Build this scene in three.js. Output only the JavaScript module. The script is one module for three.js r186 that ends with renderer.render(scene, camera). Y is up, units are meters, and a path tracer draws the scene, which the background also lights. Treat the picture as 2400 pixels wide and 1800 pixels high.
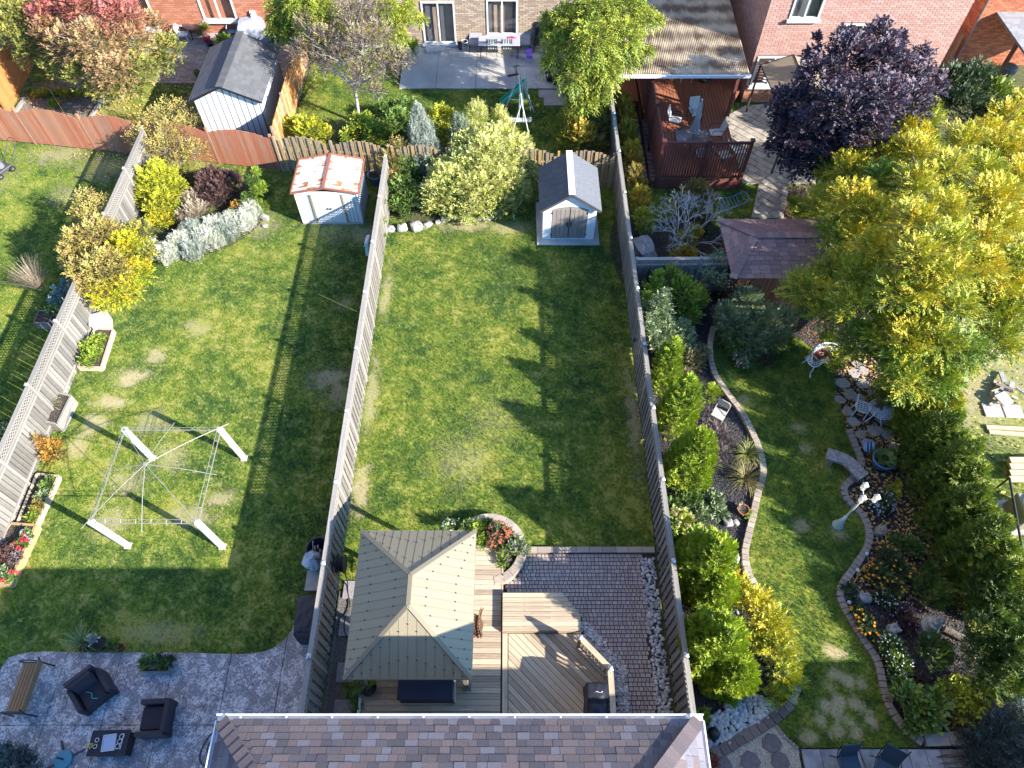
import * as THREE from 'three';
import { Sky } from 'three/addons/objects/Sky.js';
import { mergeGeometries } from 'three/addons/utils/BufferGeometryUtils.js';
import { ImprovedNoise } from 'three/addons/math/ImprovedNoise.js';
import { RoundedBoxGeometry } from 'three/addons/geometries/RoundedBoxGeometry.js';

// ---------------------------------------------------------------- camera, sky, sun, exposure
const CAM_H = 20, FOCAL = 1666, PITCH = Math.atan2(2484, 1666);
const scene = new THREE.Scene();
const camera = new THREE.PerspectiveCamera(2 * Math.atan(900 / FOCAL) * 180 / Math.PI, 4 / 3, 0.1, 900);
camera.position.set(0, CAM_H, 0);
camera.rotation.set(-PITCH, 0, 0);
scene.add(camera);
const renderer = new THREE.WebGLRenderer({ antialias: true });
renderer.setSize(1024, 768);
renderer.toneMapping = THREE.LinearToneMapping;
renderer.toneMappingExposure = 3.1;
renderer.shadowMap.enabled = true;
renderer.shadowMap.type = THREE.PCFSoftShadowMap;

const SUN_DIR = new THREE.Vector3(0.787, 0.454, 0.418).normalize();
const sky = new Sky();
sky.name = 'sky'; sky.userData.kind = 'structure';
sky.scale.setScalar(800);
sky.material.uniforms.sunPosition.value.copy(SUN_DIR);
sky.material.uniforms.turbidity.value = 2.5;
sky.material.uniforms.rayleigh.value = 1.3;
sky.material.uniforms.mieCoefficient.value = 0.004;
scene.add(sky);
scene.environmentIntensity = 0.24;
const sun = new THREE.DirectionalLight(new THREE.Color(1.0, 0.93, 0.82), 5);
sun.position.copy(SUN_DIR).multiplyScalar(60).add(new THREE.Vector3(0, 0, -18));
sun.target.position.set(0, 0, -18);
sun.castShadow = true;
sun.shadow.mapSize.set(4096, 4096);
Object.assign(sun.shadow.camera, { left: -40, right: 40, top: 40, bottom: -40, near: 1, far: 160 });
scene.add(sun, sun.target);

// ---------------------------------------------------------------- helpers
const V = (x, y, z) => new THREE.Vector3(x, y, z);
function rng(seed) { let a = seed * 2654435761 >>> 0; return () => { a = a + 0x6D2B79F5 >>> 0; let t = Math.imul(a ^ a >>> 15, 1 | a); t ^= t + Math.imul(t ^ t >>> 7, 61 | t); return ((t ^ t >>> 14) >>> 0) / 4294967296; }; }
const R0 = rng(7);
const rr = (a, b, r = R0) => a + (b - a) * r();
const lerp = (a, b, t) => a + (b - a) * t, clamp = (x, a = 0, b = 1) => Math.min(b, Math.max(a, x)), sst = (a, b, x) => { const t = clamp((x - a) / (b - a)); return t * t * (3 - 2 * t); };
const mix3 = (a, b, t) => [lerp(a[0], b[0], t), lerp(a[1], b[1], t), lerp(a[2], b[2], t)];
const PN = new ImprovedNoise();
const n3 = (x, y, z) => PN.noise(x + 13.7, y + 71.3, z + 37.1);
const fbm = (x, y, z = 0, o = 4) => { let s = 0, a = .5; for (let i = 0; i < o; i++) { s += a * n3(x, y, z + i * 9.3); x *= 2.03; y *= 2.03; a *= .5; } return s; };
// survey: the point at height h (metres) that was sighted at pixel (u, v) of the 2400 x 1800 survey picture
function G(u, v, h = 0) {
  const y = (900 - v) / FOCAL, t = (CAM_H - h) / (Math.sin(PITCH) - Math.cos(PITCH) * y);
  return V((u - 1200) / FOCAL * t, h, -(Math.cos(PITCH) + Math.sin(PITCH) * y) * t);
}
// metres spanned by n survey pixels at that point
const pxm = (n, v, h = 0) => n / FOCAL * (CAM_H - h) / (Math.sin(PITCH) - Math.cos(PITCH) * (900 - v) / FOCAL);
const taken = {};
function numbered(n) { const k = taken[n] = (taken[n] ?? -1) + 1; return k ? `${n}_${String(k).padStart(3, '0')}` : n; }
function tag(o, label, category, group) { o.userData.label = label; o.userData.category = category; if (group) o.userData.group = group; return o; }
function thing(name, label, category, p = V(0, 0, 0), turn = 0, group) {
  const o = new THREE.Group(); o.name = numbered(name); o.position.copy(p); o.rotation.y = turn; scene.add(o); o.updateMatrixWorld(true); return tag(o, label, category, group);
}
function mesh(name, geo, mat, parent = scene, kind) {
  const m = new THREE.Mesh(geo, mat); m.name = parent === scene ? numbered(name) : name; m.castShadow = m.receiveShadow = true; if (kind) m.userData.kind = kind; parent.add(m); return m;
}
const UNIT = new THREE.BoxGeometry(1, 1, 1), CYL = new THREE.CylinderGeometry(1, 1, 1, 12), CYL6 = new THREE.CylinderGeometry(1, 1, 1, 6);
// box-like piece whose grain runs along x; geo is shared and scaled
function bx(name, parent, mat, c, s, ry = 0, geo = UNIT) { const m = mesh(name, geo, mat, parent); m.position.set(...c); m.scale.set(...s); m.rotation.y = ry; return m; }
const _m = new THREE.Matrix4();
// piece laid from a to b, grain along it; w is its width across (the direction nearest to side), t its thickness
function beam(name, parent, mat, a, b, w, t, side = V(0, 1, 0), geo = UNIT) {
  const x = b.clone().sub(a), L = x.length(); x.normalize();
  const z = x.clone().cross(side).normalize(), y = z.clone().cross(x);
  const m = mesh(name, geo, mat, parent); m.position.copy(a).add(b).multiplyScalar(.5); m.quaternion.setFromRotationMatrix(_m.makeBasis(x, y, z)); m.scale.set(L, w, t); return m;
}
function rod(name, parent, mat, a, b, r, geo = CYL6) {
  const d = b.clone().sub(a), L = d.length(); const m = mesh(name, geo, mat, parent);
  m.position.copy(a).add(b).multiplyScalar(.5); m.quaternion.setFromUnitVectors(V(0, 1, 0), d.normalize()); m.scale.set(r, L, r); return m;
}
function rodGeo(a, b, r, r2 = r, n = 6) { const d = b.clone().sub(a), L = d.length(); const g = new THREE.CylinderGeometry(r2, r, L, n, 1); g.applyQuaternion(new THREE.Quaternion().setFromUnitVectors(V(0, 1, 0), d.normalize())); const c = a.clone().add(b).multiplyScalar(.5); return g.translate(c.x, c.y, c.z); }
function boxGeo(c, s, ry = 0) { const g = new THREE.BoxGeometry(...s); if (ry) g.rotateY(ry); return g.translate(...c); }
function tubeGeo(pts, r, seg = 24, n = 6, closed = false) { return new THREE.TubeGeometry(new THREE.CatmullRomCurve3(pts, closed), seg, r, n, closed); }
const merge = gs => mergeGeometries(gs.map(g => { const q = g.index ? g.toNonIndexed() : g; for (const k of Object.keys(q.attributes)) if (!['position', 'normal', 'uv'].includes(k)) q.deleteAttribute(k); return q; }));
// flat sheet over a polygon of [x, z] points, uv in metres divided by s
function sheetGeo(pts, y, s = 1, ox = 0, oz = 0) {
  const g = new THREE.ShapeGeometry(new THREE.Shape(pts.map(p => new THREE.Vector2(p[0], -p[1])))); g.rotateX(-Math.PI / 2); g.translate(0, y, 0);
  const P = g.attributes.position, uv = g.attributes.uv; const sx = Array.isArray(s) ? s[0] : s, sz = Array.isArray(s) ? s[1] : s;
  for (let i = 0; i < P.count; i++) uv.setXY(i, (P.getX(i) - ox) / sx, (P.getZ(i) - oz) / sz); return g;
}
function slabGeo(pts, y0, y1, s = 1) {
  const g = new THREE.ExtrudeGeometry(new THREE.Shape(pts.map(p => new THREE.Vector2(p[0], -p[1]))), { depth: y1 - y0, bevelEnabled: true, bevelSize: .008, bevelThickness: .008, bevelSegments: 1, bevelOffset: -.008, curveSegments: 8 });
  g.rotateX(-Math.PI / 2); g.translate(0, y0, 0); const P = g.attributes.position, uv = g.attributes.uv; for (let i = 0; i < P.count; i++) uv.setXY(i, P.getX(i) / s, P.getZ(i) / s); return g;
}
const xz = (...l) => l.map(p => { const g = G(...p); return [g.x, g.z]; });
function curvePts(l, n = 40, closed = false) { return new THREE.CatmullRomCurve3(l.map(p => V(p[0], 0, p[1])), closed).getSpacedPoints(n).map(p => [p.x, p.z]); }

// ---------------------------------------------------------------- textures and materials
const sB = x => { x = clamp(x); return Math.round(255 * (x <= .0031308 ? x * 12.92 : 1.055 * Math.pow(x, 1 / 2.4) - .055)); };
function tex(w, h, fn, srgb = true) {
  const d = new Uint8Array(w * h * 4);
  for (let j = 0; j < h; j++) for (let i = 0; i < w; i++) { const c = fn(i, j), k = (j * w + i) * 4; if (srgb) { d[k] = sB(c[0]); d[k + 1] = sB(c[1]); d[k + 2] = sB(c[2]); } else d[k] = d[k + 1] = d[k + 2] = clamp(c) * 255; d[k + 3] = 255; }
  const t = new THREE.DataTexture(d, w, h, THREE.RGBAFormat); t.magFilter = THREE.LinearFilter; t.minFilter = THREE.LinearMipmapLinearFilter; t.generateMipmaps = true; t.wrapS = t.wrapT = THREE.RepeatWrapping; if (srgb) t.colorSpace = THREE.SRGBColorSpace; t.needsUpdate = true; return t;
}
// tileable value noise
function tiler(seed) { const r = rng(seed), T = new Float32Array(4096).map(() => r()); const h = (x, y) => T[(x * 73 + y * 149 + seed * 7) & 4095];
  return (x, y, px, py) => { const i = Math.floor(x), j = Math.floor(y), f = x - i, g = y - j, a = (i % px + px) % px, b = (a + 1) % px, c = (j % py + py) % py, e = (c + 1) % py, u = f * f * (3 - 2 * f), v = g * g * (3 - 2 * g); return lerp(lerp(h(a, c), h(b, c), u), lerp(h(a, e), h(b, e), u), v); }; }
const TN = tiler(3);
const tfbm = (u, v, p, o = 4) => { let s = 0, a = .5, n = 0; for (let i = 0; i < o; i++) { s += a * TN(u * p, v * p, p, p); n += a; a *= .5; p *= 2; } return s / n; };
function M(o) { let { color, c, ...k } = o; if (k.map?.tint) { c = k.map.tint; k.map = k.map.map; } const m = new THREE.MeshStandardMaterial({ roughness: .85, metalness: 0, ...k }); if (c) m.color.setRGB(...c); return m; }
const woodTex = (a, b, knots = 1) => tex(512, 64, (i, j) => { const u = i / 512, v = j / 64; const g = TN(u * 6, v * 24, 6, 24) * .5 + TN(u * 24, v * 64, 24, 64) * .3 + TN(u * 3, v * 5, 3, 5) * .4; let t = clamp(g * 1.5 - .45); const kx = (u * 3 % 1) - .5, ky = (v - .35 - .3 * Math.floor(u * 3) % 1) ; const kn = Math.exp(-(kx * kx * 900 + ky * ky * 90)) * knots; return mix3(a, b, clamp(t + kn)); });
const woodBump = tex(512, 64, (i, j) => TN(i / 512 * 8, j / 64 * 32, 8, 32) * .6 + TN(i / 512 * 32, j, 32, 64) * .4, false);
function woodSet(pairs, knots, rough = .85) { return pairs.map(([a, b]) => M({ map: woodTex(a, b, knots), bumpMap: woodBump, bumpScale: .004, roughness: rough })); }
// mottled colour between a and b: one grey mottle per scale and contrast, shared and tinted
const mottles = {};
function grainy(a, b, p = 32) { const k = clamp(Math.round((a[0] + a[1] + a[2]) / (b[0] + b[1] + b[2]) * 10) / 10, .1, .9), key = p + '_' + k; mottles[key] ??= tex(256, 256, (i, j) => { const v = lerp(k, 1, clamp(tfbm(i / 256, j / 256, p, 3) * 1.8 - .4)); return [v, v, v]; }); return { tint: b, map: mottles[key] }; }
const bumpN = tex(256, 256, (i, j) => tfbm(i / 256, j / 256, 32, 3), false);
const pick = (a, r = R0) => a[Math.floor(r() * a.length)];
const shade = (m, k) => { const q = m.clone(); q.color = m.color.clone().multiplyScalar(k); return q; };
const tones = (m, ks) => ks.map(k => shade(m, k));

const greyFence = woodSet([[[.34, .31, .27], [.2, .175, .145]], [[.39, .36, .32], [.25, .22, .19]], [[.3, .27, .23], [.15, .13, .11]]], 1).flatMap(m => tones(m, [1, .86]));
const greyRail = tones(greyFence[2], [1.05, .95]);
const redFence = woodSet([[[.46, .15, .07], [.31, .11, .06]], [[.5, .19, .09], [.36, .18, .11]], [[.4, .125, .065], [.34, .23, .15]]], 0).flatMap(m => tones(m, [1, .9]));
const tanFence = woodSet([[[.42, .29, .14], [.3, .19, .08]], [[.38, .28, .17], [.25, .17, .1]], [[.33, .25, .17], [.2, .15, .1]]], 1);
const orangeFence = woodSet([[[.5, .2, .06], [.42, .15, .04]], [[.46, .18, .055], [.38, .13, .04]]], .4);
const deckWood = woodSet([[[.52, .42, .29], [.32, .23, .15]], [[.46, .38, .27], [.26, .19, .13]], [[.58, .48, .35], [.38, .28, .18]], [[.38, .3, .21], [.21, .15, .1]]], 1);
const redDeck = woodSet([[[.33, .12, .06], [.25, .085, .045]], [[.36, .13, .07], [.27, .095, .05]]], .2);
const redPaint = M({ c: [.115, .036, .03], roughness: .6, bumpMap: woodBump, bumpScale: .003 });
const white = M({ c: [.52, .52, .52], roughness: .45 });
const whiteMetal = M({ c: [.56, .57, .58], roughness: .4 });
const black = M({ c: [.018, .018, .02], roughness: .5 });
const darkMetal = M({ c: [.04, .042, .046], roughness: .45, metalness: .6 });
const steel = M({ c: [.5, .51, .53], roughness: .35, metalness: .9 });
const glassM = new THREE.MeshPhysicalMaterial({ color: 0xffffff, transmission: 1, thickness: 0, roughness: .02, ior: 1.5 });
const interiorM = M({ c: [.012, .012, .014], roughness: .9 });
const concreteT = tex(512, 512, (i, j) => { const u = i / 512, v = j / 512, a = tfbm(u, v, 4, 5), b = tfbm(u + .37, v + .11, 64, 2); return mix3([.36, .335, .31], [.52, .49, .45], clamp(a * 1.5 - .35 + (b - .5) * .5)); });
const concrete = M({ map: concreteT, bumpMap: bumpN, bumpScale: .004, roughness: .9 });
const stoneM = [M({ map: grainy([.28, .26, .24], [.55, .52, .48], 8), bumpMap: bumpN, bumpScale: .02 }), M({ map: grainy([.22, .21, .2], [.42, .4, .38], 8), bumpMap: bumpN, bumpScale: .02 })];
const curbM = [[.36, .29, .23], [.32, .27, .22], [.4, .34, .27], [.3, .24, .2]].map(c => M({ map: grainy(c.map(x => x * .75), c.map(x => x * 1.15), 32), bumpMap: bumpN, bumpScale: .006 }));
const soilM = M({ map: grainy([.03, .023, .017], [.1, .075, .055], 32), bumpMap: bumpN, bumpScale: .03, roughness: 1 });

// ---------------------------------------------------------------- the ground
const straw = [.46, .38, .21];
mesh('ground', sheetGeo([[-300, 300], [300, 300], [300, -300], [-300, -300]], -.03, 2), M({ map: grainy([.05, .07, .02], [.12, .13, .045], 32), roughness: 1 }), scene, 'structure');
// colour of the turf at a place: greens, yellowish worn growth, straw where it has died back
function turf(x, z, dry, spots) {
  const a = fbm(x * .55, z * .55, 1, 4), b = fbm(x * 2.6, z * 2.6, 5, 3), f = fbm(x * 9, z * 9, 9, 2);
  const g = n3(x * 15, 4, z * 15); let t = clamp(.42 + a * 1.2 + b * .85 + f * .6 + g * .3 + dry * .35);
  let c = t < .5 ? mix3([.046, .105, .009], [.148, .212, .014], t * 2) : mix3([.148, .212, .014], [.28, .285, .04], t * 2 - 1);
  let s = 0; for (const [sx, sz, r, k, e = 1] of spots) { const dx = x - sx, dz = (z - sz) / e, d = Math.hypot(dx, dz) / r; if (d < 1.6) s = Math.max(s, k * sst(1.5, .2, d + b * 1.6 + f * .7)); }
  s = Math.max(s, sst(.10, .55, f * 1.1 + b * .8 + g * .25 + dry * .35) * (.16 + .5 * dry));
  return mix3(c, straw, clamp(s));
}
let lawns = [];
function lawn(pts, dry, spots, per, name = 'lawn', y = 0, res = 36) {
  const xs = pts.map(p => p[0]), zs = pts.map(p => p[1]), x0 = Math.min(...xs), x1 = Math.max(...xs), z0 = Math.min(...zs), z1 = Math.max(...zs), w = x1 - x0, d = z1 - z0;
  const W = Math.min(1024, Math.ceil(w * res)), D = Math.min(1024, Math.ceil(d * res));
  const t = tex(W, D, (i, j) => { const x = x0 + (i + .5) / W * w, z = z0 + (j + .5) / D * d, c = turf(x, z, dry, spots), k = .8 + .35 * fbm(x * 30, z * 30, 3, 2); return c.map(q => q * k); });
  t.wrapS = t.wrapT = THREE.ClampToEdgeWrapping;
  const m = mesh(name, sheetGeo(pts, y, [w, d], x0, z0), M({ map: t, roughness: 1, bumpMap: null }), scene, 'structure');
  lawns.push({ pts, dry, spots, per, x0, x1, z0, z1, y }); return m;
}
function inside(x, z, pts) { let s = false; for (let i = 0, j = pts.length - 1; i < pts.length; j = i++) { const [xi, zi] = pts[i], [xj, zj] = pts[j]; if ((zi > z) !== (zj > z) && x < (xj - xi) * (z - zi) / (zj - zi) + xi) s = !s; } return s; }
// ---------------------------------------------------------------- lawns, beds and paving
const FX0 = -14.95, FX1 = -4.95, FX2 = 4.2;             // the three long fences
lawn([[FX1, -24], [FX2, -23.3], [FX2, -7.55], [.35, -7.55], [-1, -7.5], [-1.3, -6.4], [FX1, -6.4]], .08, [[-1.6, -10.5, .9, .3], [-.6, -12, .8, .2], [-1.8, -21, 1.1, .75, .3], [-.2, -20.9, 1, .6, .35], [-4.7, -13, .22, .6, 6], [-4.65, -9.4, .28, .8, 3], [-4.65, -17.5, .2, .6, 6], [4, -12, .25, .6, 8]], 620);
const patioEdge = curvePts(xz([0, 1580], [17, 1546], [60, 1531], [221, 1530], [420, 1530], [590, 1532], [640, 1520], [676, 1490], [692, 1462], [698, 1440]), 40);
lawn([[FX0, -25.2], [-9.7, -24.3], [FX1, -23.9], [FX1, -5.3], [-6.2, -4.6], [-13, -4.5], [FX0, -4.2]], .22, [[-13, -13.7, .6, .9, .6], [-13.4, -12.7, .5, .85, .5], [-12.4, -14.6, .35, .7], [-13.6, -11.9, .4, .8], [-11.3, -15.8, .4, .5], [-9.6, -8.6, .7, .6, .5], [-8.9, -9.2, .5, .7, .5], [-11.9, -9.7, .5, .6], [-12, -8.4, .5, .55], [-10.8, -10.6, .5, .5], [-6.2, -13.6, .7, .75, .7], [-5.8, -13.0, .5, .6], [-6.1, -17, .3, .5], [-6, -20.6, .6, .6], [-7, -21, 1, .4], [-9.6, -5.2, 1, .4, .3], [-11.8, -11.9, .5, .5], [-13.9, -11, .35, .7], [-9.9, -21, .6, .5]], 560);
lawn([[-26, -27], [-21, -26.2], [-15.3, -25.3], [FX0, -24], [FX0, -3], [-26, -3]], .02, [[-19.5, -25.4, 1.4, .55, .5], [-17.3, -24.6, 1, .5], [-15.3, -12, .5, .9, 3], [-22, -23.5, 1, .4], [-18.3, -22.8, .7, .4]], 420);
lawn([[-9.75, -33.5], [4.3, -33.5], [4.3, -23.4], [-9.75, -24.2]], -.1, [[-8, -27, .9, .3]], 380);
lawn([[-24, -34.3], [-9.95, -34.3], [-9.95, -24.5], [-17, -25.5], [-24, -26.5]], .15, [[-14.7, -28, 1.3, .5], [-20.5, -28.3, 2.2, .6], [-14.5, -26.5, .8, .5], [-19.5, -30.5, 1.6, .8]], 340);
lawn([[FX2 + .1, -29], [19, -29], [19, -17.6], [FX2 + .1, -17.6]], -.1, [], 300);
lawn([[13.2, -17.5], [30, -17.5], [30, -1], [12.6, -1], [12.6, -8]], .5, [[16.5, -15.5, 2.2, .8], [15.5, -13.2, 1.4, .8], [18, -13.5, 1.6, .7], [17, -9.5, .8, .5], [16, -11.5, .8, .3]], 260);
// beds
const mulchT = tex(512, 512, (i, j) => { const a = TN(i / 512 * 128, j / 512 * 128, 128, 128), b = TN(i / 512 * 60, j / 512 * 60, 60, 60), k = Math.pow(a * .6 + b * .4, 3); return [.012 + k * .16, .0105 + k * .14, .0115 + k * .15]; });
const mulchM = M({ map: mulchT, bumpMap: bumpN, bumpScale: .03, roughness: .9 });
mesh('garden_bed', sheetGeo([[FX2 + .05, -17.45], [13.2, -17.45], [12.6, -8], [12.6, -1.2], [FX2 + .05, -1.2]], .0, 1.6), mulchM, scene, 'structure');
const curbL = curvePts(xz([1672, 770], [1664, 800], [1663, 835], [1675, 881], [1706, 928], [1738, 972], [1766, 1027], [1784, 1080], [1786, 1119], [1774, 1160], [1763, 1211], [1751, 1261], [1744, 1299], [1752, 1345], [1779, 1391], [1815, 1440], [1850, 1520], [1867, 1606], [1851, 1650]), 74);
const curbR = curvePts(xz([1987, 1010], [2001, 1045], [2016, 1090], [1998, 1122], [1975, 1146], [1980, 1168], [1998, 1190], [2020, 1211], [2034, 1249], [2030, 1283], [2013, 1312], [1991, 1344], [1972, 1372], [1966, 1398], [1981, 1435], [2025, 1507], [2053, 1551], [2067, 1611], [2083, 1661], [2119, 1711], [2158, 1742]), 62);
const rl = [...curbL, ...xz([1815, 1692], [1868, 1752], [2150, 1752]), ...curbR.slice().reverse(), ...xz([1963, 932], [1950, 860], [1880, 800], [1780, 745], [1710, 752])];
lawn(rl, -.12, [[9.35, -13.5, .1, .2], ...[[1943, 1610], [1968, 1645], [1990, 1600], [1935, 1655], [1962, 1670], [2000, 1650], [2015, 1600], [1990, 1690], [2045, 1690], [1925, 1690], [1960, 1710], [2005, 1715], [1895, 1728], [1960, 1530], [1940, 1525], [1950, 1580]].map(p => { const g = G(...p); return [g.x, g.z, .2, .95]; }), ...[[1875, 1235], [1890, 1050], [1870, 1000], [1745, 940], [1965, 1250]].map(p => { const g = G(...p); return [g.x, g.z, .25, .6]; })], 620, 'lawn', .03);

// soil patches: bare earth in the back-right bed, the shrub beds, the tomato plot
function bed(name, pts, y, m = soilM, s = 1.2) { return mesh(name, sheetGeo(pts, y, s), m, scene, 'structure'); }
bed('flower_bed', curvePts([...xz([1440, 520], [1500, 520], [1560, 520], [1600, 470], [1700, 560], [1705, 640]), [8.3, -17.62], [4.35, -17.62]], 40, true), .012, M({ map: mulchT.clone(), bumpMap: bumpN, bumpScale: .03, c: [.8, .72, .7] }));
bed('flower_bed', curvePts(xz([330, 470], [350, 590], [470, 600], [570, 560], [630, 490], [590, 430], [450, 400]), 30, true), .012);
bed('flower_bed', curvePts(xz([893, 490], [960, 520], [1040, 520], [1100, 500], [1170, 480], [1190, 420], [1000, 400], [895, 420]), 30, true), .012);
const leafLitter = M({ map: grainy([.05, .045, .03], [.25, .13, .09], 16), bumpMap: bumpN, bumpScale: .02 });
bed('vegetable_bed', curvePts(xz([45, 262], [70, 205], [240, 190], [235, 225], [215, 278], [120, 272]), 36, true), .012, M({ map: grainy([.09, .075, .06], [.26, .22, .18], 32), bumpMap: bumpN, bumpScale: .03 }));
bed('flower_bed', xz([1830, 440], [1960, 432], [1960, 520], [1815, 512]), .012, leafLitter);

// stamped concrete terrace of the left garden, cut into slabs by saw joints
{
  const stampT = tex(1024, 1024, (i, j) => { const u = i / 1024, v = j / 1024; const a = tfbm(u, v, 3, 5), b = tfbm(u + .5, v, 16, 4), q = tfbm(u, v + .3, 96, 2); const crack = Math.abs(tfbm(u + .1, v + .6, 7, 3) - .5) < .008 ? .5 : 1; let t = clamp((a * .25 + b * .65 - .36) * 3 + (q - .5) * 1.9); return mix3([.21, .195, .205], [.62, .575, .55], t).map(k => k * crack); });
  const stampB = tex(512, 512, (i, j) => tfbm(i / 512, j / 512, 16, 4), false);
  const stamp = M({ map: stampT, bumpMap: stampB, bumpScale: .02, roughness: .75 });
  const t = thing('concrete_patio', 'stamped grey concrete terrace with rounded corner below the left lawn', 'patio'); t.userData.kind = 'structure'; delete t.userData.category;
  const edge = [...patioEdge, [FX1 - .06, -5.75], [FX1 - .06, 1], [-16, 1], [-16, -3.3]];
  const xs = [-16, ...[160, 288, 415, 545, 668].map(u => G(u, 1531).x), FX1 - .06], zj = G(300, 1700).z;
  const clip = (P, f) => { const o = []; for (let i = 0; i < P.length; i++) { const a = P[i], b = P[(i + 1) % P.length], fa = f(a), fb = f(b); if (fa >= 0) o.push(a); if (fa * fb < 0) { const k = fa / (fa - fb); o.push([lerp(a[0], b[0], k), lerp(a[1], b[1], k)]); } } return o; };
  for (let i = 0; i + 1 < xs.length; i++) for (const [z0, z1] of [[-8, zj], [zj, 1]]) {
    let P = clip(clip(clip(clip(edge, p => p[0] - xs[i] - .006), p => xs[i + 1] - .006 - p[0]), p => p[1] - z0 - .006), p => z1 - .006 - p[1]);
    if (P.length > 2) mesh('slab', slabGeo(P, -.05, .035 + (i % 2) * .001, 3.1), stamp, t);
  }
}
// flat paving: center back patio slabs, brick path, right patio
const patioB = thing('back_patio', '', ''); patioB.userData = { kind: 'structure' }; patioB.name = 'concrete_patio_behind';
{ const xs = [-5.3, G(1022, 200).x, G(1115, 200).x, G(1210, 200).x, 4.1]; for (let i = 0; i < 4; i++) mesh('slab', slabGeo([[xs[i] + .008, -33.55], [xs[i + 1] - .008, -33.55], [xs[i + 1] - .008, -30.08 + .02 * i], [xs[i] + .008, -30.08]], -.04, .05 + .002 * (i % 2), 3), shade(concrete, .98), patioB);
  for (const [u, v, w, d] of [[1290, 222, 1.1, .6], [1300, 240, 1, .6]]) { const g = G(u, v); mesh('slab', boxGeo([g.x, .03, g.z], [w, .06, d]), shade(concrete, .8), patioB); } }

// ---------------------------------------------------------------- fences
function latticeGeo(W, Hh, step = .115, w = .03) {
  const gs = [], strip = (x0, y0, x1, y1, z) => { const L = Math.hypot(x1 - x0, y1 - y0); if (L < .03) return; const g = new THREE.BoxGeometry(L, w, .008); g.rotateZ(Math.atan2(y1 - y0, x1 - x0)); g.translate((x0 + x1) / 2, (y0 + y1) / 2, z); gs.push(g); };
  for (let k = -Hh; k < W; k += step) { const a = Math.max(0, k), b = Math.min(W, k + Hh); if (b > a) { strip(a, a - k, b, b - k, .005); strip(a, Hh - (a - k), b, Hh - (b - k), -.005); } }
  return merge(gs);
}
const capGeo = new THREE.CylinderGeometry(.02, .085, .06, 4); capGeo.rotateY(Math.PI / 4);
function fence(o) {
  const A = V(o.a[0], 0, o.a[1]), B = V(o.b[0], 0, o.b[1]), L = A.distanceTo(B), ang = Math.atan2(-(B.z - A.z), B.x - A.x);
  const t = thing('fence', o.label, 'fence', A, ang, o.group), r = rng(o.seed ?? 5), n = Math.max(1, Math.round(L / (o.span ?? 2.42))), pw = L / n, h = o.h, lat = o.lat ?? 0, lean = o.lean ?? 0;
  for (let i = 0; i <= n; i++) { if (o.noEnd && i === n) break; const x = clamp(i * pw, .05, L - .05); beam('post', t, pick(o.rail, r), V(x, -.02, 0), V(x + lean * rr(-.02, .02, r), h + .06 + (o.postUp ?? 0), 0), .09, .09, V(1, 0, 0)); if (o.cap) { const c = mesh('post_cap', capGeo, o.cap, t); c.position.set(x, h + .09 + (o.postUp ?? 0), 0); } }
  const top = h - lat;
  for (let i = 0; i < n; i++) {
    const x0 = i * pw + .05, x1 = (i + 1) * pw - .05;
    for (const y of o.rails ?? [.28, top - .12]) beam('rail', t, pick(o.rail, r), V(x0, y, 0), V(x1, y, 0), .085, o.style === 'shadow' ? .018 : .036);
    if (lat) { beam('rail', t, pick(o.rail, r), V(x0, top + .02, 0), V(x1, top + .02, 0), .07, .06); beam('cap_rail', t, pick(o.rail, r), V(x0, h, 0), V(x1, h, 0), .035, .13); const l = mesh('lattice', latticeGeo(x1 - x0, lat - .07), o.latMat ?? pick(o.rail, r), t); l.position.set(x0, top + .055, 0); }
    if (o.kick) beam('kickboard', t, pick(o.rail, r), V(x0, .1, o.kick * .06), V(x1, .1, o.kick * .06), .16, .03);
    const m = Math.round((x1 - x0) / o.pitch), p = (x1 - x0) / m;
    for (let j = 0; j < m; j++) {
      const x = x0 + (j + .5) * p, q = j / (m - 1) * 2 - 1, side = o.style === 'shadow' ? (j % 2 ? 1 : -1) : o.side ?? 1;
      const yt = top - .03 + (o.scallop ? o.scallop * (1 - q * q) - o.scallop * .4 : 0) + rr(-.012, .012, r);
      beam('board', t, pick(o.mats, r), V(x, .05 + rr(0, .03, r), side * .021), V(x + rr(-.01, .01, r), yt, side * .021 + rr(-.003, .006, r)), o.bw + rr(-.006, .004, r), .022, V(1, 0, 0));
    }
  }
  return t;
}
const capTin = M({ c: [.5, .52, .56], roughness: .45, metalness: .55 });
fence({ label: 'weathered grey board fence with lattice top left of the middle lawn', a: [FX1, -22.9], b: [FX1, -1.8], h: 1.84, lat: .34, style: 'shadow', pitch: .118, bw: .146, mats: tones(greyFence[0], [.85, .7, .6]).concat(tones(greyFence[4], [.8, .65])), rail: tones(greyRail[0], [.9, .8]), cap: capTin, seed: 11, postUp: .03 });
fence({ label: 'weathered grey board fence with lattice top right of the middle lawn', a: [FX2, -27.9], b: [FX2 + .06, -1.8], h: 1.84, lat: .32, style: 'shadow', pitch: .118, bw: .146, mats: greyFence.map(m => shade(m, .72)), rail: tones(greyRail[0], [.8, .7]), cap: capTin, seed: 12, postUp: .03 });
fence({ label: 'sunlit grey plank fence with lattice top between the two left lawns', a: [FX0, -24.6], b: [FX0 + .15, -4.6], h: 1.84, lat: .34, style: 'solid', side: 1, pitch: .155, bw: .138, mats: tones(greyFence[2], [.72, .52, .4]).concat(tones(greyFence[0], [.66, .48])), rail: tones(greyRail[0], [.75, .65]), cap: shade(greyRail[0], .8), seed: 13, postUp: .05 });
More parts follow.
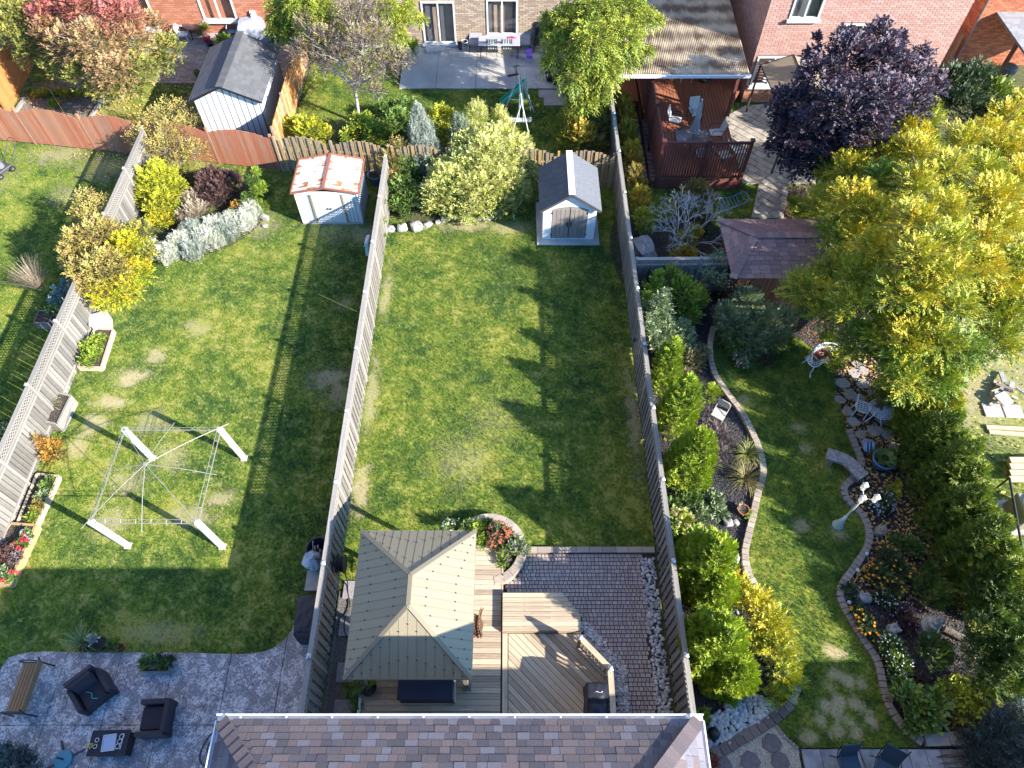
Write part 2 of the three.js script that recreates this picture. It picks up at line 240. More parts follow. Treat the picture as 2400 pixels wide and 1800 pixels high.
fence({ label: 'red-brown plank fence with arched panel tops along the back of the left gardens', a: [-26.5, -26.95], b: [-15.2, -25.2], h: 1.75, style: 'solid', side: 1, pitch: .142, bw: .139, mats: redFence, rail: redFence, scallop: .28, span: 2.9, seed: 14, rails: [.3, 1.3] });
fence({ label: 'red-brown plank fence in front of the large white shed', a: [-15.2, -25.2], b: [-9.75, -24.3], h: 1.75, style: 'solid', side: 1, pitch: .142, bw: .139, mats: redFence, rail: redFence, scallop: .25, span: 2.75, seed: 15, rails: [.3, 1.3] });
fence({ label: 'tan picket fence with wavy top and open gaps behind the rusty shed', a: [-9.7, -24.25], b: [-4.9, -23.7], h: 1.7, style: 'shadow', pitch: .155, bw: .125, mats: tanFence, rail: tanFence, scallop: .3, span: 2.4, seed: 16, rails: [.35, 1.25] });
fence({ label: 'tan picket fence with wavy top behind the grey roofed shed', a: [-4.85, -23.65], b: [4.1, -23.2], h: 1.7, style: 'shadow', pitch: .155, bw: .125, mats: tanFence.map(m => shade(m, .9)), rail: tanFence, scallop: .3, span: 2.4, seed: 17, rails: [.35, 1.25] });
fence({ label: 'golden plank fence beside the large white shed', a: [-9.78, -24.7], b: [-9.92, -34], h: 1.8, style: 'solid', side: -1, pitch: .15, bw: .146, mats: tones(orangeFence[0], [.95, .8]).concat(tones(tanFence[0], [1.2])), rail: tanFence, seed: 18, rails: [.3, 1.4] });
fence({ label: 'orange stained plank fence at the far left edge', a: [-22.75, -28], b: [-23.3, -34], h: 1.85, style: 'solid', side: -1, pitch: .15, bw: .148, mats: orangeFence, rail: orangeFence, seed: 19, rails: [.3, 1.45] });
fence({ label: 'grey fence with lattice top below the brown shingled hut', a: [FX2 + .12, -17.52], b: [11.3, -17.6], h: 1.75, lat: .34, style: 'shadow', pitch: .118, bw: .146, mats: greyFence.map(m => shade(m, .8)), rail: greyRail, seed: 20 });
fence({ label: 'tan plank fence half hidden under the yellow tree', a: [11.4, -17.6], b: [19.5, -17.2], h: 1.6, style: 'shadow', pitch: .15, bw: .13, mats: tanFence.map(m => shade(m, .8)), rail: tanFence, seed: 21 });
// ---------------------------------------------------------------- tiled faces and brick walls
const clipHalf = (P, f) => { const o = []; for (let i = 0; i < P.length; i++) { const a = P[i], b = P[(i + 1) % P.length], fa = f(a), fb = f(b); if (fa >= 0) o.push(a); if (fa * fb < 0) { const k = fa / (fa - fb); o.push([lerp(a[0], b[0], k), lerp(a[1], b[1], k)]); } } return o; };
// cover the plane polygon pts (3D, first edge = eave, counter-clockwise from outside) with pieces of w x d, laid in courses up the slope
function tiles(parent, name, mats, pts, w, d, o = {}) {
  const r = rng(o.seed ?? 3), A = pts[0], X = pts[1].clone().sub(A).normalize(), N = X.clone().cross(pts[2].clone().sub(A)).normalize(), Y = N.clone().cross(X), th = o.t ?? .012;
  const P2 = pts.map(p => { const q = p.clone().sub(A); return [q.dot(X), q.dot(Y)]; });
  const x0 = Math.min(...P2.map(p => p[0])), x1 = Math.max(...P2.map(p => p[0])), y1 = Math.max(...P2.map(p => p[1])), B = new THREE.Matrix4().makeBasis(X, Y, N); let n = 0;
  const vary = o.vary ?? 0, top = Math.min(y1, o.upto ?? 1e9), extra = [];
  for (let y = 0, k = 0; y < top - .01; y += d, k++) {
    let x = x0 - (o.stagger === false ? 0 : r() * w);
    while (x < x1 - .005) {
      const ww = w * (1 + vary * (r() * 2 - 1)), ga = o.gx ?? .003, gb = o.gy ?? 0;
      let C = P2; for (const f of [p => p[0] - x - ga, p => x + ww - ga - p[0], p => p[1] - y - gb, p => y + d - gb - p[1]]) C = clipHalf(C, f);
      if (C.length > 2) {
        const bx0 = Math.min(...C.map(p => p[0])), bx1 = Math.max(...C.map(p => p[0])), by0 = Math.min(...C.map(p => p[1])), by1 = Math.max(...C.map(p => p[1]));
        if ((bx1 - bx0) * (by1 - by0) > w * d * .04) {
          const lift = (o.lift ?? 0) + rr(0, o.rough ?? .003, r), tilt = o.tilt ?? 0, mat = pick(mats, r);
          let m; const full = C.length === 4 && Math.abs((bx1 - bx0) - (ww - 2 * ga)) < .002 && Math.abs(by1 - by0 - d + 2 * gb) < .002;
          const q = A.clone();
          if (full) { m = new THREE.Mesh(UNIT, mat); q.addScaledVector(X, (bx0 + bx1) / 2).addScaledVector(Y, (by0 + by1) / 2).addScaledVector(N, th / 2 + lift); m.scale.set(bx1 - bx0, by1 - by0 + (o.lap ?? 0), th); }
          else { const g = new THREE.ExtrudeGeometry(new THREE.Shape(C.map(p => new THREE.Vector2(p[0] - (bx0 + bx1) / 2, p[1] - (by0 + by1) / 2))), { depth: th, bevelEnabled: false }); m = new THREE.Mesh(g, mat); q.addScaledVector(X, (bx0 + bx1) / 2).addScaledVector(Y, (by0 + by1) / 2).addScaledVector(N, lift); }
          m.position.copy(q); m.quaternion.setFromRotationMatrix(B); if (tilt) m.rotateX(tilt); m.name = name; m.castShadow = m.receiveShadow = true;
          if (n++ < (o.most ?? 300)) parent.add(m); else { m.updateMatrix(); const g = m.geometry.clone().applyMatrix4(m.matrix); extra.push([g, mat]); }
        }
      }
      x += ww;
    }
  }
  const by = new Map(); for (const [g, m] of extra) (by.get(m) ?? by.set(m, []).get(m)).push(g);
  for (const [m, gs] of by) mesh(name + '_field', merge(gs), m, parent, 'stuff');
}
// wall in a local frame: x along, y up, outward +z; holes are [x0, y0, x1, y1]
function wall(parent, mats, mortar, O, turn, W, Hh, holes, o = {}) {
  const s = new THREE.Shape([[0, 0], [W, 0], [W, Hh], [0, Hh]].map(p => new THREE.Vector2(...p)));
  for (const h of holes) s.holes.push(new THREE.Path([[h[0], h[1]], [h[0], h[3]], [h[2], h[3]], [h[2], h[1]]].map(p => new THREE.Vector2(...p))));
  const g = new THREE.ExtrudeGeometry(s, { depth: .2, bevelEnabled: false }); g.translate(0, 0, -.2);
  const wm = mesh('wall', g, mortar, parent); wm.position.copy(O); wm.rotation.y = turn;
  const bl = o.bl ?? .29, bh = o.bh ?? .09, j = .016, all = [], r = rng(o.seed ?? 9);
  const y0 = o.y0 ?? 0, y1 = o.y1 ?? Hh, xa = o.x0 ?? 0, xb = o.x1 ?? W;
  for (let y = y0, k = 0; y + bh < y1; y += bh, k++) for (let x = xa - (k % 2) * bl / 2; x < xb; x += bl) {
    const a = Math.max(x, xa), b = Math.min(x + bl, xb); if (b - a < .03) continue; let segs = [[a, b]];
    for (const h of holes) if (y + bh > h[1] && y < h[3]) segs = segs.flatMap(([p, q]) => [[p, Math.min(q, h[0])], [Math.max(p, h[2]), q]].filter(t => t[1] - t[0] > .03));
    for (const [p, q] of segs) all.push([(p + q) / 2, y + bh / 2, q - p - j, bh - j]);
  }
  const f = o.focus ?? [W / 2, Hh * .7]; all.sort((a, b) => Math.hypot(a[0] - f[0], a[1] - f[1]) - Math.hypot(b[0] - f[0], b[1] - f[1]));
  const rest = new Map();
  all.forEach((c, i) => { const m = pick(mats, r), dz = rr(.003, .007, r); if (i < (o.most ?? 290)) bx('brick', wm, m, [c[0], c[1], dz - .014], [c[2], c[3], .04]); else (rest.get(m) ?? rest.set(m, []).get(m)).push(boxGeo([c[0], c[1], dz - .014], [c[2], c[3], .04])); });
  for (const [m, gs] of rest) mesh('brick_field', merge(gs), m, wm, 'stuff');
  return wm;
}
function windowAt(parent, O, turn, w, h, o = {}) { // O = bottom left corner on the wall face
  const wn = mesh(o.name ?? 'window', merge([boxGeo([.04, h / 2, 0], [.08, h, .1]), boxGeo([w - .04, h / 2, 0], [.08, h, .1]), boxGeo([w / 2, .04, 0], [w - .161, .08, .1]), boxGeo([w / 2, h - .04, 0], [w - .161, .08, .1])]), o.mat ?? white, parent);
  wn.position.copy(O); wn.rotation.y = turn; const n = o.n ?? 2, pw = (w - .16) / n;
  for (let i = 0; i < n; i++) { const p = mesh('pane', boxGeo([.08 + pw * (i + .5), h / 2, -.02], [pw - .001, h - .161, .006]), glassM, wn); if (i) mesh('mullion', boxGeo([.08 + pw * i, h / 2, .012], [.07, h - .161, .06]), o.mat ?? white, wn); }
  if (o.sill) mesh('sill', boxGeo([w / 2, -.05, .05], [w + .16, .1, .22]), o.sillMat ?? white, wn);
  mesh('interior', merge([boxGeo([w / 2, h / 2, -1.0], [w + .3, h + .3, .04]), boxGeo([w / 2, -.1, -.6], [w + .3, .04, .8]), boxGeo([w / 2, h + .12, -.6], [w + .3, .04, .8]), boxGeo([-.12, h / 2, -.6], [.04, h + .2, .76]), boxGeo([w + .12, h / 2, -.6], [.04, h + .2, .76])]), interiorM, wn);
  if (o.curtain) for (const [a, b] of o.curtain) mesh('curtain', boxGeo([lerp(.1, w - .1, (a + b) / 2), h / 2, -.16], [(b - a) * (w - .2), h * .96, .02]), M({ c: [.09, .09, .1] }), wn);
  if (o.blind) for (let k = 0; k < o.blind; k++) { const s = mesh('blind_slat', boxGeo([0, 0, 0], [w * .5, .07, .02]), white, wn); s.position.set(w * (o.bx ?? .5), .12 + k * (h - .2) / o.blind, -.14); s.rotation.x = -.6; }
  return wn;
}
const brickSet = (cs, k = 1) => cs.map(c => M({ map: grainy(c.map(x => x * .78 * k), c.map(x => x * 1.15 * k), 8, 64), bumpMap: bumpN, bumpScale: .004, roughness: .9 }));
const redBrick = brickSet([[.42, .17, .1], [.46, .2, .12], [.38, .14, .08]]), tanBrick = brickSet([[.36, .28, .2], [.32, .24, .17], [.4, .32, .24], [.28, .2, .15]]), pinkBrick = brickSet([[.45, .26, .21], [.48, .29, .24], [.42, .23, .185]]), orangeBrick = brickSet([[.42, .13, .06], [.36, .1, .05], [.48, .17, .08]]);
const mortarM = M({ c: [.14, .12, .105], roughness: 1 }), mortarPink = M({ c: [.17, .11, .095], roughness: 1 }), mortarRed = M({ c: [.16, .07, .045], roughness: 1 });
const granule = (a, b) => M({ map: grainy(a, b, 64, 256), bumpMap: bumpN, bumpScale: .004, roughness: .95 });
const houseShingle = [[[.16, .12, .115], [.34, .27, .25]], [[.13, .115, .125], [.28, .25, .26]], [[.2, .155, .14], [.42, .33, .3]], [[.2, .19, .21], [.42, .4, .42]], [[.1, .09, .1], [.22, .2, .21]], [[.17, .13, .12], [.36, .29, .27]]].map(p => granule(...p.map(q => q.map((v, i) => v * [.47, .455, .5][i]))));
const gutterM = M({ c: [.72, .72, .74], roughness: .4 });

// ---------------------------------------------------------------- the near house (its roof edge crosses the bottom of the view)
{
  const t = thing('house', 'near house with mottled brown shingle roof and white gutter along the bottom edge', 'house');
  const x0 = -5.57, x1 = 3.57, zf = -2.23, h = 5.08, s = .55, D = 10, half = (x1 - x0) / 2;
  mesh('wall', boxGeo([(x0 + x1) / 2, h / 2 - .05, zf + .45 + D / 2], [x1 - x0 - .8, h - .1, D - .9]), M({ map: grainy([.3, .22, .16], [.4, .31, .24], 16) }), t);
  const E0 = V(x0, h, zf), E1 = V(x1, h, zf), up = half * s, R1 = V((x0 + x1) / 2, h + up, zf + half), R2 = V((x0 + x1) / 2, h + up, zf + D - half), B0 = V(x0, h, zf + D), B1 = V(x1, h, zf + D);
  const pos = [E1, E0, R1, E0, B0, R2, E0, R2, R1, B0, B1, R2, B1, E1, R1, B1, R1, R2].flatMap(p => [p.x, p.y - .02, p.z]); const rg = new THREE.BufferGeometry(); rg.setAttribute('position', new THREE.Float32BufferAttribute(pos, 3)); rg.setAttribute('uv', new THREE.Float32BufferAttribute(pos.flatMap((v, i) => i % 3 === 0 ? [v, pos[i + 2]] : []), 2)); rg.computeVertexNormals();
  const roof = mesh('roof', rg, houseShingle[1], t);
  const o = { vary: .35, t: .012, tilt: -.045, lap: .06, rough: .006, seed: 21, lift: .006, gx: .003 };
  const upz = 1.25 / Math.cos(Math.atan(s));
  tiles(roof, 'shingle', houseShingle, [E1, E0, E0.clone().lerp(R1, .35), E1.clone().lerp(R1, .35)].map(p => p.clone()), .24, .15, { ...o, upto: upz, most: 290 });
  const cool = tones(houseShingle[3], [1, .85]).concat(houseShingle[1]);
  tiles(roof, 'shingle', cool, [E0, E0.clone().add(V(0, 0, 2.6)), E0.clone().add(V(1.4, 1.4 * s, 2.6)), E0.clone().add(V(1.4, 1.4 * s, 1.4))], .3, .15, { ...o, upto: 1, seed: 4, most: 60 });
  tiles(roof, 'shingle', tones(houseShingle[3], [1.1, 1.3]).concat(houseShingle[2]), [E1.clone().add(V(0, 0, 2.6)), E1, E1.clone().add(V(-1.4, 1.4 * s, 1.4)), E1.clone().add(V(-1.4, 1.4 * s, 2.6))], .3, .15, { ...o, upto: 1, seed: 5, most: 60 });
  for (const [E, q] of [[E0, 1], [E1, -1]]) for (let k = 0; k < 12; k++) { const a = E.clone().add(V(q * k * .14, k * .14 * s + .035, k * .14)), b = E.clone().add(V(q * (k + 1.35) * .14, (k + 1.35) * .14 * s + .02, (k + 1.35) * .14)); beam('ridge_cap', roof, houseShingle[[0, 2, 5][k % 3]], b, a, .025, .26); }
  // gutter: an open K trough with hangers
  const gut = (c, L, turn) => { const m = mesh('gutter', merge([boxGeo([0, -.1, .06], [L, .008, .12]), boxGeo([0, -.05, .118], [L, .1, .008]), boxGeo([0, .002, .108], [L, .008, .03]), boxGeo([0, -.05, .002], [L, .1, .006])]), gutterM, t); m.position.copy(c); m.rotation.y = turn; };
  gut(V((x0 + x1) / 2, h, zf), x1 - x0 + .24, Math.PI); gut(V(x0, h, zf + D / 2 + .003), D, -Math.PI / 2); gut(V(x1, h, zf + D / 2 + .003), D, Math.PI / 2);
  for (let k = 0; k < 11; k++) bx('gutter_hanger', t, white, [x0 + .35 + k * .88, h - .005, zf - .055], [.03, .012, .14]);
  for (const x of [x0 - .06, x1 + .06]) bx('gutter_hanger', t, white, [x, h - .005, zf + .9], [.14, .012, .03]);
}
// ---------------------------------------------------------------- neighbouring houses whose walls close the view at the top
function simpleRoof(t, x0, x1, z0, z1, h, mat) { const c = (z0 + z1) / 2, s = new THREE.Shape([[z0 - .4, 0], [z1 + .4, 0], [c, (z1 - z0) * .3]].map(p => new THREE.Vector2(...p))); const g = new THREE.ExtrudeGeometry(s, { depth: x1 - x0 + .6, bevelEnabled: false }); g.rotateY(-Math.PI / 2); g.translate(x1 + .3, h, 0); return mesh('roof', g, mat, t); }
const roofDark = granule([.06, .06, .065], [.16, .155, .16]);
{ // left: red brick
  const t = thing('house', 'red-orange brick house wall with white window at the top left', 'house'), z = -34.4;
  const wx = G(500, 45, .75).x, holes = [[24 - 15.15, .9, 24 - 13.5, 2.6], [24 - 19.6, .45, 24 - 17.55, 2.6]];
  wall(t, redBrick, mortarRed, V(-24, 0, z), 0, 12.3, 5.3, holes, { y1: 2.6, x0: 2.5, seed: 31, focus: [9, 1] });
  mesh('wall', boxGeo([-17.85, 2.6, z - 4.6], [12.28, 5.2, 8.7]), redBrick[1], t);
  windowAt(t, V(-15.15, .9, z), 0, 1.65, 1.7, { sill: 1 }); windowAt(t, V(-19.6, .45, z), 0, 2.05, 2.15, { sill: 1, n: 2 });
  bx('vent_hood', t, white, [-12.65, 1.25, z + .06], [.26, .28, .12]); mesh('vent_flap', new THREE.CylinderGeometry(.09, .12, .1, 12).rotateX(Math.PI / 2).translate(-12.65, 1.22, z + .17), white, t);
  bx('foundation', t, concrete, [-17.85, .1, z + .03], [12.2, .3, .1]); simpleRoof(t, -24, -11.7, z - 8.9, z, 5.3, roofDark);
}
{ // centre: tan brick with patio door
  const t = thing('house', 'tan brick house wall with sliding patio door and white window at the top', 'house'), z = -33.6, x0 = -9.2;
  const dl = G(997, 100).x, dr = G(1072, 98).x, wl = G(1142, 77, .55).x, wr = G(1213, 77, .55).x;
  const holes = [[dl - x0, .18, dr - x0, 2.25], [wl - x0, .62, wr - x0, 2.35]];
  wall(t, tanBrick, mortarM, V(x0, 0, z), 0, 13.2, 5.3, holes, { y1: 2.55, x0: 2.6, seed: 32, focus: [x0 * -1 - .5, 1.5] });
  mesh('wall', boxGeo([x0 + 6.6, 2.6, z - 4.6], [13.18, 5.2, 8.7]), tanBrick[1], t);
  const d = windowAt(t, V(dl, .18, z), 0, dr - dl, 2.07, { name: 'patio_door', sill: 1, curtain: [[.06, .3], [.55, .68]] }); mesh('handle', boxGeo([(dr - dl) / 2 - .06, 1, .06], [.03, .22, .04]), steel, d);
  windowAt(t, V(wl, .62, z), 0, wr - wl, 1.73, { sill: 1, curtain: [[0.02, .12], [.46, .54], [.88, .98]] });
  bx('wall_lamp', t, white, [dl - .45, 1.95, z + .1], [.18, .26, .2]);
  bx('foundation', t, concrete, [x0 + 6.6, .09, z + .03], [13, .2, .1]); simpleRoof(t, x0, x0 + 13.2, z - 8.9, z, 5.3, roofDark);
}
{ // right: pink brick, recessed part behind the porch roof and a wing that comes forward
  const t = thing('house', 'pink brick two storey house with forward wing behind the dark purple tree', 'house');
  wall(t, pinkBrick, mortarPink, V(4.6, 0, -36.1), 0, 7.2, 5.6, [], { y0: 2.2, y1: 4.6, seed: 33, most: 120, focus: [4, 3] });
  wall(t, pinkBrick, mortarPink, V(10.55, 0, -36.1), -Math.PI / 2, 7, 5.6, [], { seed: 34, most: 100, focus: [6, 3] }).position.set(10.55, 0, -36.1);
  const O = V(10.55, 0, -29.1), z = -29.1, hs = [[10.72 - 10.55, .85, 13.0 - 10.55, 2.25], [11.5 - 10.55, 3.9, 12.75 - 10.55, 5.3], [13.9 - 10.55, 2.9, 14.8 - 10.55, 3.7]];
  wall(t, pinkBrick, mortarPink, O, 0, 8.3, 5.6, hs, { seed: 35, focus: [2, 3.4], y0: .6, most: 298 });
  wall(t, redBrick, mortarRed, V(10.56, 0, z + .03), 0, 3, .62, [], { seed: 36, most: 40 });
  
  windowAt(t, V(10.72, .85, z), 0, 2.28, 1.4, { n: 3, sill: 1, blind: 9, bx: .5 }); windowAt(t, V(11.5, 3.9, z), 0, 1.25, 1.4, { n: 2, sill: 1, curtain: [[.02, .98]] }); windowAt(t, V(13.9, 2.9, z), 0, .9, .8, { n: 1, blind: 6 });
  mesh('wall', boxGeo([14.7, 2.7, -33], [7.9, 5.4, 7]), pinkBrick[1], t); simpleRoof(t, 10.6, 18.9, -38, -29.1, 5.6, roofDark); 
}
{ // far right: orange brick with a porch roof
  const t = thing('house', 'deep orange brick house with grey shingled porch roof at the top right corner', 'house');
  wall(t, orangeBrick, mortarRed, V(21.4, 0, -39), -Math.PI / 2, 7, 5, [], { seed: 37, most: 280, focus: [4.6, 2.2] });
  wall(t, orangeBrick, mortarRed, V(21.4, 0, -32), 0, 7, 5, [], { seed: 38, most: 120, focus: [1, 2] });
  mesh('wall', boxGeo([25.05, 2.5, -35.6], [6.9, 4.95, 6.9]), orangeBrick[1], t);
  bx('foundation', t, concrete, [21.3, .12, -35.4], [.3, .25, 7.2]); rod('downspout', t, shade(white, .35), V(21.32, .1, -31.94), V(21.32, 5, -31.94), .04);
  const a = G(2362, 22, 2.7), e = G(2395, 190, 2.4), y = .5; const pr = mesh('porch_roof', boxGeo([24.3, 2.55, -29.6], [4.6, .08, 4.9]), roofDark, t);
  tiles(pr, 'shingle', [granule([.22, .22, .23], [.36, .36, .37]), granule([.18, .18, .19], [.3, .3, .31])], [V(22, 2.6, -27.2), V(26.6, 2.6, -27.2), V(26.6, 2.6, -32), V(22, 2.6, -32)], .32, .2, { t: .012, seed: 7, most: 200 });
  for (const z of [-27.5, -29.8]) beam('porch_post', t, M({ c: [.08, .035, .02] }), V(22.2, 0, z), V(22.2, 2.5, z), .14, .14, V(1, 0, 0));
}
{ // right neighbour below the view: only its shadow reaches the lawn
  const t = thing('house', 'brick house whose straight shadow falls across the lower right lawn', 'house');
  mesh('wall', boxGeo([12.2, 2.5, 4.6], [13.2, 5, 8.4]), tanBrick[0], t); simpleRoof(t, 5.6, 18.8, .5, 8.8, 4.98, roofDark);
}
// ---------------------------------------------------------------- middle garden: gazebo, deck, pavers, sheds
const gazeboM = [[.275, .235, .16], [.262, .224, .152]].map(c => M({ c, roughness: .5, metalness: .15, bumpMap: tex(64, 64, (i, j) => (Math.sin(i / 64 * Math.PI * 2 * 4) * .5 + .5), false), bumpScale: .0007 }));
const gazeboTrim = M({ c: [.22, .19, .13], roughness: .45, metalness: .2 }), gazeboPost = M({ c: [.16, .14, .11], roughness: .5 });
function panels(parent, pts, w, mats, seed) { // metal roof sheets: strips up the slope with a raised seam at each joint
  const A = pts[0], X = pts[1].clone().sub(A).normalize(), N = X.clone().cross(pts[2].clone().sub(A)).normalize(), Y = N.clone().cross(X), P2 = pts.map(p => { const q = p.clone().sub(A); return [q.dot(X), q.dot(Y)]; }), W = P2[1][0], n = Math.round(W / w), r = rng(seed), B = new THREE.Matrix4().makeBasis(X, Y, N).setPosition(A);
  for (let i = 0; i < n; i++) {
    const a = W / n * i + .004, b = W / n * (i + 1) - .004, C = clipHalf(clipHalf(P2, p => p[0] - a), p => b - p[0]); if (C.length < 3) continue;
    const g = new THREE.ExtrudeGeometry(new THREE.Shape(C.map(p => new THREE.Vector2(...p))), { depth: .012, bevelEnabled: false }); const P = g.attributes.position, uv = g.attributes.uv; for (let k = 0; k < P.count; k++) uv.setXY(k, (P.getX(k) - a) / (b - a), P.getY(k)); g.applyMatrix4(B);
    const m = mesh('roof_panel', g, pick(mats, r), parent); const xs = W / n * i; if (i) { const L = clipHalf(clipHalf(P2, p => p[0] - xs + .009), p => xs + .009 - p[0]); if (L.length > 2) { const y1 = Math.max(...L.map(p => p[1])); if (y1 > .1) { const s = mesh('seam', boxGeo([xs, y1 / 2, .01], [.012, y1 - .02, .016]), gazeboTrim, parent); s.applyMatrix4(B); for (let q = 0; q < 2; q++) { const yy = y1 * (.3 + .45 * q); const sc = mesh('screw', boxGeo([xs, yy, .03], [.03, .02, .012]), darkMetal, parent); sc.applyMatrix4(B); } } } }
  }
}
{
  const c = V(-2.44, 0, -5.35), t = thing('gazebo', 'beige metal hip roof gazebo over the wooden deck', 'gazebo', c), w = 1.5, d = 1.83, h = 2.38, hr = 3.22, r = .37;
  const a = V(-w, h, -d), b = V(w, h, -d), e = V(w, h, d), f = V(-w, h, d), p = V(0, hr, -r), q = V(0, hr, r);
  const roof = mesh('roof_frame', merge([boxGeo([0, h - .03, -d + .02], [2 * w, .09, .05]), boxGeo([0, h - .03, d - .02], [2 * w, .09, .05]), boxGeo([-w + .02, h - .03, 0], [.05, .09, 2 * d - .1]), boxGeo([w - .02, h - .03, 0], [.05, .09, 2 * d - .1])]), gazeboTrim, t);
  panels(roof, [f, e, q], .214, gazeboM, 1); panels(roof, [b, a, p], .214, gazeboM, 2); panels(roof, [e, b, p, q], .214, gazeboM, 3); panels(roof, [a, f, q, p], .214, gazeboM, 4);
  for (const [x, y] of [[a, p], [b, p], [e, q], [f, q], [p, q]]) { const up = V(0, .02, 0); beam('hip_cap', roof, gazeboTrim, x.clone().add(up), y.clone().add(up), .035, .1); }
  for (const sx of [-1, 1]) for (const sz of [-1, 1]) { beam('post', t, gazeboPost, V(sx * (w - .22), .28, sz * (d - .22)), V(sx * (w - .22), h - .05, sz * (d - .22)), .11, .11, V(1, 0, 0)); bx('post_foot', t, gazeboPost, [sx * (w - .22), .31, sz * (d - .22)], [.2, .05, .2]); }
  for (const sz of [-1, 1]) beam('beam', t, gazeboPost, V(-w + .22, h - .1, sz * (d - .22)), V(w - .22, h - .1, sz * (d - .22)), .12, .06); for (const sx of [-1, 1]) beam('beam', t, gazeboPost, V(sx * (w - .22), h - .1, -d + .22), V(sx * (w - .22), h - .1, d - .22), .12, .06);
}
{ // deck
  const t = thing('wooden_deck', 'weathered wooden deck under and beside the beige gazebo', 'deck'), r = rng(41), D = .28;
  const brd = (x0, x1, z, y, w = .135) => beam('board', t, pick(deckWood, r), V(x0, y + rr(-.002, .002, r), z), V(x1, y + rr(-.002, .002, r), z), .036, w);
  for (let z = -7.5, k = 0; z < -2.0; z += .142, k++) { const up = z < -6.2 ? .0 : 0; if (Math.abs(z + 6.16) < .01) continue; brd(-3.85, k % 3 ? -.3 : -2.1 + .9 * (k % 2), z, D + up); if (!(k % 3)) brd(-2.1 + .9 * (k % 2) + .006, -.3, z, D); }
  beam('border_board', t, deckWood[0], V(-.27, D + .008, -7.57), V(-.27, D + .008, -6.2), .04, .05); beam('border_board', t, deckWood[2], V(-3.86, D - .05, -7.58), V(-.26, D - .05, -7.58), .16, .03);
  for (const z of [-7.4, -5.8, -4.2, -2.4]) for (const x of [-3.7, -2.1, -.5]) beam('deck_leg', t, deckWood[3], V(x, 0, z), V(x, D - .02, z), .1, .1, V(1, 0, 0));
  // raised bench platform with a cut corner
  const P = [[-.26, -6.16], [1.38, -6.16], [1.86, -5.55], [1.86, -5.13], [-.26, -5.13]], Y = .46;
  for (let z = -6.16; z < -5.15; z += .129) { let C = clipHalf(clipHalf(P, p => p[1] - z - .003), p => z + .126 - p[1]); if (C.length > 2) mesh('board', slabGeo(C, Y - .035, Y, 1), pick(deckWood, r), t).geometry.attributes.uv.array.forEach((v, i, a) => { a[i] = i % 2 ? a[i] * 7 : a[i] * .5; }); }
  for (let i = 0; i < 5; i++) { const a = P[i], b = P[(i + 1) % 5]; beam('fascia', t, deckWood[3], V(a[0], Y - .13, a[1]), V(b[0], Y - .13, b[1]), .18, .03); }
  for (const [x, z] of [[-.1, -6], [1.3, -6], [1.7, -5.25], [-.1, -5.25]]) beam('deck_leg', t, deckWood[3], V(x, 0, z), V(x, Y - .05, z), .1, .1, V(1, 0, 0));
  // diagonal floor
  const Q = [[-.1, -5.1], [1.84, -5.1], [2.62, -4.28], [2.64, -1.9], [-.1, -1.9]], s = Math.SQRT1_2;
  for (let k = -5.5; k < 6; k += .142) { const f = p => (p[1] - p[0]) * s; let C = clipHalf(clipHalf(Q, p => f(p) - k - .003), p => k + .139 - f(p)); if (C.length < 3) continue; const g = slabGeo(C, D - .03, D + rr(-.001, .002, r), 1), P0 = g.attributes.position, uv = g.attributes.uv; const off = r(); for (let i = 0; i < P0.count; i++) { const x = P0.getX(i), z = P0.getZ(i); uv.setXY(i, (x + z) * s * .4 + off, ((z - x) * s - k) / .142); } mesh('board', g, pick(deckWood, r), t); }
  beam('border_board', t, deckWood[2], V(-.185, D + .002, -5.1), V(-.185, D + .002, -1.9), .036, .14); 
  beam('fascia', t, deckWood[3], V(1.86, D - .14, -5.1), V(2.64, D - .14, -4.28), .2, .03); beam('fascia', t, deckWood[3], V(2.66, D - .14, -4.28), V(2.66, D - .14, -1.9), .2, .03);
  for (const [x, z] of [[2.5, -4.2], [2.5, -2.4], [.5, -3], [1, -4.6]]) beam('deck_leg', t, deckWood[3], V(x, 0, z), V(x, D - .03, z), .1, .1, V(1, 0, 0));
  // railing
  const rl = [G(1361, 1494, 1.2), G(1431, 1566, 1.2), G(1440, 1700, 1.2)].map(p => V(p.x, 0, p.z)); const rt = mesh('railing', boxGeo([rl[1].x, .74, rl[1].z], [.1, .94, .1]), deckWood[1], t);
  const pc = capGeo; for (const p of rl.slice(0, 2)) { const c = mesh('post_cap', pc, capTin, rt); c.position.set(p.x, 1.245, p.z); } beam('post', rt, deckWood[1], V(rl[0].x, .27, rl[0].z), V(rl[0].x, 1.21, rl[0].z), .1, .1, V(1, 0, 0));
  for (let i = 0; i < 2; i++) { const a = rl[i], b = rl[i + 1], L = a.distanceTo(b), u = b.clone().sub(a).normalize(); const at = (k, y) => V(a.x + u.x * k, y, a.z + u.z * k); beam('handrail', rt, deckWood[0], at(.05, 1.15), at(L - .05, 1.15), .04, .14); for (const y of [.42, 1.08]) beam('rail', rt, deckWood[1], at(.05, y), at(L - .05, y), .08, .036); for (let k = .16; k < L - .08; k += .125) beam('baluster', rt, deckWood[2], at(k, .36), at(k, 1.12), .036, .036, V(1, 0, 0)); }
}
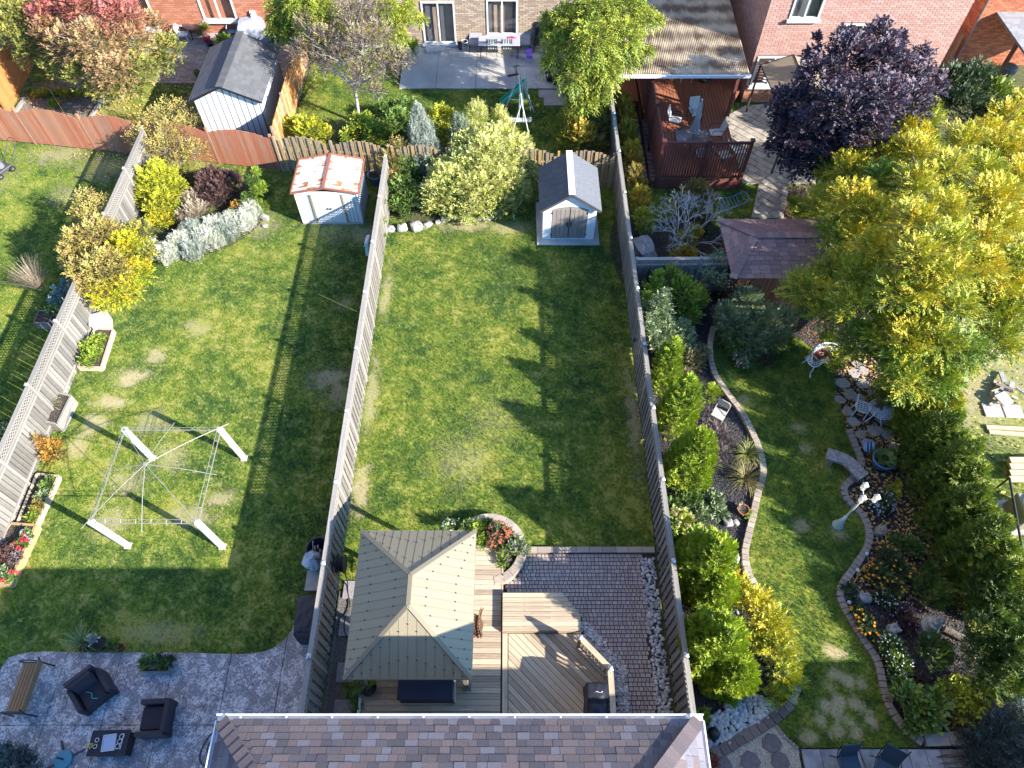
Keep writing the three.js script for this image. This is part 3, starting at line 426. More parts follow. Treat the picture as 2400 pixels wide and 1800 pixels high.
{ // pavers
  const t = thing('paver_patio', '', ''); t.userData = { kind: 'structure' };
  const pM = brickSet([[.36, .29, .26], [.4, .32, .28], [.34, .275, .26], [.44, .37, .33], [.38, .33, .31]], 1), r = rng(51);
  mesh('joint_sand', sheetGeo([[-.2, -7.5], [4.15, -7.5], [4.15, -1.8], [-.2, -1.8]], .012, 1), M({ c: [.05, .043, .04] }), t, 'structure');
  const g = new THREE.BoxGeometry(1, 1, 1), list = [], px = .116, pz = .113; const bad = (x, z) => x < 2.72 && z > -4.3 || x < 1.95 && z > -6.2 && z < -4 && x - 1.4 < (z + 6.16) * .8 || (x - 1.9) < (z + 5.1) * .98 && z > -5.2 && z < -4.1;
  for (let z = -7.36, k = 0; z < -2; z += pz, k++) for (let x = -.2 + (k % 2) * .05; x < 3.8; ) { const w = r() < .5 ? px : r() < .5 ? px * .8 : px * 1.25; const cx = x + w / 2; x += w; if (bad(cx, z) || Math.hypot(cx + .62, z + 7.45) < 1.0 || cx > 3.74 + .03 * Math.sin(z * 3)) continue; list.push([cx, z, w]); }
  list.sort((a, b) => Math.hypot(a[0] - 2, a[1] + 3.6) - Math.hypot(b[0] - 2, b[1] + 3.6)); const rest = new Map();
  list.forEach(([x, z, w], i) => { const m = pick(pM, r), y = .03 + rr(-.003, .003, r), sx = w - .02, sz = pz - .02; if (i < 290) { const q = bx('paver', t, m, [x, y, z], [sx, .05, sz]); q.rotation.set(rr(-.012, .012, r), rr(-.03, .03, r), rr(-.012, .012, r)); } else { const b = new THREE.BoxGeometry(sx, .05, sz); b.rotateX(rr(-.015, .015, r)); b.rotateZ(rr(-.015, .015, r)); b.rotateY(rr(-.03, .03, r)); b.translate(x, y, z); (rest.get(m) ?? rest.set(m, []).get(m)).push(b); } });
  for (const [m, gs] of rest) mesh('paver_field', merge(gs), m, t, 'stuff');
  for (let x = .38, k = 0; x < 3.9; k++) { const w = rr(.34, .42, r); bx('edging_block', t, pick(curbM, r), [x + w / 2, .05, -7.53], [w - .01, .14, .17]); x += w; }
}
// curved planter wall at the deck corner
{
  const t = thing('stone_planter', 'curved stone planter wall at the corner of the deck', 'planter'), r = rng(61), c = V(-.66, 0, -7.5);
  mesh('soil', new THREE.CylinderGeometry(.86, .86, .2, 24).translate(c.x, .1, c.z), soilM, t);
  for (const [n, y, off] of [[15, .09, 0], [15, .24, .1]]) for (let i = 0; i < n; i++) { const a = -2.75 + (i + off) / n * 4.15, a2 = a + 4.15 / n - .02, s = new THREE.Shape(); const R1 = .84, R2 = 1.07; s.absarc(0, 0, R2, a, a2, false); s.absarc(0, 0, R1, a2, a, true); const g = new THREE.ExtrudeGeometry(s, { depth: .135, bevelEnabled: true, bevelSize: .008, bevelThickness: .008, bevelSegments: 1, curveSegments: 3 }); g.rotateX(Math.PI / 2); g.translate(c.x, y + .06, c.z); mesh('stone', g, pick(curbM, r), t); }
}
const shingleLight = [granule([.05, .055, .065], [.105, .112, .128]), granule([.058, .064, .075], [.12, .127, .145])];
{ // resin shed
  const t = thing('resin_shed', 'white plastic shed with grey roof and taupe double doors on a concrete pad', 'shed', V(2.18, 0, -20.2)), W = 2.0, Dp = 2.1, hw = 1.72, hr = 2.42, wm = M({ c: [.72, .73, .72], roughness: .5 });
  const s = new THREE.Shape([[-W / 2, .05], [W / 2, .05], [W / 2, hw], [0, hr - .05], [-W / 2, hw]].map(p => new THREE.Vector2(...p))); s.holes.push(new THREE.Path([[-.68, .08], [-.68, 1.58], [-.4, 1.68], [0, 1.72], [.4, 1.68], [.68, 1.58], [.68, .08]].map(p => new THREE.Vector2(...p))));
  mesh('front_wall', new THREE.ExtrudeGeometry(s, { depth: .05, bevelEnabled: false }).translate(0, 0, -.05), wm, t);
  mesh('wall', merge([boxGeo([-W / 2 + .025, .88, -Dp / 2 - .03], [.05, 1.66, Dp - .05]), boxGeo([W / 2 - .025, .88, -Dp / 2 - .03], [.05, 1.66, Dp - .05]), boxGeo([0, .88, -Dp], [W - .1, 1.66, .05])]), wm, t);
  const taupe = M({ c: [.25, .215, .195], roughness: .5, bumpMap: woodBump, bumpScale: .003 });
  for (const q of [-1, 1]) { const ds = new THREE.Shape([[0, .09], [.66, .09], [.66, 1.57], [.4, 1.67], [0, 1.71]].map(p => new THREE.Vector2(p[0] * q + q * .012, p[1]))); const d = mesh('door', new THREE.ExtrudeGeometry(ds, { depth: .04, bevelEnabled: false }).translate(0, 0, -.06), taupe, t); for (let k = 0; k < 4; k++) bx('door_plank', d, k % 2 ? taupe : shade(taupe, .93), [q * (.02 + .08 + k * .16), .86, -.012], [.145, 1.4 - k * .012, .02]); const hd = mesh('handle', merge([boxGeo([q * .07, .85, .03], [.035, .22, .03]), boxGeo([q * .07, .95, .01], [.03, .03, .04]), boxGeo([q * .07, .75, .01], [.03, .03, .04])]), black, d); for (const y of [.3, 1.4]) bx('hinge', d, black, [q * .67, y, .005], [.05, .07, .03]); }
  const e = .14, A = V(-W / 2 - e, hw - .1, .16), B = V(-W / 2 - e, hw - .1, -Dp - .16), C = V(0, hr, -Dp - .16), D = V(0, hr, .16), A2 = V(W / 2 + e, hw - .1, .16), B2 = V(W / 2 + e, hw - .1, -Dp - .16);
  const under = [shade(shingleLight[0], .7)]; const rg = merge([]. concat(...[[A, B, C, D], [B2, A2, D, C]].map(l => { const g = new THREE.BufferGeometry(); const q = [0, 1, 2, 0, 2, 3].flatMap(i => [l[i].x, l[i].y, l[i].z]); g.setAttribute('position', new THREE.Float32BufferAttribute(q, 3)); g.setAttribute('uv', new THREE.Float32BufferAttribute(new Array(12).fill(0), 2)); g.computeVertexNormals(); return [g]; })));
  const roof = mesh('roof', rg, under[0], t);
  tiles(roof, 'shingle', shingleLight, [B, A, D, C], .3, .21, { t: .014, lift: .02, tilt: -.05, stagger: true, seed: 62, gx: .004 });
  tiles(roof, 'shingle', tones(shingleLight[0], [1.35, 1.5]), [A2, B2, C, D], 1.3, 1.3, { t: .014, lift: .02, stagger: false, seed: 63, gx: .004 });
  mesh('ridge_cap', merge([boxGeo([0, hr + .035, -Dp / 2], [.24, .035, Dp + .34])]), M({ c: [.6, .61, .64], roughness: .4 }), roof);
  for (const [p, q] of [[A, D], [D, A2]]) beam('fascia', roof, shade(shingleLight[0], .6), p.clone().add(V(0, -.02, .0)), q.clone().add(V(0, -.02, .0)), .1, .04);
  const pad = thing('concrete_pad', 'pale concrete slab under the grey roofed shed', 'slab', V(2.19, 0, -21.1)); mesh('slab', new RoundedBoxGeometry(2.44, .12, 2.4, 2, .02).translate(0, .0, 0), concrete, pad); pad.userData = { kind: 'structure' };
}
// rusty white metal shed in the left garden
{
  const t = thing('metal_shed', 'small white metal shed with rust streaked roof beside the fence', 'shed', V(-7.12, 0, -21.15)), W = 2.38, Dp = 1.75, h = 1.62;
  const wallG = (L) => { const gs = []; for (let x = 0; x < L - .01; x += .16) { gs.push(boxGeo([x + .06 - L / 2, h / 2, 0], [.12, h - .06, .03])); gs.push(boxGeo([x + .14 - L / 2, h / 2, -.012], [.04, h - .06, .012])); } return gs; };
  mesh('wall', boxGeo([0, h / 2, -Dp / 2], [W - .08, h - .06, Dp - .08]), M({ c: [.1, .1, .11], roughness: .4 }), t);
  for (const [L, p, a] of [[Dp - .1, [W / 2, -Dp / 2], Math.PI / 2], [Dp - .1, [-W / 2, -Dp / 2], -Math.PI / 2]]) for (let x = 0; x < L; x += .16) { const m = bx('wall_panel', t, whiteMetal, [p[0], h / 2, -Dp + .1 + x + .03], [.03, h - .06, .13]); }
  for (const q of [-1, 1]) for (let x = .62; x < W / 2 - .05; x += .14) bx('wall_panel', t, whiteMetal, [q * (x + .06), h / 2, 0], [.12, h - .06, .03]);
  for (const q of [-1, 1]) { const d = bx('door', t, whiteMetal, [q * .285, h / 2 - .02, .025], [.56, h - .14, .025]); mesh('handle', new THREE.SphereGeometry(.04, 10, 8).scale(1 / .56, 1 / 1.48, 1 / .025), black, d).position.set(-q * .4, 0, .9); const j = mesh('door_jamb', boxGeo([q * .6, h / 2, .03], [.07, h - .05, .06]), M({ c: [.25, .2, .12], roughness: .5 }), t); }
  bx('door_track', t, whiteMetal, [0, h - .06, .03], [W - .02, .1, .07]); bx('base_rail', t, M({ c: [.4, .36, .28] }), [0, .04, .03], [W, .08, .08]);
  const rustT = tex(512, 512, (i, j) => { const u = i / 512, v = j / 512; const st = tfbm(Math.floor(u * 2) * .5 + (u % .5) * .12, v, 16, 4), b = tfbm(u + .3, v + .2, 6, 4), sp = TN(u * 90, v * 90, 90, 90); const edge = Math.max(sst(.1, .0, v), sst(.9, 1, v), sst(.06, 0, u), sst(.95, 1, u)); const k = clamp(sst(.55, .62, st * .85 + b * .16 + edge * .12) * sst(.3, .55, b + .1) + edge * .9 * sst(.2, .5, b + .2)); return mix3(mix3([.74, .68, .6], [.6, .42, .28], clamp(b * 1.6 - .5)), mix3([.3, .1, .035], [.42, .18, .08], sp), k); });
  const rustM = M({ map: rustT, roughness: .7 }), rustTrim = M({ c: [.26, .09, .055], roughness: .75, bumpMap: bumpN, bumpScale: .003 });
  const hr = h + .26, A = V(-W / 2 - .1, h, .14), D = V(0, hr, .14), B = V(-W / 2 - .1, h, -Dp - .12), C = V(0, hr, -Dp - .12);
  for (const q of [-1, 1]) { const L = Math.hypot(W / 2 + .1, hr - h), g = new THREE.BoxGeometry(L, .025, Dp + .26); const m = mesh('roof_sheet', g, rustM, t); m.position.set(q * (W / 4 + .05), (h + hr) / 2, -Dp / 2 + .01); m.rotation.z = -q * Math.atan2(hr - h, W / 2 + .1); for (let z = -.8; z < .9; z += .4) { const s = mesh('rib', boxGeo([0, .02, z], [L, .02, .025]), rustM, m); } for (const z of [-Dp / 2 - .12, Dp / 2 + .12]) mesh('trim', boxGeo([0, .012, z], [L, .07, .05]), rustTrim, m); mesh('trim', boxGeo([q * L / 2, .005, 0], [.05, .06, Dp + .26]), rustTrim, m); }
  bx('ridge_cap', t, rustTrim, [0, hr + .02, -Dp / 2 + .01], [.12, .035, Dp + .3]);
}
// large white shed with dark shingles
{
  const x0 = -13.45, x1 = -10.5, z0 = -26.35, z1 = -30.3, h = 2.0, hr = 2.62, t = thing('garden_shed', 'large white panelled shed with dark shingled gable roof', 'shed', V((x0 + x1) / 2, 0, z0)), W = x1 - x0 - .25, Dp = z0 - z1;
  const s = new THREE.Shape([[-W / 2, 0], [W / 2, 0], [W / 2, h], [0, hr - .06], [-W / 2, h]].map(p => new THREE.Vector2(...p))); mesh('wall', new THREE.ExtrudeGeometry(s, { depth: Dp - .2, bevelEnabled: false }).translate(0, 0, -Dp + .1), shade(whiteMetal, .16), t);
  for (let x = -W / 2 + .012; x < W / 2 - .1; x += .27) { const w = Math.min(.222, W / 2 - x), hh = h + (hr - h - .1) * (1 - Math.abs(x + w / 2) / (W / 2)) - .03; bx('wall_panel', t, whiteMetal, [x + w / 2, hh / 2, -.09], [w, hh, .03]); }
  for (let z = -.12; z > -Dp + .35; z -= .2) for (const q of [-1, 1]) bx('wall_panel', t, whiteMetal, [q * W / 2, h / 2, z - .1], [.03, h, .172]);
  const sh = [granule([.035, .036, .04], [.1, .1, .11]), granule([.045, .045, .05], [.12, .12, .125])]; const e = .2, A = V(-W / 2 - e, h - .1, .1), B = V(-W / 2 - e, h - .1, -Dp), C = V(0, hr, -Dp), D = V(0, hr, .1), A2 = V(W / 2 + e, h - .1, .1), B2 = V(W / 2 + e, h - .1, -Dp);
  const roof = mesh('roof', merge([[A, B, C, D], [B2, A2, D, C]].map(l => { const g = new THREE.BufferGeometry(); g.setAttribute('position', new THREE.Float32BufferAttribute([0, 1, 2, 0, 2, 3].flatMap(i => [l[i].x, l[i].y, l[i].z]), 3)); g.setAttribute('uv', new THREE.Float32BufferAttribute(new Array(12).fill(0), 2)); g.computeVertexNormals(); return g; })), sh[0], t);
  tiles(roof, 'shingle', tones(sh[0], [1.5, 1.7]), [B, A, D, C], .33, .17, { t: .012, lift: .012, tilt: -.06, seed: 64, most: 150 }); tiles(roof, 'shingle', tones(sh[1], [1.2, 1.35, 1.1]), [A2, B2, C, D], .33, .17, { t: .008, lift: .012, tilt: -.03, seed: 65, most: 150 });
  for (let k = 0; k < 16; k++) bx('ridge_cap', roof, pick(sh), [0, hr + .022 + .004 * (k % 2), -.05 - k * .255], [.32, .02, .24]).rotation.x = .05;
  for (const [p, q] of [[A, D], [D, A2]]) beam('fascia', roof, darkMetal, p, q, .08, .03);
}
{ // brown hut with hip roof of shingles
  const h = 2.0, t = thing('garden_hut', 'brown wooden hut with mauve-brown shingled hip roof', 'shed'); const a = G(1690, 655, 1.95), b = G(1925, 650, 1.95), c = G(1930, 517, 1.95), d = G(1683, 517, 1.95), x0 = d.x + .02, x1 = b.x + .9, z0 = c.z, z1 = a.z, hr = 2.6, mid = (z0 + z1) / 2, k = (z1 - z0) / 2;
  mesh('wall', boxGeo([(x0 + x1) / 2, .97, mid], [x1 - x0 - .55, 1.94, z1 - z0 - .55]), M({ c: [.09, .035, .022] }), t); for (let x = x0 + .32; x < x1 - .3; x += .15) bx('wall_board', t, M({ c: [.22, .085, .05] }), [x + .07, .97, z1 - .265], [.135, 1.9, .025]);
  for (let z = z0 + .32; z < z1 - .3; z += .15) bx('wall_board', t, M({ c: [.12, .045, .03] }), [x0 + .265, .97, z + .07], [.025, 1.9, .135]);
  const hs = [granule([.17, .1, .1], [.36, .22, .21]), granule([.14, .085, .085], [.3, .19, .185]), granule([.21, .13, .12], [.42, .27, .24])]; const A = V(x0, h, z1), B = V(x1, h, z1), C = V(x1, h, z0), D = V(x0, h, z0), P = V(x0 + k * .62, hr, mid), Q = V(x1 - k * .62, hr, mid);
  const fl = [[A, B, Q], [A, Q, P], [D, A, P], [C, D, P], [C, P, Q], [B, C, Q]]; const g = new THREE.BufferGeometry(); g.setAttribute('position', new THREE.Float32BufferAttribute(fl.flat().flatMap(p => [p.x, p.y, p.z]), 3)); g.setAttribute('uv', new THREE.Float32BufferAttribute(new Array(36).fill(0), 2)); g.computeVertexNormals(); const roof = mesh('roof', g, hs[1], t);
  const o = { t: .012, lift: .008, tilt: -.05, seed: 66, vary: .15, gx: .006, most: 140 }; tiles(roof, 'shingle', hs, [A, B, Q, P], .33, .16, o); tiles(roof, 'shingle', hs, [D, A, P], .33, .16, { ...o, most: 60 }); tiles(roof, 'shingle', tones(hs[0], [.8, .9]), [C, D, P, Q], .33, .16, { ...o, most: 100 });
  for (const [p, q] of [[A, P], [D, P], [P, Q], [B, Q], [C, Q]]) { const n = Math.ceil(p.distanceTo(q) / .2); for (let i = 0; i < n; i++) { const u = p.clone().lerp(q, i / n), v = p.clone().lerp(q, (i + 1.2) / n); u.y += .03; v.y += .02; beam('ridge_cap', roof, pick(hs), u, v, .018, .26); } }
}
// ---------------------------------------------------------------- foliage
const leafM = new THREE.MeshPhysicalMaterial({ vertexColors: true, roughness: .62, transmission: .3, thickness: 0, side: THREE.DoubleSide });
const petalM = new THREE.MeshPhysicalMaterial({ vertexColors: true, roughness: .8, transmission: .25, thickness: 0, side: THREE.DoubleSide });
const bark = M({ map: grainy([.08, .062, .05], [.24, .2, .165], 16), bumpMap: bumpN, bumpScale: .02 }), paleBark = M({ map: grainy([.3, .28, .26], [.55, .52, .49], 16), bumpMap: bumpN, bumpScale: .01 }), twigM = M({ c: [.2, .14, .1] }), redTwig = M({ c: [.2, .05, .04] });
// growth habits: leaf length and width, leaves per spray, spray length, droop, outward and upward pull, flatness, coverage
const HABIT = {
  broad: { len: .10, wid: .06, per: 6, spr: .26, droop: .1, out: .9, up: .35, dens: 1.5 },
  big: { len: .17, wid: .11, per: 4, spr: .22, droop: .12, out: .9, up: .3, dens: 1.4 },
  maple: { len: .135, wid: .12, per: 5, spr: .4, droop: .15, out: .9, up: .25, dens: 1.35 },
  small: { len: .06, wid: .036, per: 8, spr: .2, droop: .05, out: .9, up: .5, dens: 1.5 },
  ash: { len: .125, wid: .045, per: 9, spr: .42, droop: .55, out: 1, up: .1, dens: 1.5 },
  locust: { len: .115, wid: .038, per: 14, spr: .5, droop: .18, out: .9, up: .3, dens: 1.75 },
  cedar: { len: .098, wid: .029, per: 10, spr: .17, droop: -.1, out: .8, up: .75, dens: 1.9, thick: .1 },
  frond: { len: .10, wid: .03, per: 14, spr: .42, droop: .1, out: 1, up: .35, dens: 1.2 },
  juniper: { len: .08, wid: .02, per: 10, spr: .34, droop: .12, out: 1, up: .5, dens: 1.3 },
  spiky: { len: .1, wid: .02, per: 9, spr: .34, droop: 0, out: .45, up: 1.1, dens: 1.1 },
  sparse: { len: .08, wid: .05, per: 4, spr: .3, droop: .1, out: .9, up: .4, dens: .3 },
  pear: { len: .08, wid: .05, per: 6, spr: .3, droop: .15, out: .9, up: .3, dens: .6 },
};
const L3 = (...a) => a;
const PAL = { // inner, outer, accent, accent share
  lime: [L3(.10, .19, .010), L3(.28, .38, .016), L3(.36, .37, .03), .15], ash: [L3(.12, .19, .012), L3(.33, .38, .022), L3(.42, .40, .03), .25],
  cedar: [L3(.11, .19, .008), L3(.36, .47, .012), L3(.46, .50, .02), .15], darkcedar: [L3(.045, .1, .012), L3(.13, .21, .022), L3(.19, .25, .03), .12], hedge: [L3(.08, .15, .01), L3(.26, .33, .02), L3(.36, .34, .03), .15],
  green: [L3(.05, .11, .012), L3(.14, .24, .025), L3(.2, .25, .04), .12], dark: [L3(.03, .06, .014), L3(.08, .13, .035), L3(.12, .16, .06), .15],
  gold: [L3(.24, .30, .010), L3(.62, .54, .010), L3(.66, .43, .010), .2], goldgreen: [L3(.13, .21, .010), L3(.40, .43, .015), L3(.58, .49, .015), .3],
  goldhedge: [L3(.22, .2, .015), L3(.55, .45, .03), L3(.58, .34, .03), .25], yellow: [L3(.2, .24, .012), L3(.52, .52, .022), L3(.55, .47, .02), .15],
  maple: [L3(.02, .015, .026), L3(.12, .08, .12), L3(.16, .05, .05), .12], barberry: [L3(.05, .02, .02), L3(.13, .06, .05), L3(.2, .1, .07), .2],
  red: [L3(.25, .10, .05), L3(.55, .15, .14), L3(.5, .22, .12), .3], salmon: [L3(.25, .16, .06), L3(.5, .27, .15), L3(.42, .35, .12), .35], olive: [L3(.12, .14, .02), L3(.33, .33, .06), L3(.42, .30, .07), .2],
  bronze: [L3(.2, .17, .03), L3(.5, .42, .10), L3(.4, .22, .08), .2], bronzegreen: [L3(.12, .11, .02), L3(.30, .24, .035), L3(.36, .22, .04), .2],
  pearbrown: [L3(.1, .07, .06), L3(.26, .17, .14), L3(.38, .34, .08), .32], variegated: [L3(.2, .25, .03), L3(.62, .62, .15), L3(.68, .65, .3), .35], silver: [L3(.16, .20, .14), L3(.42, .46, .38), L3(.5, .52, .46), .2],
  greysilver: [L3(.10, .14, .08), L3(.27, .33, .22), L3(.35, .38, .28), .15], lavender: [L3(.34, .36, .27), L3(.76, .75, .68), L3(.45, .5, .3), .25], varigreen: [L3(.07, .12, .035), L3(.22, .30, .12), L3(.42, .47, .28), .25],
  cotone: [L3(.08, .09, .03), L3(.24, .24, .1), L3(.3, .2, .1), .25], dry: [L3(.2, .15, .09), L3(.45, .36, .25), L3(.5, .42, .3), .2], orange: [L3(.28, .14, .02), L3(.55, .26, .02), L3(.5, .35, .04), .25], heath: [L3(.1, .07, .08), L3(.28, .2, .22), L3(.2, .22, .12), .2],
  blue: [L3(.03, .05, .045), L3(.1, .135, .13), L3(.14, .17, .16), .15], cabbage: [L3(.08, .16, .13), L3(.18, .3, .26), L3(.24, .34, .3), .2], rust: [L3(.2, .05, .03), L3(.42, .14, .07), L3(.35, .1, .06), .3], hosta: [L3(.06, .12, .014), L3(.2, .3, .03), L3(.3, .36, .06), .15],
};
class Leaves {
  constructor(o) { this.p = []; this.n = []; this.c = []; this.o = o; }
  leaf(b, d, nn, len, wid, c) { // b base, d unit direction, nn approximate normal
    const s = d.clone().cross(nn); if (s.lengthSq() < 1e-6) return; s.normalize(); const n = s.clone().cross(d), p = this.p, o = this.o, bx = b.x - o.x, by = b.y - o.y, bz = b.z - o.z, k = .45 * len, w = wid / 2, f = wid * .18;
    p.push(bx, by, bz, bx + d.x * k + s.x * w + n.x * f, by + d.y * k + s.y * w + n.y * f, bz + d.z * k + s.z * w + n.z * f, bx + d.x * len, by + d.y * len, bz + d.z * len, bx + d.x * k - s.x * w + n.x * f, by + d.y * k - s.y * w + n.y * f, bz + d.z * k - s.z * w + n.z * f);
    for (let i = 0; i < 4; i++) { this.n.push(n.x, n.y, n.z); this.c.push(c[0], c[1], c[2]); }
  }
  get geo() { const g = new THREE.BufferGeometry(), q = this.p.length / 12, ix = new Uint32Array(q * 6); for (let i = 0; i < q; i++) { const a = i * 4; ix.set([a, a + 1, a + 2, a, a + 2, a + 3], i * 6); } g.setAttribute('position', new THREE.BufferAttribute(new Float32Array(this.p), 3)); g.setAttribute('normal', new THREE.BufferAttribute(new Float32Array(this.n), 3)); g.setAttribute('color', new THREE.BufferAttribute(new Float32Array(this.c), 3)); g.setIndex(new THREE.BufferAttribute(ix, 1)); return g; }
}
const unit = r => { const y = r() * 2 - 1, a = r() * 6.2832, s = Math.sqrt(1 - y * y); return V(s * Math.cos(a), y, s * Math.sin(a)); };
// fill clumps {c, r, ky, pal} with sprays of leaves
function grow(L, clumps, hb, seed, o = {}) {
  const r = rng(seed), lo = Math.min(...clumps.map(q => q.c.y - q.r)), hi = Math.max(...clumps.map(q => q.c.y + q.r));
  for (const q of clumps) {
    const A = PAL[q.pal], ky = q.ky ?? 1, sc = o.leafScale ?? 1, len = hb.len * sc, wid = hb.wid * sc, spr = Math.min(hb.spr, q.r * .9);
    const N = Math.round((o.dens ?? 1) * hb.dens * 7.5 * q.r * q.r * (.45 + .55 * ky) / (len * wid * .5) / hb.per), ct = rr(-.14, .14, r);
    for (let k = 0; k < N; k++) {
      const u = unit(r); if (u.y < -.35 && r() < .75) u.y *= -1; if (o.ground && u.y < 0) u.y *= -.6;
      const bump = .86 + .3 * n3(u.x * 2.3 + q.c.x * 3, u.y * 2.3 + q.c.y, u.z * 2.3 + q.c.z * 3), depth = Math.pow(r(), hb.thick ? 3 : 1.7) * .55, rho = q.r * bump * (1 - depth);
      const p = V(u.x * rho, u.y * rho * ky, u.z * rho).add(q.c); if (p.y < .02) p.y = .02 + r() * .04;
      const d = u.clone().multiplyScalar(hb.out).add(V(0, hb.up, 0)).addScaledVector(unit(r), .55).normalize();
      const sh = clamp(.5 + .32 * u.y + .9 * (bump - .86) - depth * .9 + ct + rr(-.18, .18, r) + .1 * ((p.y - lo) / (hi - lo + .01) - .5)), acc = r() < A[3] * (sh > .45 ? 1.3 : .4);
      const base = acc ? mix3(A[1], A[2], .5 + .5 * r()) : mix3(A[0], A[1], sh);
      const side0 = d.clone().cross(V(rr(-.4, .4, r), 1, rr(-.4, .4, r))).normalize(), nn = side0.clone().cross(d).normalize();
      p.addScaledVector(d, -spr * .6);
      for (let i = 0; i < hb.per; i++) {
        const t = (i + .5) / hb.per, sd = i % 2 ? 1 : -1, b = p.clone().addScaledVector(d, spr * t); b.y -= hb.droop * spr * t * t; if (b.y < .015) b.y = .015;
        const ld = d.clone().multiplyScalar(.55 + t * .5).addScaledVector(side0, sd * (1.05 - t * .7)).addScaledVector(unit(r), .3); ld.y -= hb.droop * (.5 + t * .6); ld.normalize();
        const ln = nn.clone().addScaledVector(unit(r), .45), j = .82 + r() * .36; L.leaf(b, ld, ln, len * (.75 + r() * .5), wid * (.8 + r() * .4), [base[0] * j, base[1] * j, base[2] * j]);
      }
    }
  }
}
function limbGeo(a, b, r0, r1, r, sag = .12) { const m = a.clone().lerp(b, .5).addScaledVector(unit(r), a.distanceTo(b) * sag); const c = new THREE.CatmullRomCurve3([a, m, b]), n = 4, P = c.getPoints(n), gs = []; for (let i = 0; i < n; i++) gs.push(rodGeo(P[i], P[i + 1], lerp(r0, r1, i / n), lerp(r0, r1, (i + 1) / n), 5)); return gs; }
// plant o: clumps [[u, v, h, pixels, squash, palette]], habit, pal, base [u, v] or null, trunk radius
function plant(name, label, cat, o) {
  const hb = HABIT[o.habit], cl = o.clumps.map(q => q.c ? { pal: o.pal, ky: 1, ...q } : ({ c: G(q[0], q[1], q[2]), r: pxm(q[3], q[1], q[2]) , ky: q[4] ?? o.ky ?? 1, pal: q[5] ?? o.pal }));
  let b; if (o.base) b = G(...o.base); else { b = V(0, 0, 0); for (const q of cl) b.add(q.c); b.multiplyScalar(1 / cl.length); } b.y = o.y ?? 0;
  const t = thing(name, label, cat, b, 0, o.group), r = rng(o.seed ?? Math.round(b.x * 91 + b.z * 57 + 5000)), L = new Leaves(b);
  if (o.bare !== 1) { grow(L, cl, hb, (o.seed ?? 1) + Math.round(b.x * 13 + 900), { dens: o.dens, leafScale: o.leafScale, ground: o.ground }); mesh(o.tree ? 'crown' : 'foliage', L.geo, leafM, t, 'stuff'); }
  const loc = p => p.clone().sub(b);
  if (o.trunk) {
    const top = V(0, 0, 0); for (const q of cl) top.add(loc(q.c)); top.multiplyScalar(1 / cl.length); const fork = V(top.x * .35, Math.max(.12, top.y * (o.fork ?? .4)), top.z * .35), tm = o.bark ?? bark;
    mesh('trunk', merge(limbGeo(V(0, -.05, 0), fork, o.trunk, o.trunk * .75, r, .04)), tm, t);
    const gs = []; for (const q of cl) { const e = loc(q.c); gs.push(...limbGeo(fork, e, o.trunk * .55, o.trunk * .14, r)); for (let i = 0; i < (o.twigs ?? 3); i++) { const f = e.clone().addScaledVector(unit(r), q.r * (.8 + .35 * r())); f.y = Math.max(.05, f.y); gs.push(...limbGeo(e.clone().lerp(fork, .25 * r()), f, o.trunk * .16, o.trunk * .05 + .002, r)); } }
    mesh('branch', merge(gs), tm, t, 'stuff');
  }
  if (o.flowers) { // [count, size, colours, palette spread]
    const [n, s, cols, form = 'disc'] = o.flowers, F = new Leaves(b); for (let i = 0; i < n; i++) { const q = pick(cl, r), u = unit(r); u.y = Math.abs(u.y) * .8 + .25; u.normalize(); const p = V(u.x * q.r, u.y * q.r * q.ky, u.z * q.r).multiplyScalar(1.02).add(q.c), c = pick(cols, r); const m = form === 'ball' ? 40 : 6; for (let k = 0; k < m; k++) { const v = form === 'ball' ? unit(r) : V(Math.cos(k * 1.047), .15, Math.sin(k * 1.047)), j = .8 + .4 * r(); if (form === 'ball') F.leaf(p.clone().addScaledVector(v, s * .75), v.clone().cross(unit(r)).normalize(), v, s * .5, s * .45, c.map(x => x * j)); else F.leaf(p, v.clone().addScaledVector(u, .3).normalize(), u, s, s * .8, c.map(x => x * j)); } }
    mesh('blossom', F.geo, petalM, t, 'stuff');
  }
  return t;
}
const cone = (x, z, h, r, f = {}) => [[.12, 1, 1], [.3, 1.03, 1], [.48, .97, 1], [.65, .84, 1], [.8, .6, 1.2], [.92, .28, 1.7]].map(([y, k, ky]) => ({ c: V(x + .1 * r * Math.sin(y * 9 + x * 5), h * y, z + .1 * r * Math.cos(y * 7 + z * 3)), r: r * k, ky, ...f }));
// arching blades from one root
function fountain(name, label, cat, u, v, n, len, cols, o = {}) {
  const b = G(u, v); b.y = o.y ?? 0; const t = thing(name, label, cat, b, 0, o.group), r = rng(Math.round(u * 7 + v)), L = new Leaves(b);
  for (let i = 0; i < n; i++) { const a = r() * 6.283, e = rr(o.e0 ?? .5, 1.35, r), l = len * rr(.6, 1.1, r), c = mix3(pick(cols, r), pick(cols, r), r()); let p = b.clone().add(V(Math.cos(a) * .04, .02, Math.sin(a) * .04)), d = V(Math.cos(a) * Math.cos(e), Math.sin(e), Math.sin(a) * Math.cos(e)); const m = 5; for (let k = 0; k < m; k++) { const nn = V(-Math.cos(a) * Math.sin(e), Math.cos(e), -Math.sin(a) * Math.sin(e)); L.leaf(p.clone().addScaledVector(d, -l / m * .2), d.clone(), nn.addScaledVector(unit(r), .2), l / m * 1.4, (o.w ?? .022) * (1 - k / m * .6), c); p.addScaledVector(d, l / m); d.y -= (o.arch ?? .32); d.normalize(); if (p.y < .03) p.y = .03; } }
  mesh('foliage', L.geo, leafM, t, 'stuff'); return t;
}
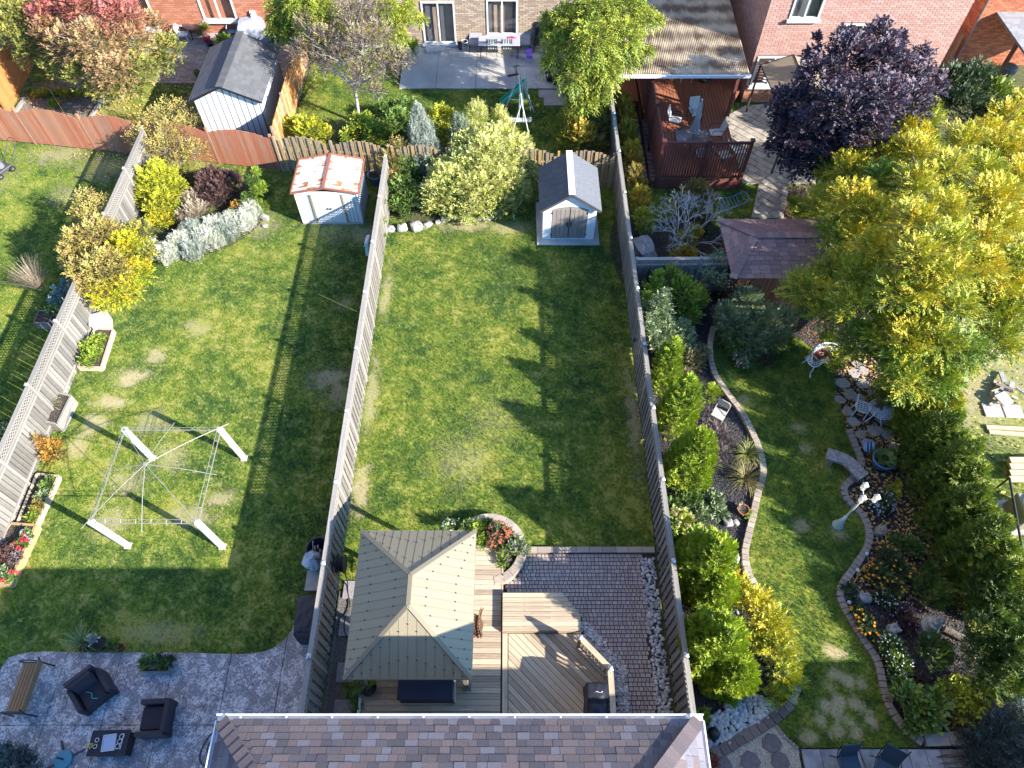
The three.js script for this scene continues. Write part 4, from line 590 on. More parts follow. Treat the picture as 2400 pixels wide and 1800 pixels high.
// leafless shrub: forks again and again
function bareShrub(name, label, u, v, h, spread, m, o = {}) {
  const b = G(u, v), t = thing(name, label, 'shrub', b), r = rng(Math.round(u + v * 3)), gs = [];
  const go = (p, d, l, rad, k) => { const e = p.clone().addScaledVector(d, l); if (e.y < .05) e.y = .05; gs.push(rodGeo(p, e, rad, rad * .7, 5)); if (!k) return; const n = 2 + (r() < .6 ? 1 : 0); for (let i = 0; i < n; i++) go(e, d.clone().addScaledVector(unit(r), .75).add(V(0, o.up ?? .1, 0)).normalize(), l * rr(.55, .85, r), rad * .68, k - 1); };
  const n = o.stems ?? 4; for (let i = 0; i < n; i++) { const a = i / n * 6.283 + r() * .6; go(V(0, 0, 0), V(Math.cos(a) * spread, 1, Math.sin(a) * spread).normalize(), h * .36, o.rad ?? .03, o.depth ?? 5); }
  mesh('branch', merge(gs), m, t, 'stuff'); return t;
}
// ---------------------------------------------------------------- trees and shrubs
const T = 'tree', S = 'shrub';
// back left garden
plant('maple_tree', 'maple with pink and red autumn leaves over olive lower boughs at the top left', T, { habit: 'broad', pal: 'salmon', base: [232, 222], trunk: .11, tree: 1, dens: .85, leafScale: 1.1, seed: 101, twigs: 5, bark: paleBark, clumps: [[130, 40, 3.6, 62, 1, 'red'], [210, 25, 4, 72, 1, 'red'], [285, 45, 4, 62, 1, 'red'], [60, 20, 3.4, 45, 1, 'olive'], [225, 100, 3.6, 72, .8, 'salmon'], [305, 100, 3.2, 60, 1, 'salmon'], [165, 110, 3.2, 60, .9, 'salmon'], [120, 80, 3.2, 50, 1, 'salmon'], [265, 170, 2.8, 62, .8, 'salmon'], [330, 165, 2.5, 50, .8, 'olive'], [390, 115, 2.3, 45, .9, 'olive'], [385, 150, 1.9, 32, 1, 'olive'], [200, 170, 2.4, 52, .9, 'olive'], [270, 212, 2, 40, .8, 'olive'], [310, 205, 1.9, 38, .8, 'olive'], [140, 150, 2.3, 45, .9, 'olive'], [350, 60, 3, 42, 1, 'salmon'], [240, 205, 2.2, 42, .8, 'olive']] });
plant('ornamental_tree', 'yellow-green tree in the top left corner', T, { habit: 'broad', pal: 'olive', base: [20, 160], trunk: .08, tree: 1, leafScale: 1.1, seed: 102, clumps: [[10, 20, 3.6, 52], [55, 45, 3.3, 50], [20, 80, 2.9, 46], [70, 100, 2.7, 38], [95, 30, 3.4, 40], [100, 130, 2.1, 30, 1, 'bronze'], [60, 135, 2.1, 26]] });
plant('marigold_row', 'low row of leafy yellow marigolds crossing the earth plot', 'flowers', { habit: 'small', pal: 'green', ground: 1, seed: 103, flowers: [40, .04, [[.8, .4, .02]]], clumps: [...Array(9)].map((_, i) => [72 + i * 17, 218 + (i % 2) * 6, .15, 14, .8, i % 3 ? 'goldgreen' : 'green']) });
plant('lettuce', 'small pale green plant on the bare earth plot', 'plant', { habit: 'small', pal: 'lime', ground: 1, clumps: [[128, 246, .15, 15]] });
plant('bush', 'bright lime bush beside the dark shed roof near the house', S, { habit: 'broad', pal: 'lime', ground: 1, clumps: [[523, 100, .35, 22], [540, 105, .3, 15]] });
plant('bush', 'scrubby bush with pale variegated leaves by the patio table', S, { habit: 'small', pal: 'olive', dens: .7, clumps: [[480, 68, .7, 16], [470, 78, .5, 12]] });
plant('sapling', 'thin sapling with few dry leaves rising over the red fence', S, { habit: 'sparse', pal: 'bronze', base: [395, 300], trunk: .02, twigs: 9, dens: .7, bark: bark, clumps: [[375, 285, 1.6, 45], [410, 270, 1.7, 45], [440, 290, 1.4, 35], [390, 250, 2, 25]] });
// between the back gardens
plant('ash_tree', 'lime green tree leaning over the golden fence at the top', T, { habit: 'ash', pal: 'ash', base: [735, 135], trunk: .09, tree: 1, seed: 105, clumps: [[665, 25, 3.6, 45], [710, 15, 4, 55], [650, 62, 3, 34], [725, 60, 3.3, 45], [690, 85, 2.7, 36], [760, 30, 3.8, 42], [780, 70, 3.2, 36]] });
plant('ash_tree', 'lime green tree against the tan brick wall left of the patio door', T, { habit: 'ash', pal: 'ash', base: [905, 118], trunk: .08, tree: 1, seed: 106, clumps: [[905, 25, 2.9, 42], [940, 45, 2.6, 34], [890, 75, 2.2, 40], [930, 90, 1.8, 30], [955, 20, 2.8, 28], [965, 108, 1, 20], [985, 45, 2.4, 18]] });
plant('pear_tree', 'thin tree with brownish purple leaves and a bare straight trunk', T, { habit: 'pear', pal: 'pearbrown', base: [842, 290], trunk: .085, tree: 1, fork: .55, twigs: 9, leafScale: .95, bark: paleBark, seed: 107, dens: .75, clumps: [[760, 100, 3.3, 52], [825, 50, 3.7, 60], [885, 95, 3.4, 55], [800, 140, 3, 55], [905, 160, 2.8, 45], [850, 185, 2.5, 50], [745, 155, 2.7, 40], [940, 140, 2.8, 34], [700, 120, 3, 34], [850, 110, 3.5, 60], [720, 60, 3.6, 40], [885, 215, 2.1, 26], [880, 20, 4, 45]] });
plant('bush', 'yellow-green bush behind the tan picket fence, left one', S, { habit: 'broad', pal: 'goldgreen', ground: 1, clumps: [[725, 310, .7, 42], [690, 300, .55, 32], [760, 318, .5, 26], [655, 295, .8, 22]] });
plant('bush', 'yellow flowering bush behind the tan picket fence near the bare trunk', S, { habit: 'broad', pal: 'lime', ground: 1, flowers: [60, .04, [[.75, .55, .03]]], clumps: [[850, 300, .65, 40], [885, 315, .7, 36], [820, 320, .5, 25]] });
plant('bush', 'tall dark green bush between the silver junipers and the trunk', S, { habit: 'broad', pal: 'green', ground: 1, clumps: [[935, 290, .7, 42], [950, 255, .8, 30], [905, 260, .6, 28]] });
plant('bush', 'yellow leaved bush between the two silver junipers', S, { habit: 'broad', pal: 'goldgreen', ground: 1, clumps: [[1035, 285, .9, 42], [1050, 320, .7, 34], [1010, 280, .7, 25]] });
plant('ash_tree', 'tall lime green tree spreading over the left end of the porch roof', T, { habit: 'ash', pal: 'ash', base: [1398, 250], trunk: .13, tree: 1, seed: 108, dens: 1.05, clumps: [[1335, 55, 4.2, 58], [1400, 30, 4.7, 70], [1465, 25, 4.6, 60], [1315, 115, 3.6, 52], [1390, 105, 4.2, 70], [1460, 90, 4.2, 58], [1505, 45, 4.4, 38], [1345, 175, 3, 50], [1420, 165, 3.2, 50], [1475, 130, 3.5, 38], [1300, 70, 3.8, 38], [1375, 225, 2, 45], [1350, 262, 1.2, 38], [1400, 262, 1.1, 36], [1515, 120, 3.4, 22], [1410, 215, 2.2, 34], [1285, 45, 4, 24], [1540, 48, 4.2, 20], [1290, 150, 3.2, 26]] });
plant('creeper', 'orange leaved creeper at the corner of the red deck', 'climber', { habit: 'broad', pal: 'rust', clumps: [[1425, 195, 1.5, 24], [1438, 220, 1.2, 18], [1405, 225, 1, 15]] });
plant('bush', 'orange-yellow spirea bush behind the grey roofed shed', S, { habit: 'broad', pal: 'bronzegreen', ground: 1, leafScale: .9, clumps: [[1365, 325, .75, 42, 1, 'goldhedge'], [1405, 305, .8, 38], [1335, 325, .6, 28, 1, 'goldgreen'], [1400, 345, .6, 32], [1425, 330, .6, 24], [1350, 300, .9, 22, 1, 'goldhedge']] });
{ // golden hedge along the right fence, one clipped shrub after another
  const cols = ['goldhedge', 'goldhedge', 'goldhedge', 'bronzegreen', 'goldhedge', 'goldgreen'], says = ['northmost of the golden hedge row, beside the red deck step', 'golden hedge shrub by the top of the stepping stone strip', 'golden hedge shrub with orange tips midway along the deck', 'golden hedge shrub beside the front of the slatted deck screen', 'greenish hedge shrub just below the slatted deck screen', 'southmost golden shrub of the hedge, above the boulder'];
  [[1463, 255], [1470, 305], [1479, 355], [1488, 410], [1499, 462], [1506, 512]].forEach(([u, v], i) => plant('hedge_shrub', says[i], S, { habit: 'small', pal: cols[i], ground: 1, leafScale: 1.1, clumps: [[u, v, .75, 26, 1.2], [u + 4, v + 22, .6, 26, 1.1], [u - 2, v - 18, .5, 20, 1.1]] }));
}
// middle garden shrub bed
plant('juniper', 'silvery blue columnar juniper, the taller one', S, { habit: 'spiky', pal: 'silver', dens: 1.8, base: [1005, 415], seed: 111, clumps: [[1005, 400, .5, 50, 1.3, 'greysilver'], [1000, 360, 1.05, 42, 1.4], [990, 318, 1.6, 34, 1.5], [983, 283, 2.1, 21, 1.7], [978, 262, 2.5, 11, 2]] });
plant('juniper', 'silvery columnar juniper behind the cream variegated shrub, the shorter one', S, { habit: 'spiky', pal: 'greysilver', dens: 1.8, base: [1080, 405], clumps: [[1075, 385, .5, 45, 1.3], [1082, 340, 1.1, 35, 1.5], [1078, 305, 1.6, 24, 1.7], [1072, 283, 2, 11, 2]] });
plant('dogwood', 'large cream variegated shrub with a rounded mound behind the stones', S, { habit: 'broad', pal: 'variegated', trunk: .03, twigs: 4, bark: redTwig, dens: 1.15, seed: 112, leafScale: .95, clumps: [[1055, 440, .9, 70], [1125, 445, .8, 75], [1185, 430, .9, 59], [1150, 380, 1.4, 75], [1205, 370, 1.2, 56], [1100, 395, 1.3, 59], [1228, 405, .9, 38], [1165, 335, 1.5, 50], [1025, 470, .55, 43], [1110, 490, .5, 47], [1175, 478, .5, 47], [1225, 335, 1.2, 25], [1245, 420, .8, 16], [1090, 350, 1.5, 44], [1135, 340, 1.7, 44], [1040, 400, 1.1, 36], [1215, 455, .6, 36], [1060, 490, .4, 34]] });
plant('willow_shrub', 'tall pale spiky shoots rising behind the cream variegated shrub', S, { habit: 'spiky', pal: 'variegated', dens: 1.2, clumps: [[1120, 275, 1.6, 30, 1.5], [1115, 320, 1.2, 30, 1.3], [1170, 275, 1.3, 20, 1.5], [1185, 300, 1.2, 24, 1.2]] });
plant('bush', 'dark stemmed shrub with sparse yellowing leaves by the fence corner', S, { habit: 'pear', pal: 'bronzegreen', trunk: .03, twigs: 6, dens: 1.1, base: [930, 440], clumps: [[930, 350, 1.4, 32], [912, 375, 1.2, 26], [950, 390, 1, 30, 1, 'green'], [925, 415, .9, 32]] });
plant('bush', 'glossy dark green bush beside the cream variegated shrub', S, { habit: 'broad', pal: 'green', ground: 1, dens: 1.15, seed: 113, clumps: [[945, 445, .6, 42], [930, 480, .4, 28], [975, 465, .5, 32], [960, 415, .7, 34], [950, 500, .2, 18]] });
plant('vine', 'green vine climbing the inside of the left fence', 'climber', { habit: 'broad', pal: 'lime', dens: .7, clumps: [[897, 470, 1.2, 8, 2], [896, 520, .8, 9, 2], [898, 555, .5, 8], [893, 590, .3, 5]] });
plant('bush', 'low green shrub under the cream mound behind the round boulder', S, { habit: 'broad', pal: 'dark', ground: 1, clumps: [[1135, 500, .25, 26], [1170, 492, .2, 20]] });
// left garden
plant('bush', 'bare twiggy shrub with dry yellow leaves against the red fence', S, { habit: 'sparse', pal: 'bronze', base: [400, 400], trunk: .035, twigs: 16, dens: 1.5, bark: paleBark, seed: 121, clumps: [[345, 330, 1.2, 48], [415, 320, 1.4, 52], [460, 360, 1, 42], [390, 350, 1.2, 55], [360, 290, 1.6, 35], [430, 380, .8, 36]] });
plant('spirea', 'bright yellow-green rounded shrub beside the lattice fence', S, { habit: 'broad', pal: 'yellow', ground: 1, dens: 1.2, leafScale: .85, seed: 122, clumps: [[372, 430, .8, 56], [385, 480, .5, 48], [345, 460, .5, 36], [405, 445, .6, 40], [380, 515, .3, 32, 1, 'gold']] });
plant('barberry', 'dark purple-brown barberry shrub left of the clipped spiral', S, { habit: 'small', pal: 'barberry', ground: 1, seed: 123, clumps: [[500, 425, .55, 40], [538, 430, .55, 36], [515, 460, .35, 40], [480, 450, .35, 30]] });
plant('bush', 'faded brown flowering shrub between the yellow and purple shrubs', S, { habit: 'small', pal: 'dry', ground: 1, dens: .8, clumps: [[445, 470, .4, 26], [455, 500, .35, 30], [435, 510, .3, 24], [470, 490, .3, 22]] });
plant('topiary', 'clipped bright green spiral shrub', S, { habit: 'small', pal: 'lime', dens: 1.8, leafScale: .8, base: [612, 490], trunk: .03, clumps: [[604, 485, .3, 27, .8], [586, 464, .7, 22, .75, 'green'], [606, 442, 1.05, 22, .75], [590, 420, 1.4, 17, .8, 'green'], [600, 402, 1.7, 11, 1]] });
plant('bush', 'round dark green bush right of the clipped spiral', S, { habit: 'small', pal: 'green', ground: 1, dens: 1.5, clumps: [[622, 455, .5, 22, 1.2], [612, 480, .3, 16]] });
plant('bush', 'small orange leaved shrub below the clipped spiral', S, { habit: 'small', pal: 'orange', ground: 1, clumps: [[562, 490, .3, 22], [580, 500, .25, 16], [548, 500, .25, 14, 1, 'bronzegreen']] });
{ const sp = [[355, 590], [395, 600], [425, 572], [455, 592], [480, 560], [505, 565], [505, 535], [535, 550], [545, 525], [575, 525], [590, 500], [455, 545]]; plant('russian_sage', 'wide drift of silvery white spiky perennials edging the left lawn', 'perennial', { habit: 'spiky', pal: 'lavender', dens: 2.4, ground: 1, seed: 124, clumps: sp.map(([u, v], i) => [u, v, .25, 30, 1, i % 4 === 3 ? 'silver' : 'lavender']) }); }
plant('crabapple', 'large golden bronze shrub hanging over the lattice fence', T, { habit: 'broad', pal: 'bronze', base: [262, 672], trunk: .06, tree: 1, twigs: 6, dens: 1.05, leafScale: .95, seed: 125, clumps: [[190, 570, 1.9, 48], [240, 555, 2, 56], [300, 590, 1.6, 55, 1, 'gold'], [255, 635, 1.7, 62], [200, 635, 1.7, 44], [322, 640, 1.2, 40, 1, 'gold'], [250, 690, 1.2, 45, 1, 'gold'], [340, 600, 1.2, 34, 1, 'olive'], [165, 605, 1.8, 28], [325, 550, 1.4, 38, 1, 'olive'], [290, 680, 1.2, 42, 1, 'gold'], [215, 665, 1.5, 40], [155, 585, 1.8, 18]] });
plant('crabapple', 'thin stemmed shrub with rusty leaves behind the lattice fence', S, { habit: 'sparse', pal: 'bronze', trunk: .02, twigs: 10, dens: 1.6, base: [225, 540], clumps: [[205, 470, 1.7, 34], [235, 480, 1.6, 34], [215, 510, 1.5, 36], [185, 505, 1.4, 26]] });
plant('bush', 'scattered small rust leaved plant at the foot of the lattice fence', S, { habit: 'small', pal: 'orange', dens: .6, clumps: [[130, 1050, .4, 26], [118, 1070, .3, 24], [145, 1065, .35, 18, 1, 'bronzegreen'], [90, 1030, .9, 16], [105, 1045, .5, 16]] });
plant('leaf_litter', 'patch of fallen rust leaves at the foot of the golden shrub', 'leaves', { habit: 'small', pal: 'rust', dens: .25, clumps: [[262, 712, .02, 22, .1], [290, 702, .02, 22, .1], [315, 695, .02, 18, .1]] });
fountain('grass_plant', 'dry straw-coloured plume grass in the planter behind the lattice fence', 'plant', 105, 690, 420, 1.25, [[.45, .36, .27], [.38, .29, .2], [.3, .24, .15]], { w: .012, arch: .06, y: .25, e0: .95 });
plant('cabbage', 'blue-green leafy vegetables behind the lattice fence', 'plant', { habit: 'big', pal: 'cabbage', ground: 1, clumps: [[150, 690, .4, 22], [138, 715, .35, 20], [160, 668, .4, 16], [125, 735, .35, 18, 1, 'green']], y: 0 });
// patio edge of the left garden
plant('bush', 'dark grey-green bush in the bottom left corner', S, { habit: 'small', pal: 'blue', ground: 1, seed: 126, clumps: [[35, 1795, .5, 50], [70, 1800, .4, 34], [10, 1770, .5, 30]] });
// right garden along the fence
plant('bush', 'yellow-green leafy shrub at the top of the right garden fence', S, { habit: 'small', pal: 'lime', leafScale: 1.2, seed: 131, clumps: [[1535, 690, 1.2, 40], [1600, 690, 1.2, 48], [1570, 655, 1.3, 34], [1632, 700, .9, 34], [1615, 740, .8, 34], [1540, 650, 1.7, 18, 1.3], [1515, 700, 1.9, 16, 1.6]] });
plant('euonymus', 'grey-green variegated shrub against the right garden fence', S, { habit: 'broad', pal: 'varigreen', leafScale: .8, seed: 132, clumps: [[1535, 740, 1.3, 44], [1555, 785, 1, 48], [1590, 790, .8, 42], [1605, 825, .5, 32], [1550, 715, 2, 26, 1.3], [1525, 770, 1.6, 20, 1.4], [1560, 690, 2.5, 12, 2]] });
plant('cotoneaster', 'low brownish green speckled shrub beside the mulch', S, { habit: 'small', pal: 'cotone', ground: 1, seed: 133, clumps: [[1615, 850, .4, 42], [1595, 890, .35, 36], [1640, 830, .35, 28]] });
plant('cedar', 'narrow lime cedar pressed against the fence, first of the row', S, { habit: 'cedar', pal: 'cedar', ground: 1, clumps: cone(5.0, -13.2, 2.7, .55) });
plant('cedar', 'lime cedar shrub beside the beige folding chair', S, { habit: 'cedar', pal: 'cedar', ground: 1, seed: 134, clumps: cone(5.15, -11.55, 3.0, .68) });
plant('cedar', 'lime cedar shrub with a dense rounded face right of the second fence post', S, { habit: 'cedar', pal: 'cedar', ground: 1, seed: 135, clumps: cone(5.2, -9.65, 3.1, .78) });
plant('dwarf_cedar', 'small clipped yellow-green globe shrub by the beige folding chair', S, { habit: 'cedar', pal: 'cedar', ground: 1, clumps: [[1663, 925, .28, 25]] });
plant('heather', 'dusty purple groundcover on the black mulch', 'plant', { habit: 'small', pal: 'heath', dens: .35, leafScale: .7, seed: 136, clumps: [[1650, 990, .06, 45, .3], [1680, 1020, .06, 45, .3], [1650, 1045, .06, 42, .3], [1690, 1060, .05, 30, .3]] });
fountain('ornamental_grass', 'arching green-yellow grass tuft beside the curb, upper one', 'plant', 1749, 1068, 150, .62, [[.26, .28, .05], [.4, .36, .12], [.16, .22, .04]], {});
fountain('ornamental_grass', 'arching tawny grass tuft beside the curb, lower one', 'plant', 1745, 1125, 170, .75, [[.22, .24, .05], [.42, .33, .12], [.35, .2, .07], [.1, .15, .04]], {});
fountain('ornamental_grass', 'thin dry grass tuft beside the cedar and the tan rock', 'plant', 1662, 1095, 80, .45, [[.42, .34, .14], [.3, .28, .1]], {});
plant('viburnum', 'small leaved green shrub between cedar and hydrangea', S, { habit: 'small', pal: 'varigreen', ground: 1, seed: 137, clumps: [[1610, 1175, .4, 40, 1, 'green'], [1580, 1190, .4, 30, 1, 'green'], [1630, 1210, .35, 38], [1600, 1150, .4, 30, 1, 'green']] });
plant('hosta', 'pale variegated leafy plant on the mulch by the hydrangea', 'plant', { habit: 'big', pal: 'varigreen', ground: 1, leafScale: .8, clumps: [[1668, 1180, .2, 30], [1685, 1205, .15, 20], [1655, 1165, .2, 20]] });
plant('hydrangea', 'hydrangea with tan and pinkish flower heads by the fence', S, { habit: 'big', pal: 'lime', ground: 1, leafScale: .85, seed: 138, flowers: [62, .07, [[.42, .3, .15], [.5, .42, .2], [.42, .22, .16], [.48, .46, .22]], 'ball'], clumps: [[1590, 1230, .6, 38], [1625, 1265, .5, 40], [1585, 1280, .5, 36], [1650, 1290, .4, 28]] });
plant('cedar', 'broad lime cedar next to the tall fence post below the hydrangea', S, { habit: 'cedar', pal: 'cedar', ground: 1, seed: 139, dens: 1.1, clumps: [...cone(5.15, -6.6, 3.1, .85), ...cone(5.45, -6.0, 2.2, .6)] });
plant('cedar', 'large rounded lime cedar at the bottom of the fence above the white pebbles', S, { habit: 'cedar', pal: 'cedar', ground: 1, seed: 140, dens: 1.1, clumps: [...cone(5.05, -4.5, 2.9, .9), ...cone(5.5, -3.9, 2.1, .7)] });
plant('cypress', 'golden feathery cypress sprawling beside the curb', S, { habit: 'frond', pal: 'gold', ground: 1, seed: 141, clumps: [[1738, 1385, .5, 38], [1770, 1420, .55, 46], [1805, 1465, .55, 50], [1825, 1525, .5, 48, 1, 'goldgreen'], [1838, 1590, .45, 44, 1, 'goldgreen'], [1780, 1500, .5, 36], [1815, 1630, .35, 30, 1, 'goldgreen'], [1722, 1360, .4, 22], [1850, 1560, .35, 30, 1, 'goldgreen']] });
plant('juniper', 'feathery pale green juniper below the lattice fence, left of the lawn', S, { habit: 'juniper', pal: 'varigreen', seed: 142, dens: 1.25, leafScale: 1.1, clumps: [[1720, 765, .8, 48], [1790, 760, .8, 54], [1750, 715, 1, 46], [1825, 755, .7, 44], [1762, 800, .6, 46], [1700, 735, .9, 32], [1810, 795, .5, 36], [1720, 800, .5, 28, 1, 'lime']] });
plant('rose', 'small pale flowering rose at the edge of the right lawn', S, { habit: 'small', pal: 'varigreen', ground: 1, flowers: [30, .035, [[.75, .7, .65], [.6, .35, .35]]], clumps: [[1728, 838, .25, 20], [1738, 855, .2, 16]] });
plant('shrub', 'low leggy stems in the dark ring of earth on the right lawn', S, { habit: 'sparse', pal: 'barberry', trunk: .01, twigs: 10, clumps: [[1795, 845, .15, 28, .5]], y: .03 });
plant('bush', 'yellow leaved shrub behind the white garden loveseat', S, { habit: 'broad', pal: 'goldgreen', ground: 1, clumps: [[1965, 840, .5, 24], [1955, 860, .3, 18], [1938, 800, .6, 24]] });
// cedars along the east side
{
  const row = [['topmost cedar of the tall row, under the yellow tree', 12.3, -12.6, 3.2], ['cedar of the tall row right of the white table', 12.55, -11.5, 3.4], ['cedar of the tall row facing the blue hosta pot', 12.4, -10.4, 3.1], ['cedar of the tall row behind the three lantern post', 12.5, -9.3, 3.3], ['cedar of the tall row level with the foot of the lamp post', 12.45, -8.2, 3], ['cedar of the tall row above the dark ball cedars', 12.5, -7.1, 3.2], ['broad cedar at the lower end of the tall row, left of the black rail', 12.7, -6.2, 2.8]].map(([l, x, z, h]) => [l, [...cone(x, z, h, .64), ...cone(x + .4, z + .35, h * .8, .6)]]);
  row.forEach(([l, c], i) => plant('cedar', l, S, { habit: 'cedar', pal: i < 2 ? 'goldgreen' : 'hedge', seed: 150 + i, leafScale: 1.15, ky: 1.15, group: undefined, clumps: c, trunk: .05, twigs: 1 }));
}
plant('cedar', 'big dark rounded cedar on the right edge, upper of two', S, { habit: 'cedar', pal: 'darkcedar', seed: 160, leafScale: 1.15, dens: 1.1, clumps: [[2320, 1385, 1.4, 62], [2375, 1400, 1.4, 60], [2345, 1365, 1.9, 44]] });
plant('cedar', 'big dark rounded cedar on the right edge, lower of two', S, { habit: 'cedar', pal: 'darkcedar', seed: 161, leafScale: 1.15, dens: 1.1, clumps: [[2330, 1480, 1.4, 66], [2385, 1520, 1.5, 66], [2310, 1540, .8, 56], [2360, 1590, .9, 60], [2390, 1460, 1.1, 44]] });
plant('dwarf_cedar', 'dark green ball cedar beside the pale gravel above the bird bath', S, { habit: 'cedar', pal: 'darkcedar', ground: 1, clumps: [[2182, 1390, .5, 46], [2175, 1345, .5, 26]] });
plant('dwarf_cedar', 'dark green ball cedar below the stone bird bath', S, { habit: 'cedar', pal: 'darkcedar', ground: 1, clumps: [[2187, 1528, .5, 44]] });
plant('spruce', 'blue-grey spruce in the bottom right corner', S, { habit: 'juniper', pal: 'blue', seed: 162, dens: 1.3, clumps: [[2340, 1725, .6, 68], [2295, 1760, .4, 52], [2395, 1690, .7, 60], [2385, 1780, .6, 60], [2330, 1790, .5, 50]] });
plant('marigolds', 'orange marigolds in a wide clump below the grey rock', 'flowers', { habit: 'small', pal: 'dark', ground: 1, seed: 163, flowers: [75, .045, [[.85, .34, .015], [.8, .42, .02]]], clumps: [[2080, 1310, .2, 32], [2110, 1345, .25, 34], [2060, 1350, .2, 32], [2090, 1380, .2, 30], [2040, 1350, .15, 18]] });
plant('marigolds', 'orange marigolds in a narrow clump left of the grey stones', 'flowers', { habit: 'small', pal: 'dark', ground: 1, flowers: [32, .045, [[.85, .38, .015], [.8, .45, .02]]], clumps: [[2010, 1435, .2, 20], [2028, 1465, .2, 26], [2045, 1490, .15, 18]] });
plant('alyssum', 'white and lilac flowers in a drift below the blocky grey stone', 'flowers', { habit: 'small', pal: 'green', ground: 1, flowers: [110, .025, [[.8, .8, .8], [.75, .72, .8]]], clumps: [[2085, 1520, .2, 34], [2105, 1555, .2, 32], [2100, 1580, .15, 24], [2075, 1500, .15, 22]] });
plant('alyssum', 'small white flowers beside the large marigold clump', 'flowers', { habit: 'small', pal: 'dark', ground: 1, flowers: [50, .025, [[.8, .8, .78]]], clumps: [[2065, 1400, .15, 24], [2085, 1415, .15, 20], [2120, 1425, .15, 18]] });
plant('asters', 'lilac flowers on purple-brown stems left of the bird bath', 'flowers', { habit: 'small', pal: 'barberry', ground: 1, flowers: [45, .025, [[.45, .25, .6], [.6, .4, .7]]], clumps: [[2110, 1445, .2, 30], [2130, 1470, .15, 20], [2140, 1420, .15, 20], [2068, 1510, .12, 12]] });
plant('daisies', 'lilac-white daisies at the foot of the cedars by the lamp post', 'flowers', { habit: 'small', pal: 'dark', ground: 1, dens: .7, flowers: [75, .03, [[.72, .72, .85]]], clumps: [[2070, 1180, .2, 26], [2050, 1195, .15, 20], [2080, 1160, .15, 18]] });
plant('bush', 'small yellow-green shrub above the lilac-white daisies', S, { habit: 'broad', pal: 'goldgreen', ground: 1, dens: .7, leafScale: .8, clumps: [[2090, 1155, .3, 18], [2100, 1135, .25, 14]] });
plant('bush', 'leafy green plant above the large marigold clump', S, { habit: 'broad', pal: 'green', ground: 1, clumps: [[2100, 1270, .2, 18], [2130, 1275, .25, 22], [2155, 1290, .2, 16]] });
plant('bush', 'small blue flowered tuft at the curb left of the grey stone', 'plant', { habit: 'small', pal: 'dark', ground: 1, flowers: [12, .03, [[.1, .15, .6]]], clumps: [[1990, 1380, .12, 18], [1995, 1400, .12, 14]] });
plant('peony', 'broad leaved green plant at the bottom of the right bed', 'plant', { habit: 'big', pal: 'hosta', ground: 1, seed: 164, clumps: [[2130, 1640, .35, 44], [2165, 1670, .3, 46], [2190, 1650, .35, 34], [2145, 1690, .2, 32], [2110, 1610, .25, 26]] });
plant('hydrangea', 'yellowing hydrangea left of the blue-grey spruce', S, { habit: 'big', pal: 'bronzegreen', ground: 1, seed: 165, leafScale: .8, clumps: [[2240, 1620, .45, 42, 1, 'goldgreen'], [2270, 1660, .4, 44, 1, 'goldgreen'], [2235, 1665, .3, 32], [2290, 1620, .5, 34, 1, 'hedge'], [2255, 1700, .2, 26]] });
plant('heuchera', 'dark red leafed plant at the feet of the broad leaved plant', 'plant', { habit: 'small', pal: 'barberry', ground: 1, clumps: [[2150, 1590, .12, 18], [2085, 1635, .1, 9, 1, 'salmon']] });
plant('bush', 'small lime shrub tucked behind the end of the right fence', S, { habit: 'cedar', pal: 'lime', clumps: [[1640, 1680, .5, 22, 1.2], [1630, 1720, .4, 20]] });
plant('bush', 'rusty red plant under the gutter at the edge of the gravel path', S, { habit: 'small', pal: 'rust', ground: 1, clumps: [[1668, 1785, .3, 18], [1660, 1800, .3, 14]] });
// back right garden
plant('purple_maple', 'large dark purple leaved maple', T, { habit: 'maple', pal: 'maple', base: [1985, 430], trunk: .16, tree: 1, seed: 170, dens: 1.15, clumps: [[1860, 250, 4, 62], [1925, 190, 4.6, 68], [1990, 145, 5, 68], [2065, 150, 5, 66], [2125, 185, 4.6, 58], [1845, 325, 3.2, 54], [1905, 310, 4, 66], [1975, 255, 5, 74], [2055, 240, 5.2, 74], [2130, 245, 4.8, 62], [2185, 200, 4.2, 38], [1880, 385, 2.8, 42], [1955, 345, 3.8, 66], [2035, 315, 4.6, 66], [1835, 275, 3.6, 36], [1905, 130, 4.6, 26], [1975, 95, 5, 36], [2060, 80, 5, 38], [1930, 395, 2.8, 40], [2100, 95, 4.8, 26], [2160, 130, 4.6, 30], [1815, 345, 3, 24], [1912, 90, 4.8, 14], [1850, 375, 2.6, 26]] });
plant('pear_tree', 'grey-green glossy tree between the purple maple and the yellow tree', T, { habit: 'small', pal: 'dark', base: [2270, 330], trunk: .1, tree: 1, leafScale: 1.5, seed: 171, clumps: [[2230, 195, 3.4, 50], [2285, 190, 3.5, 50], [2325, 225, 3.2, 46, 1, 'hedge'], [2260, 245, 3.2, 50], [2215, 235, 3.2, 36], [2355, 260, 2.9, 34], [2310, 270, 3, 40]] });
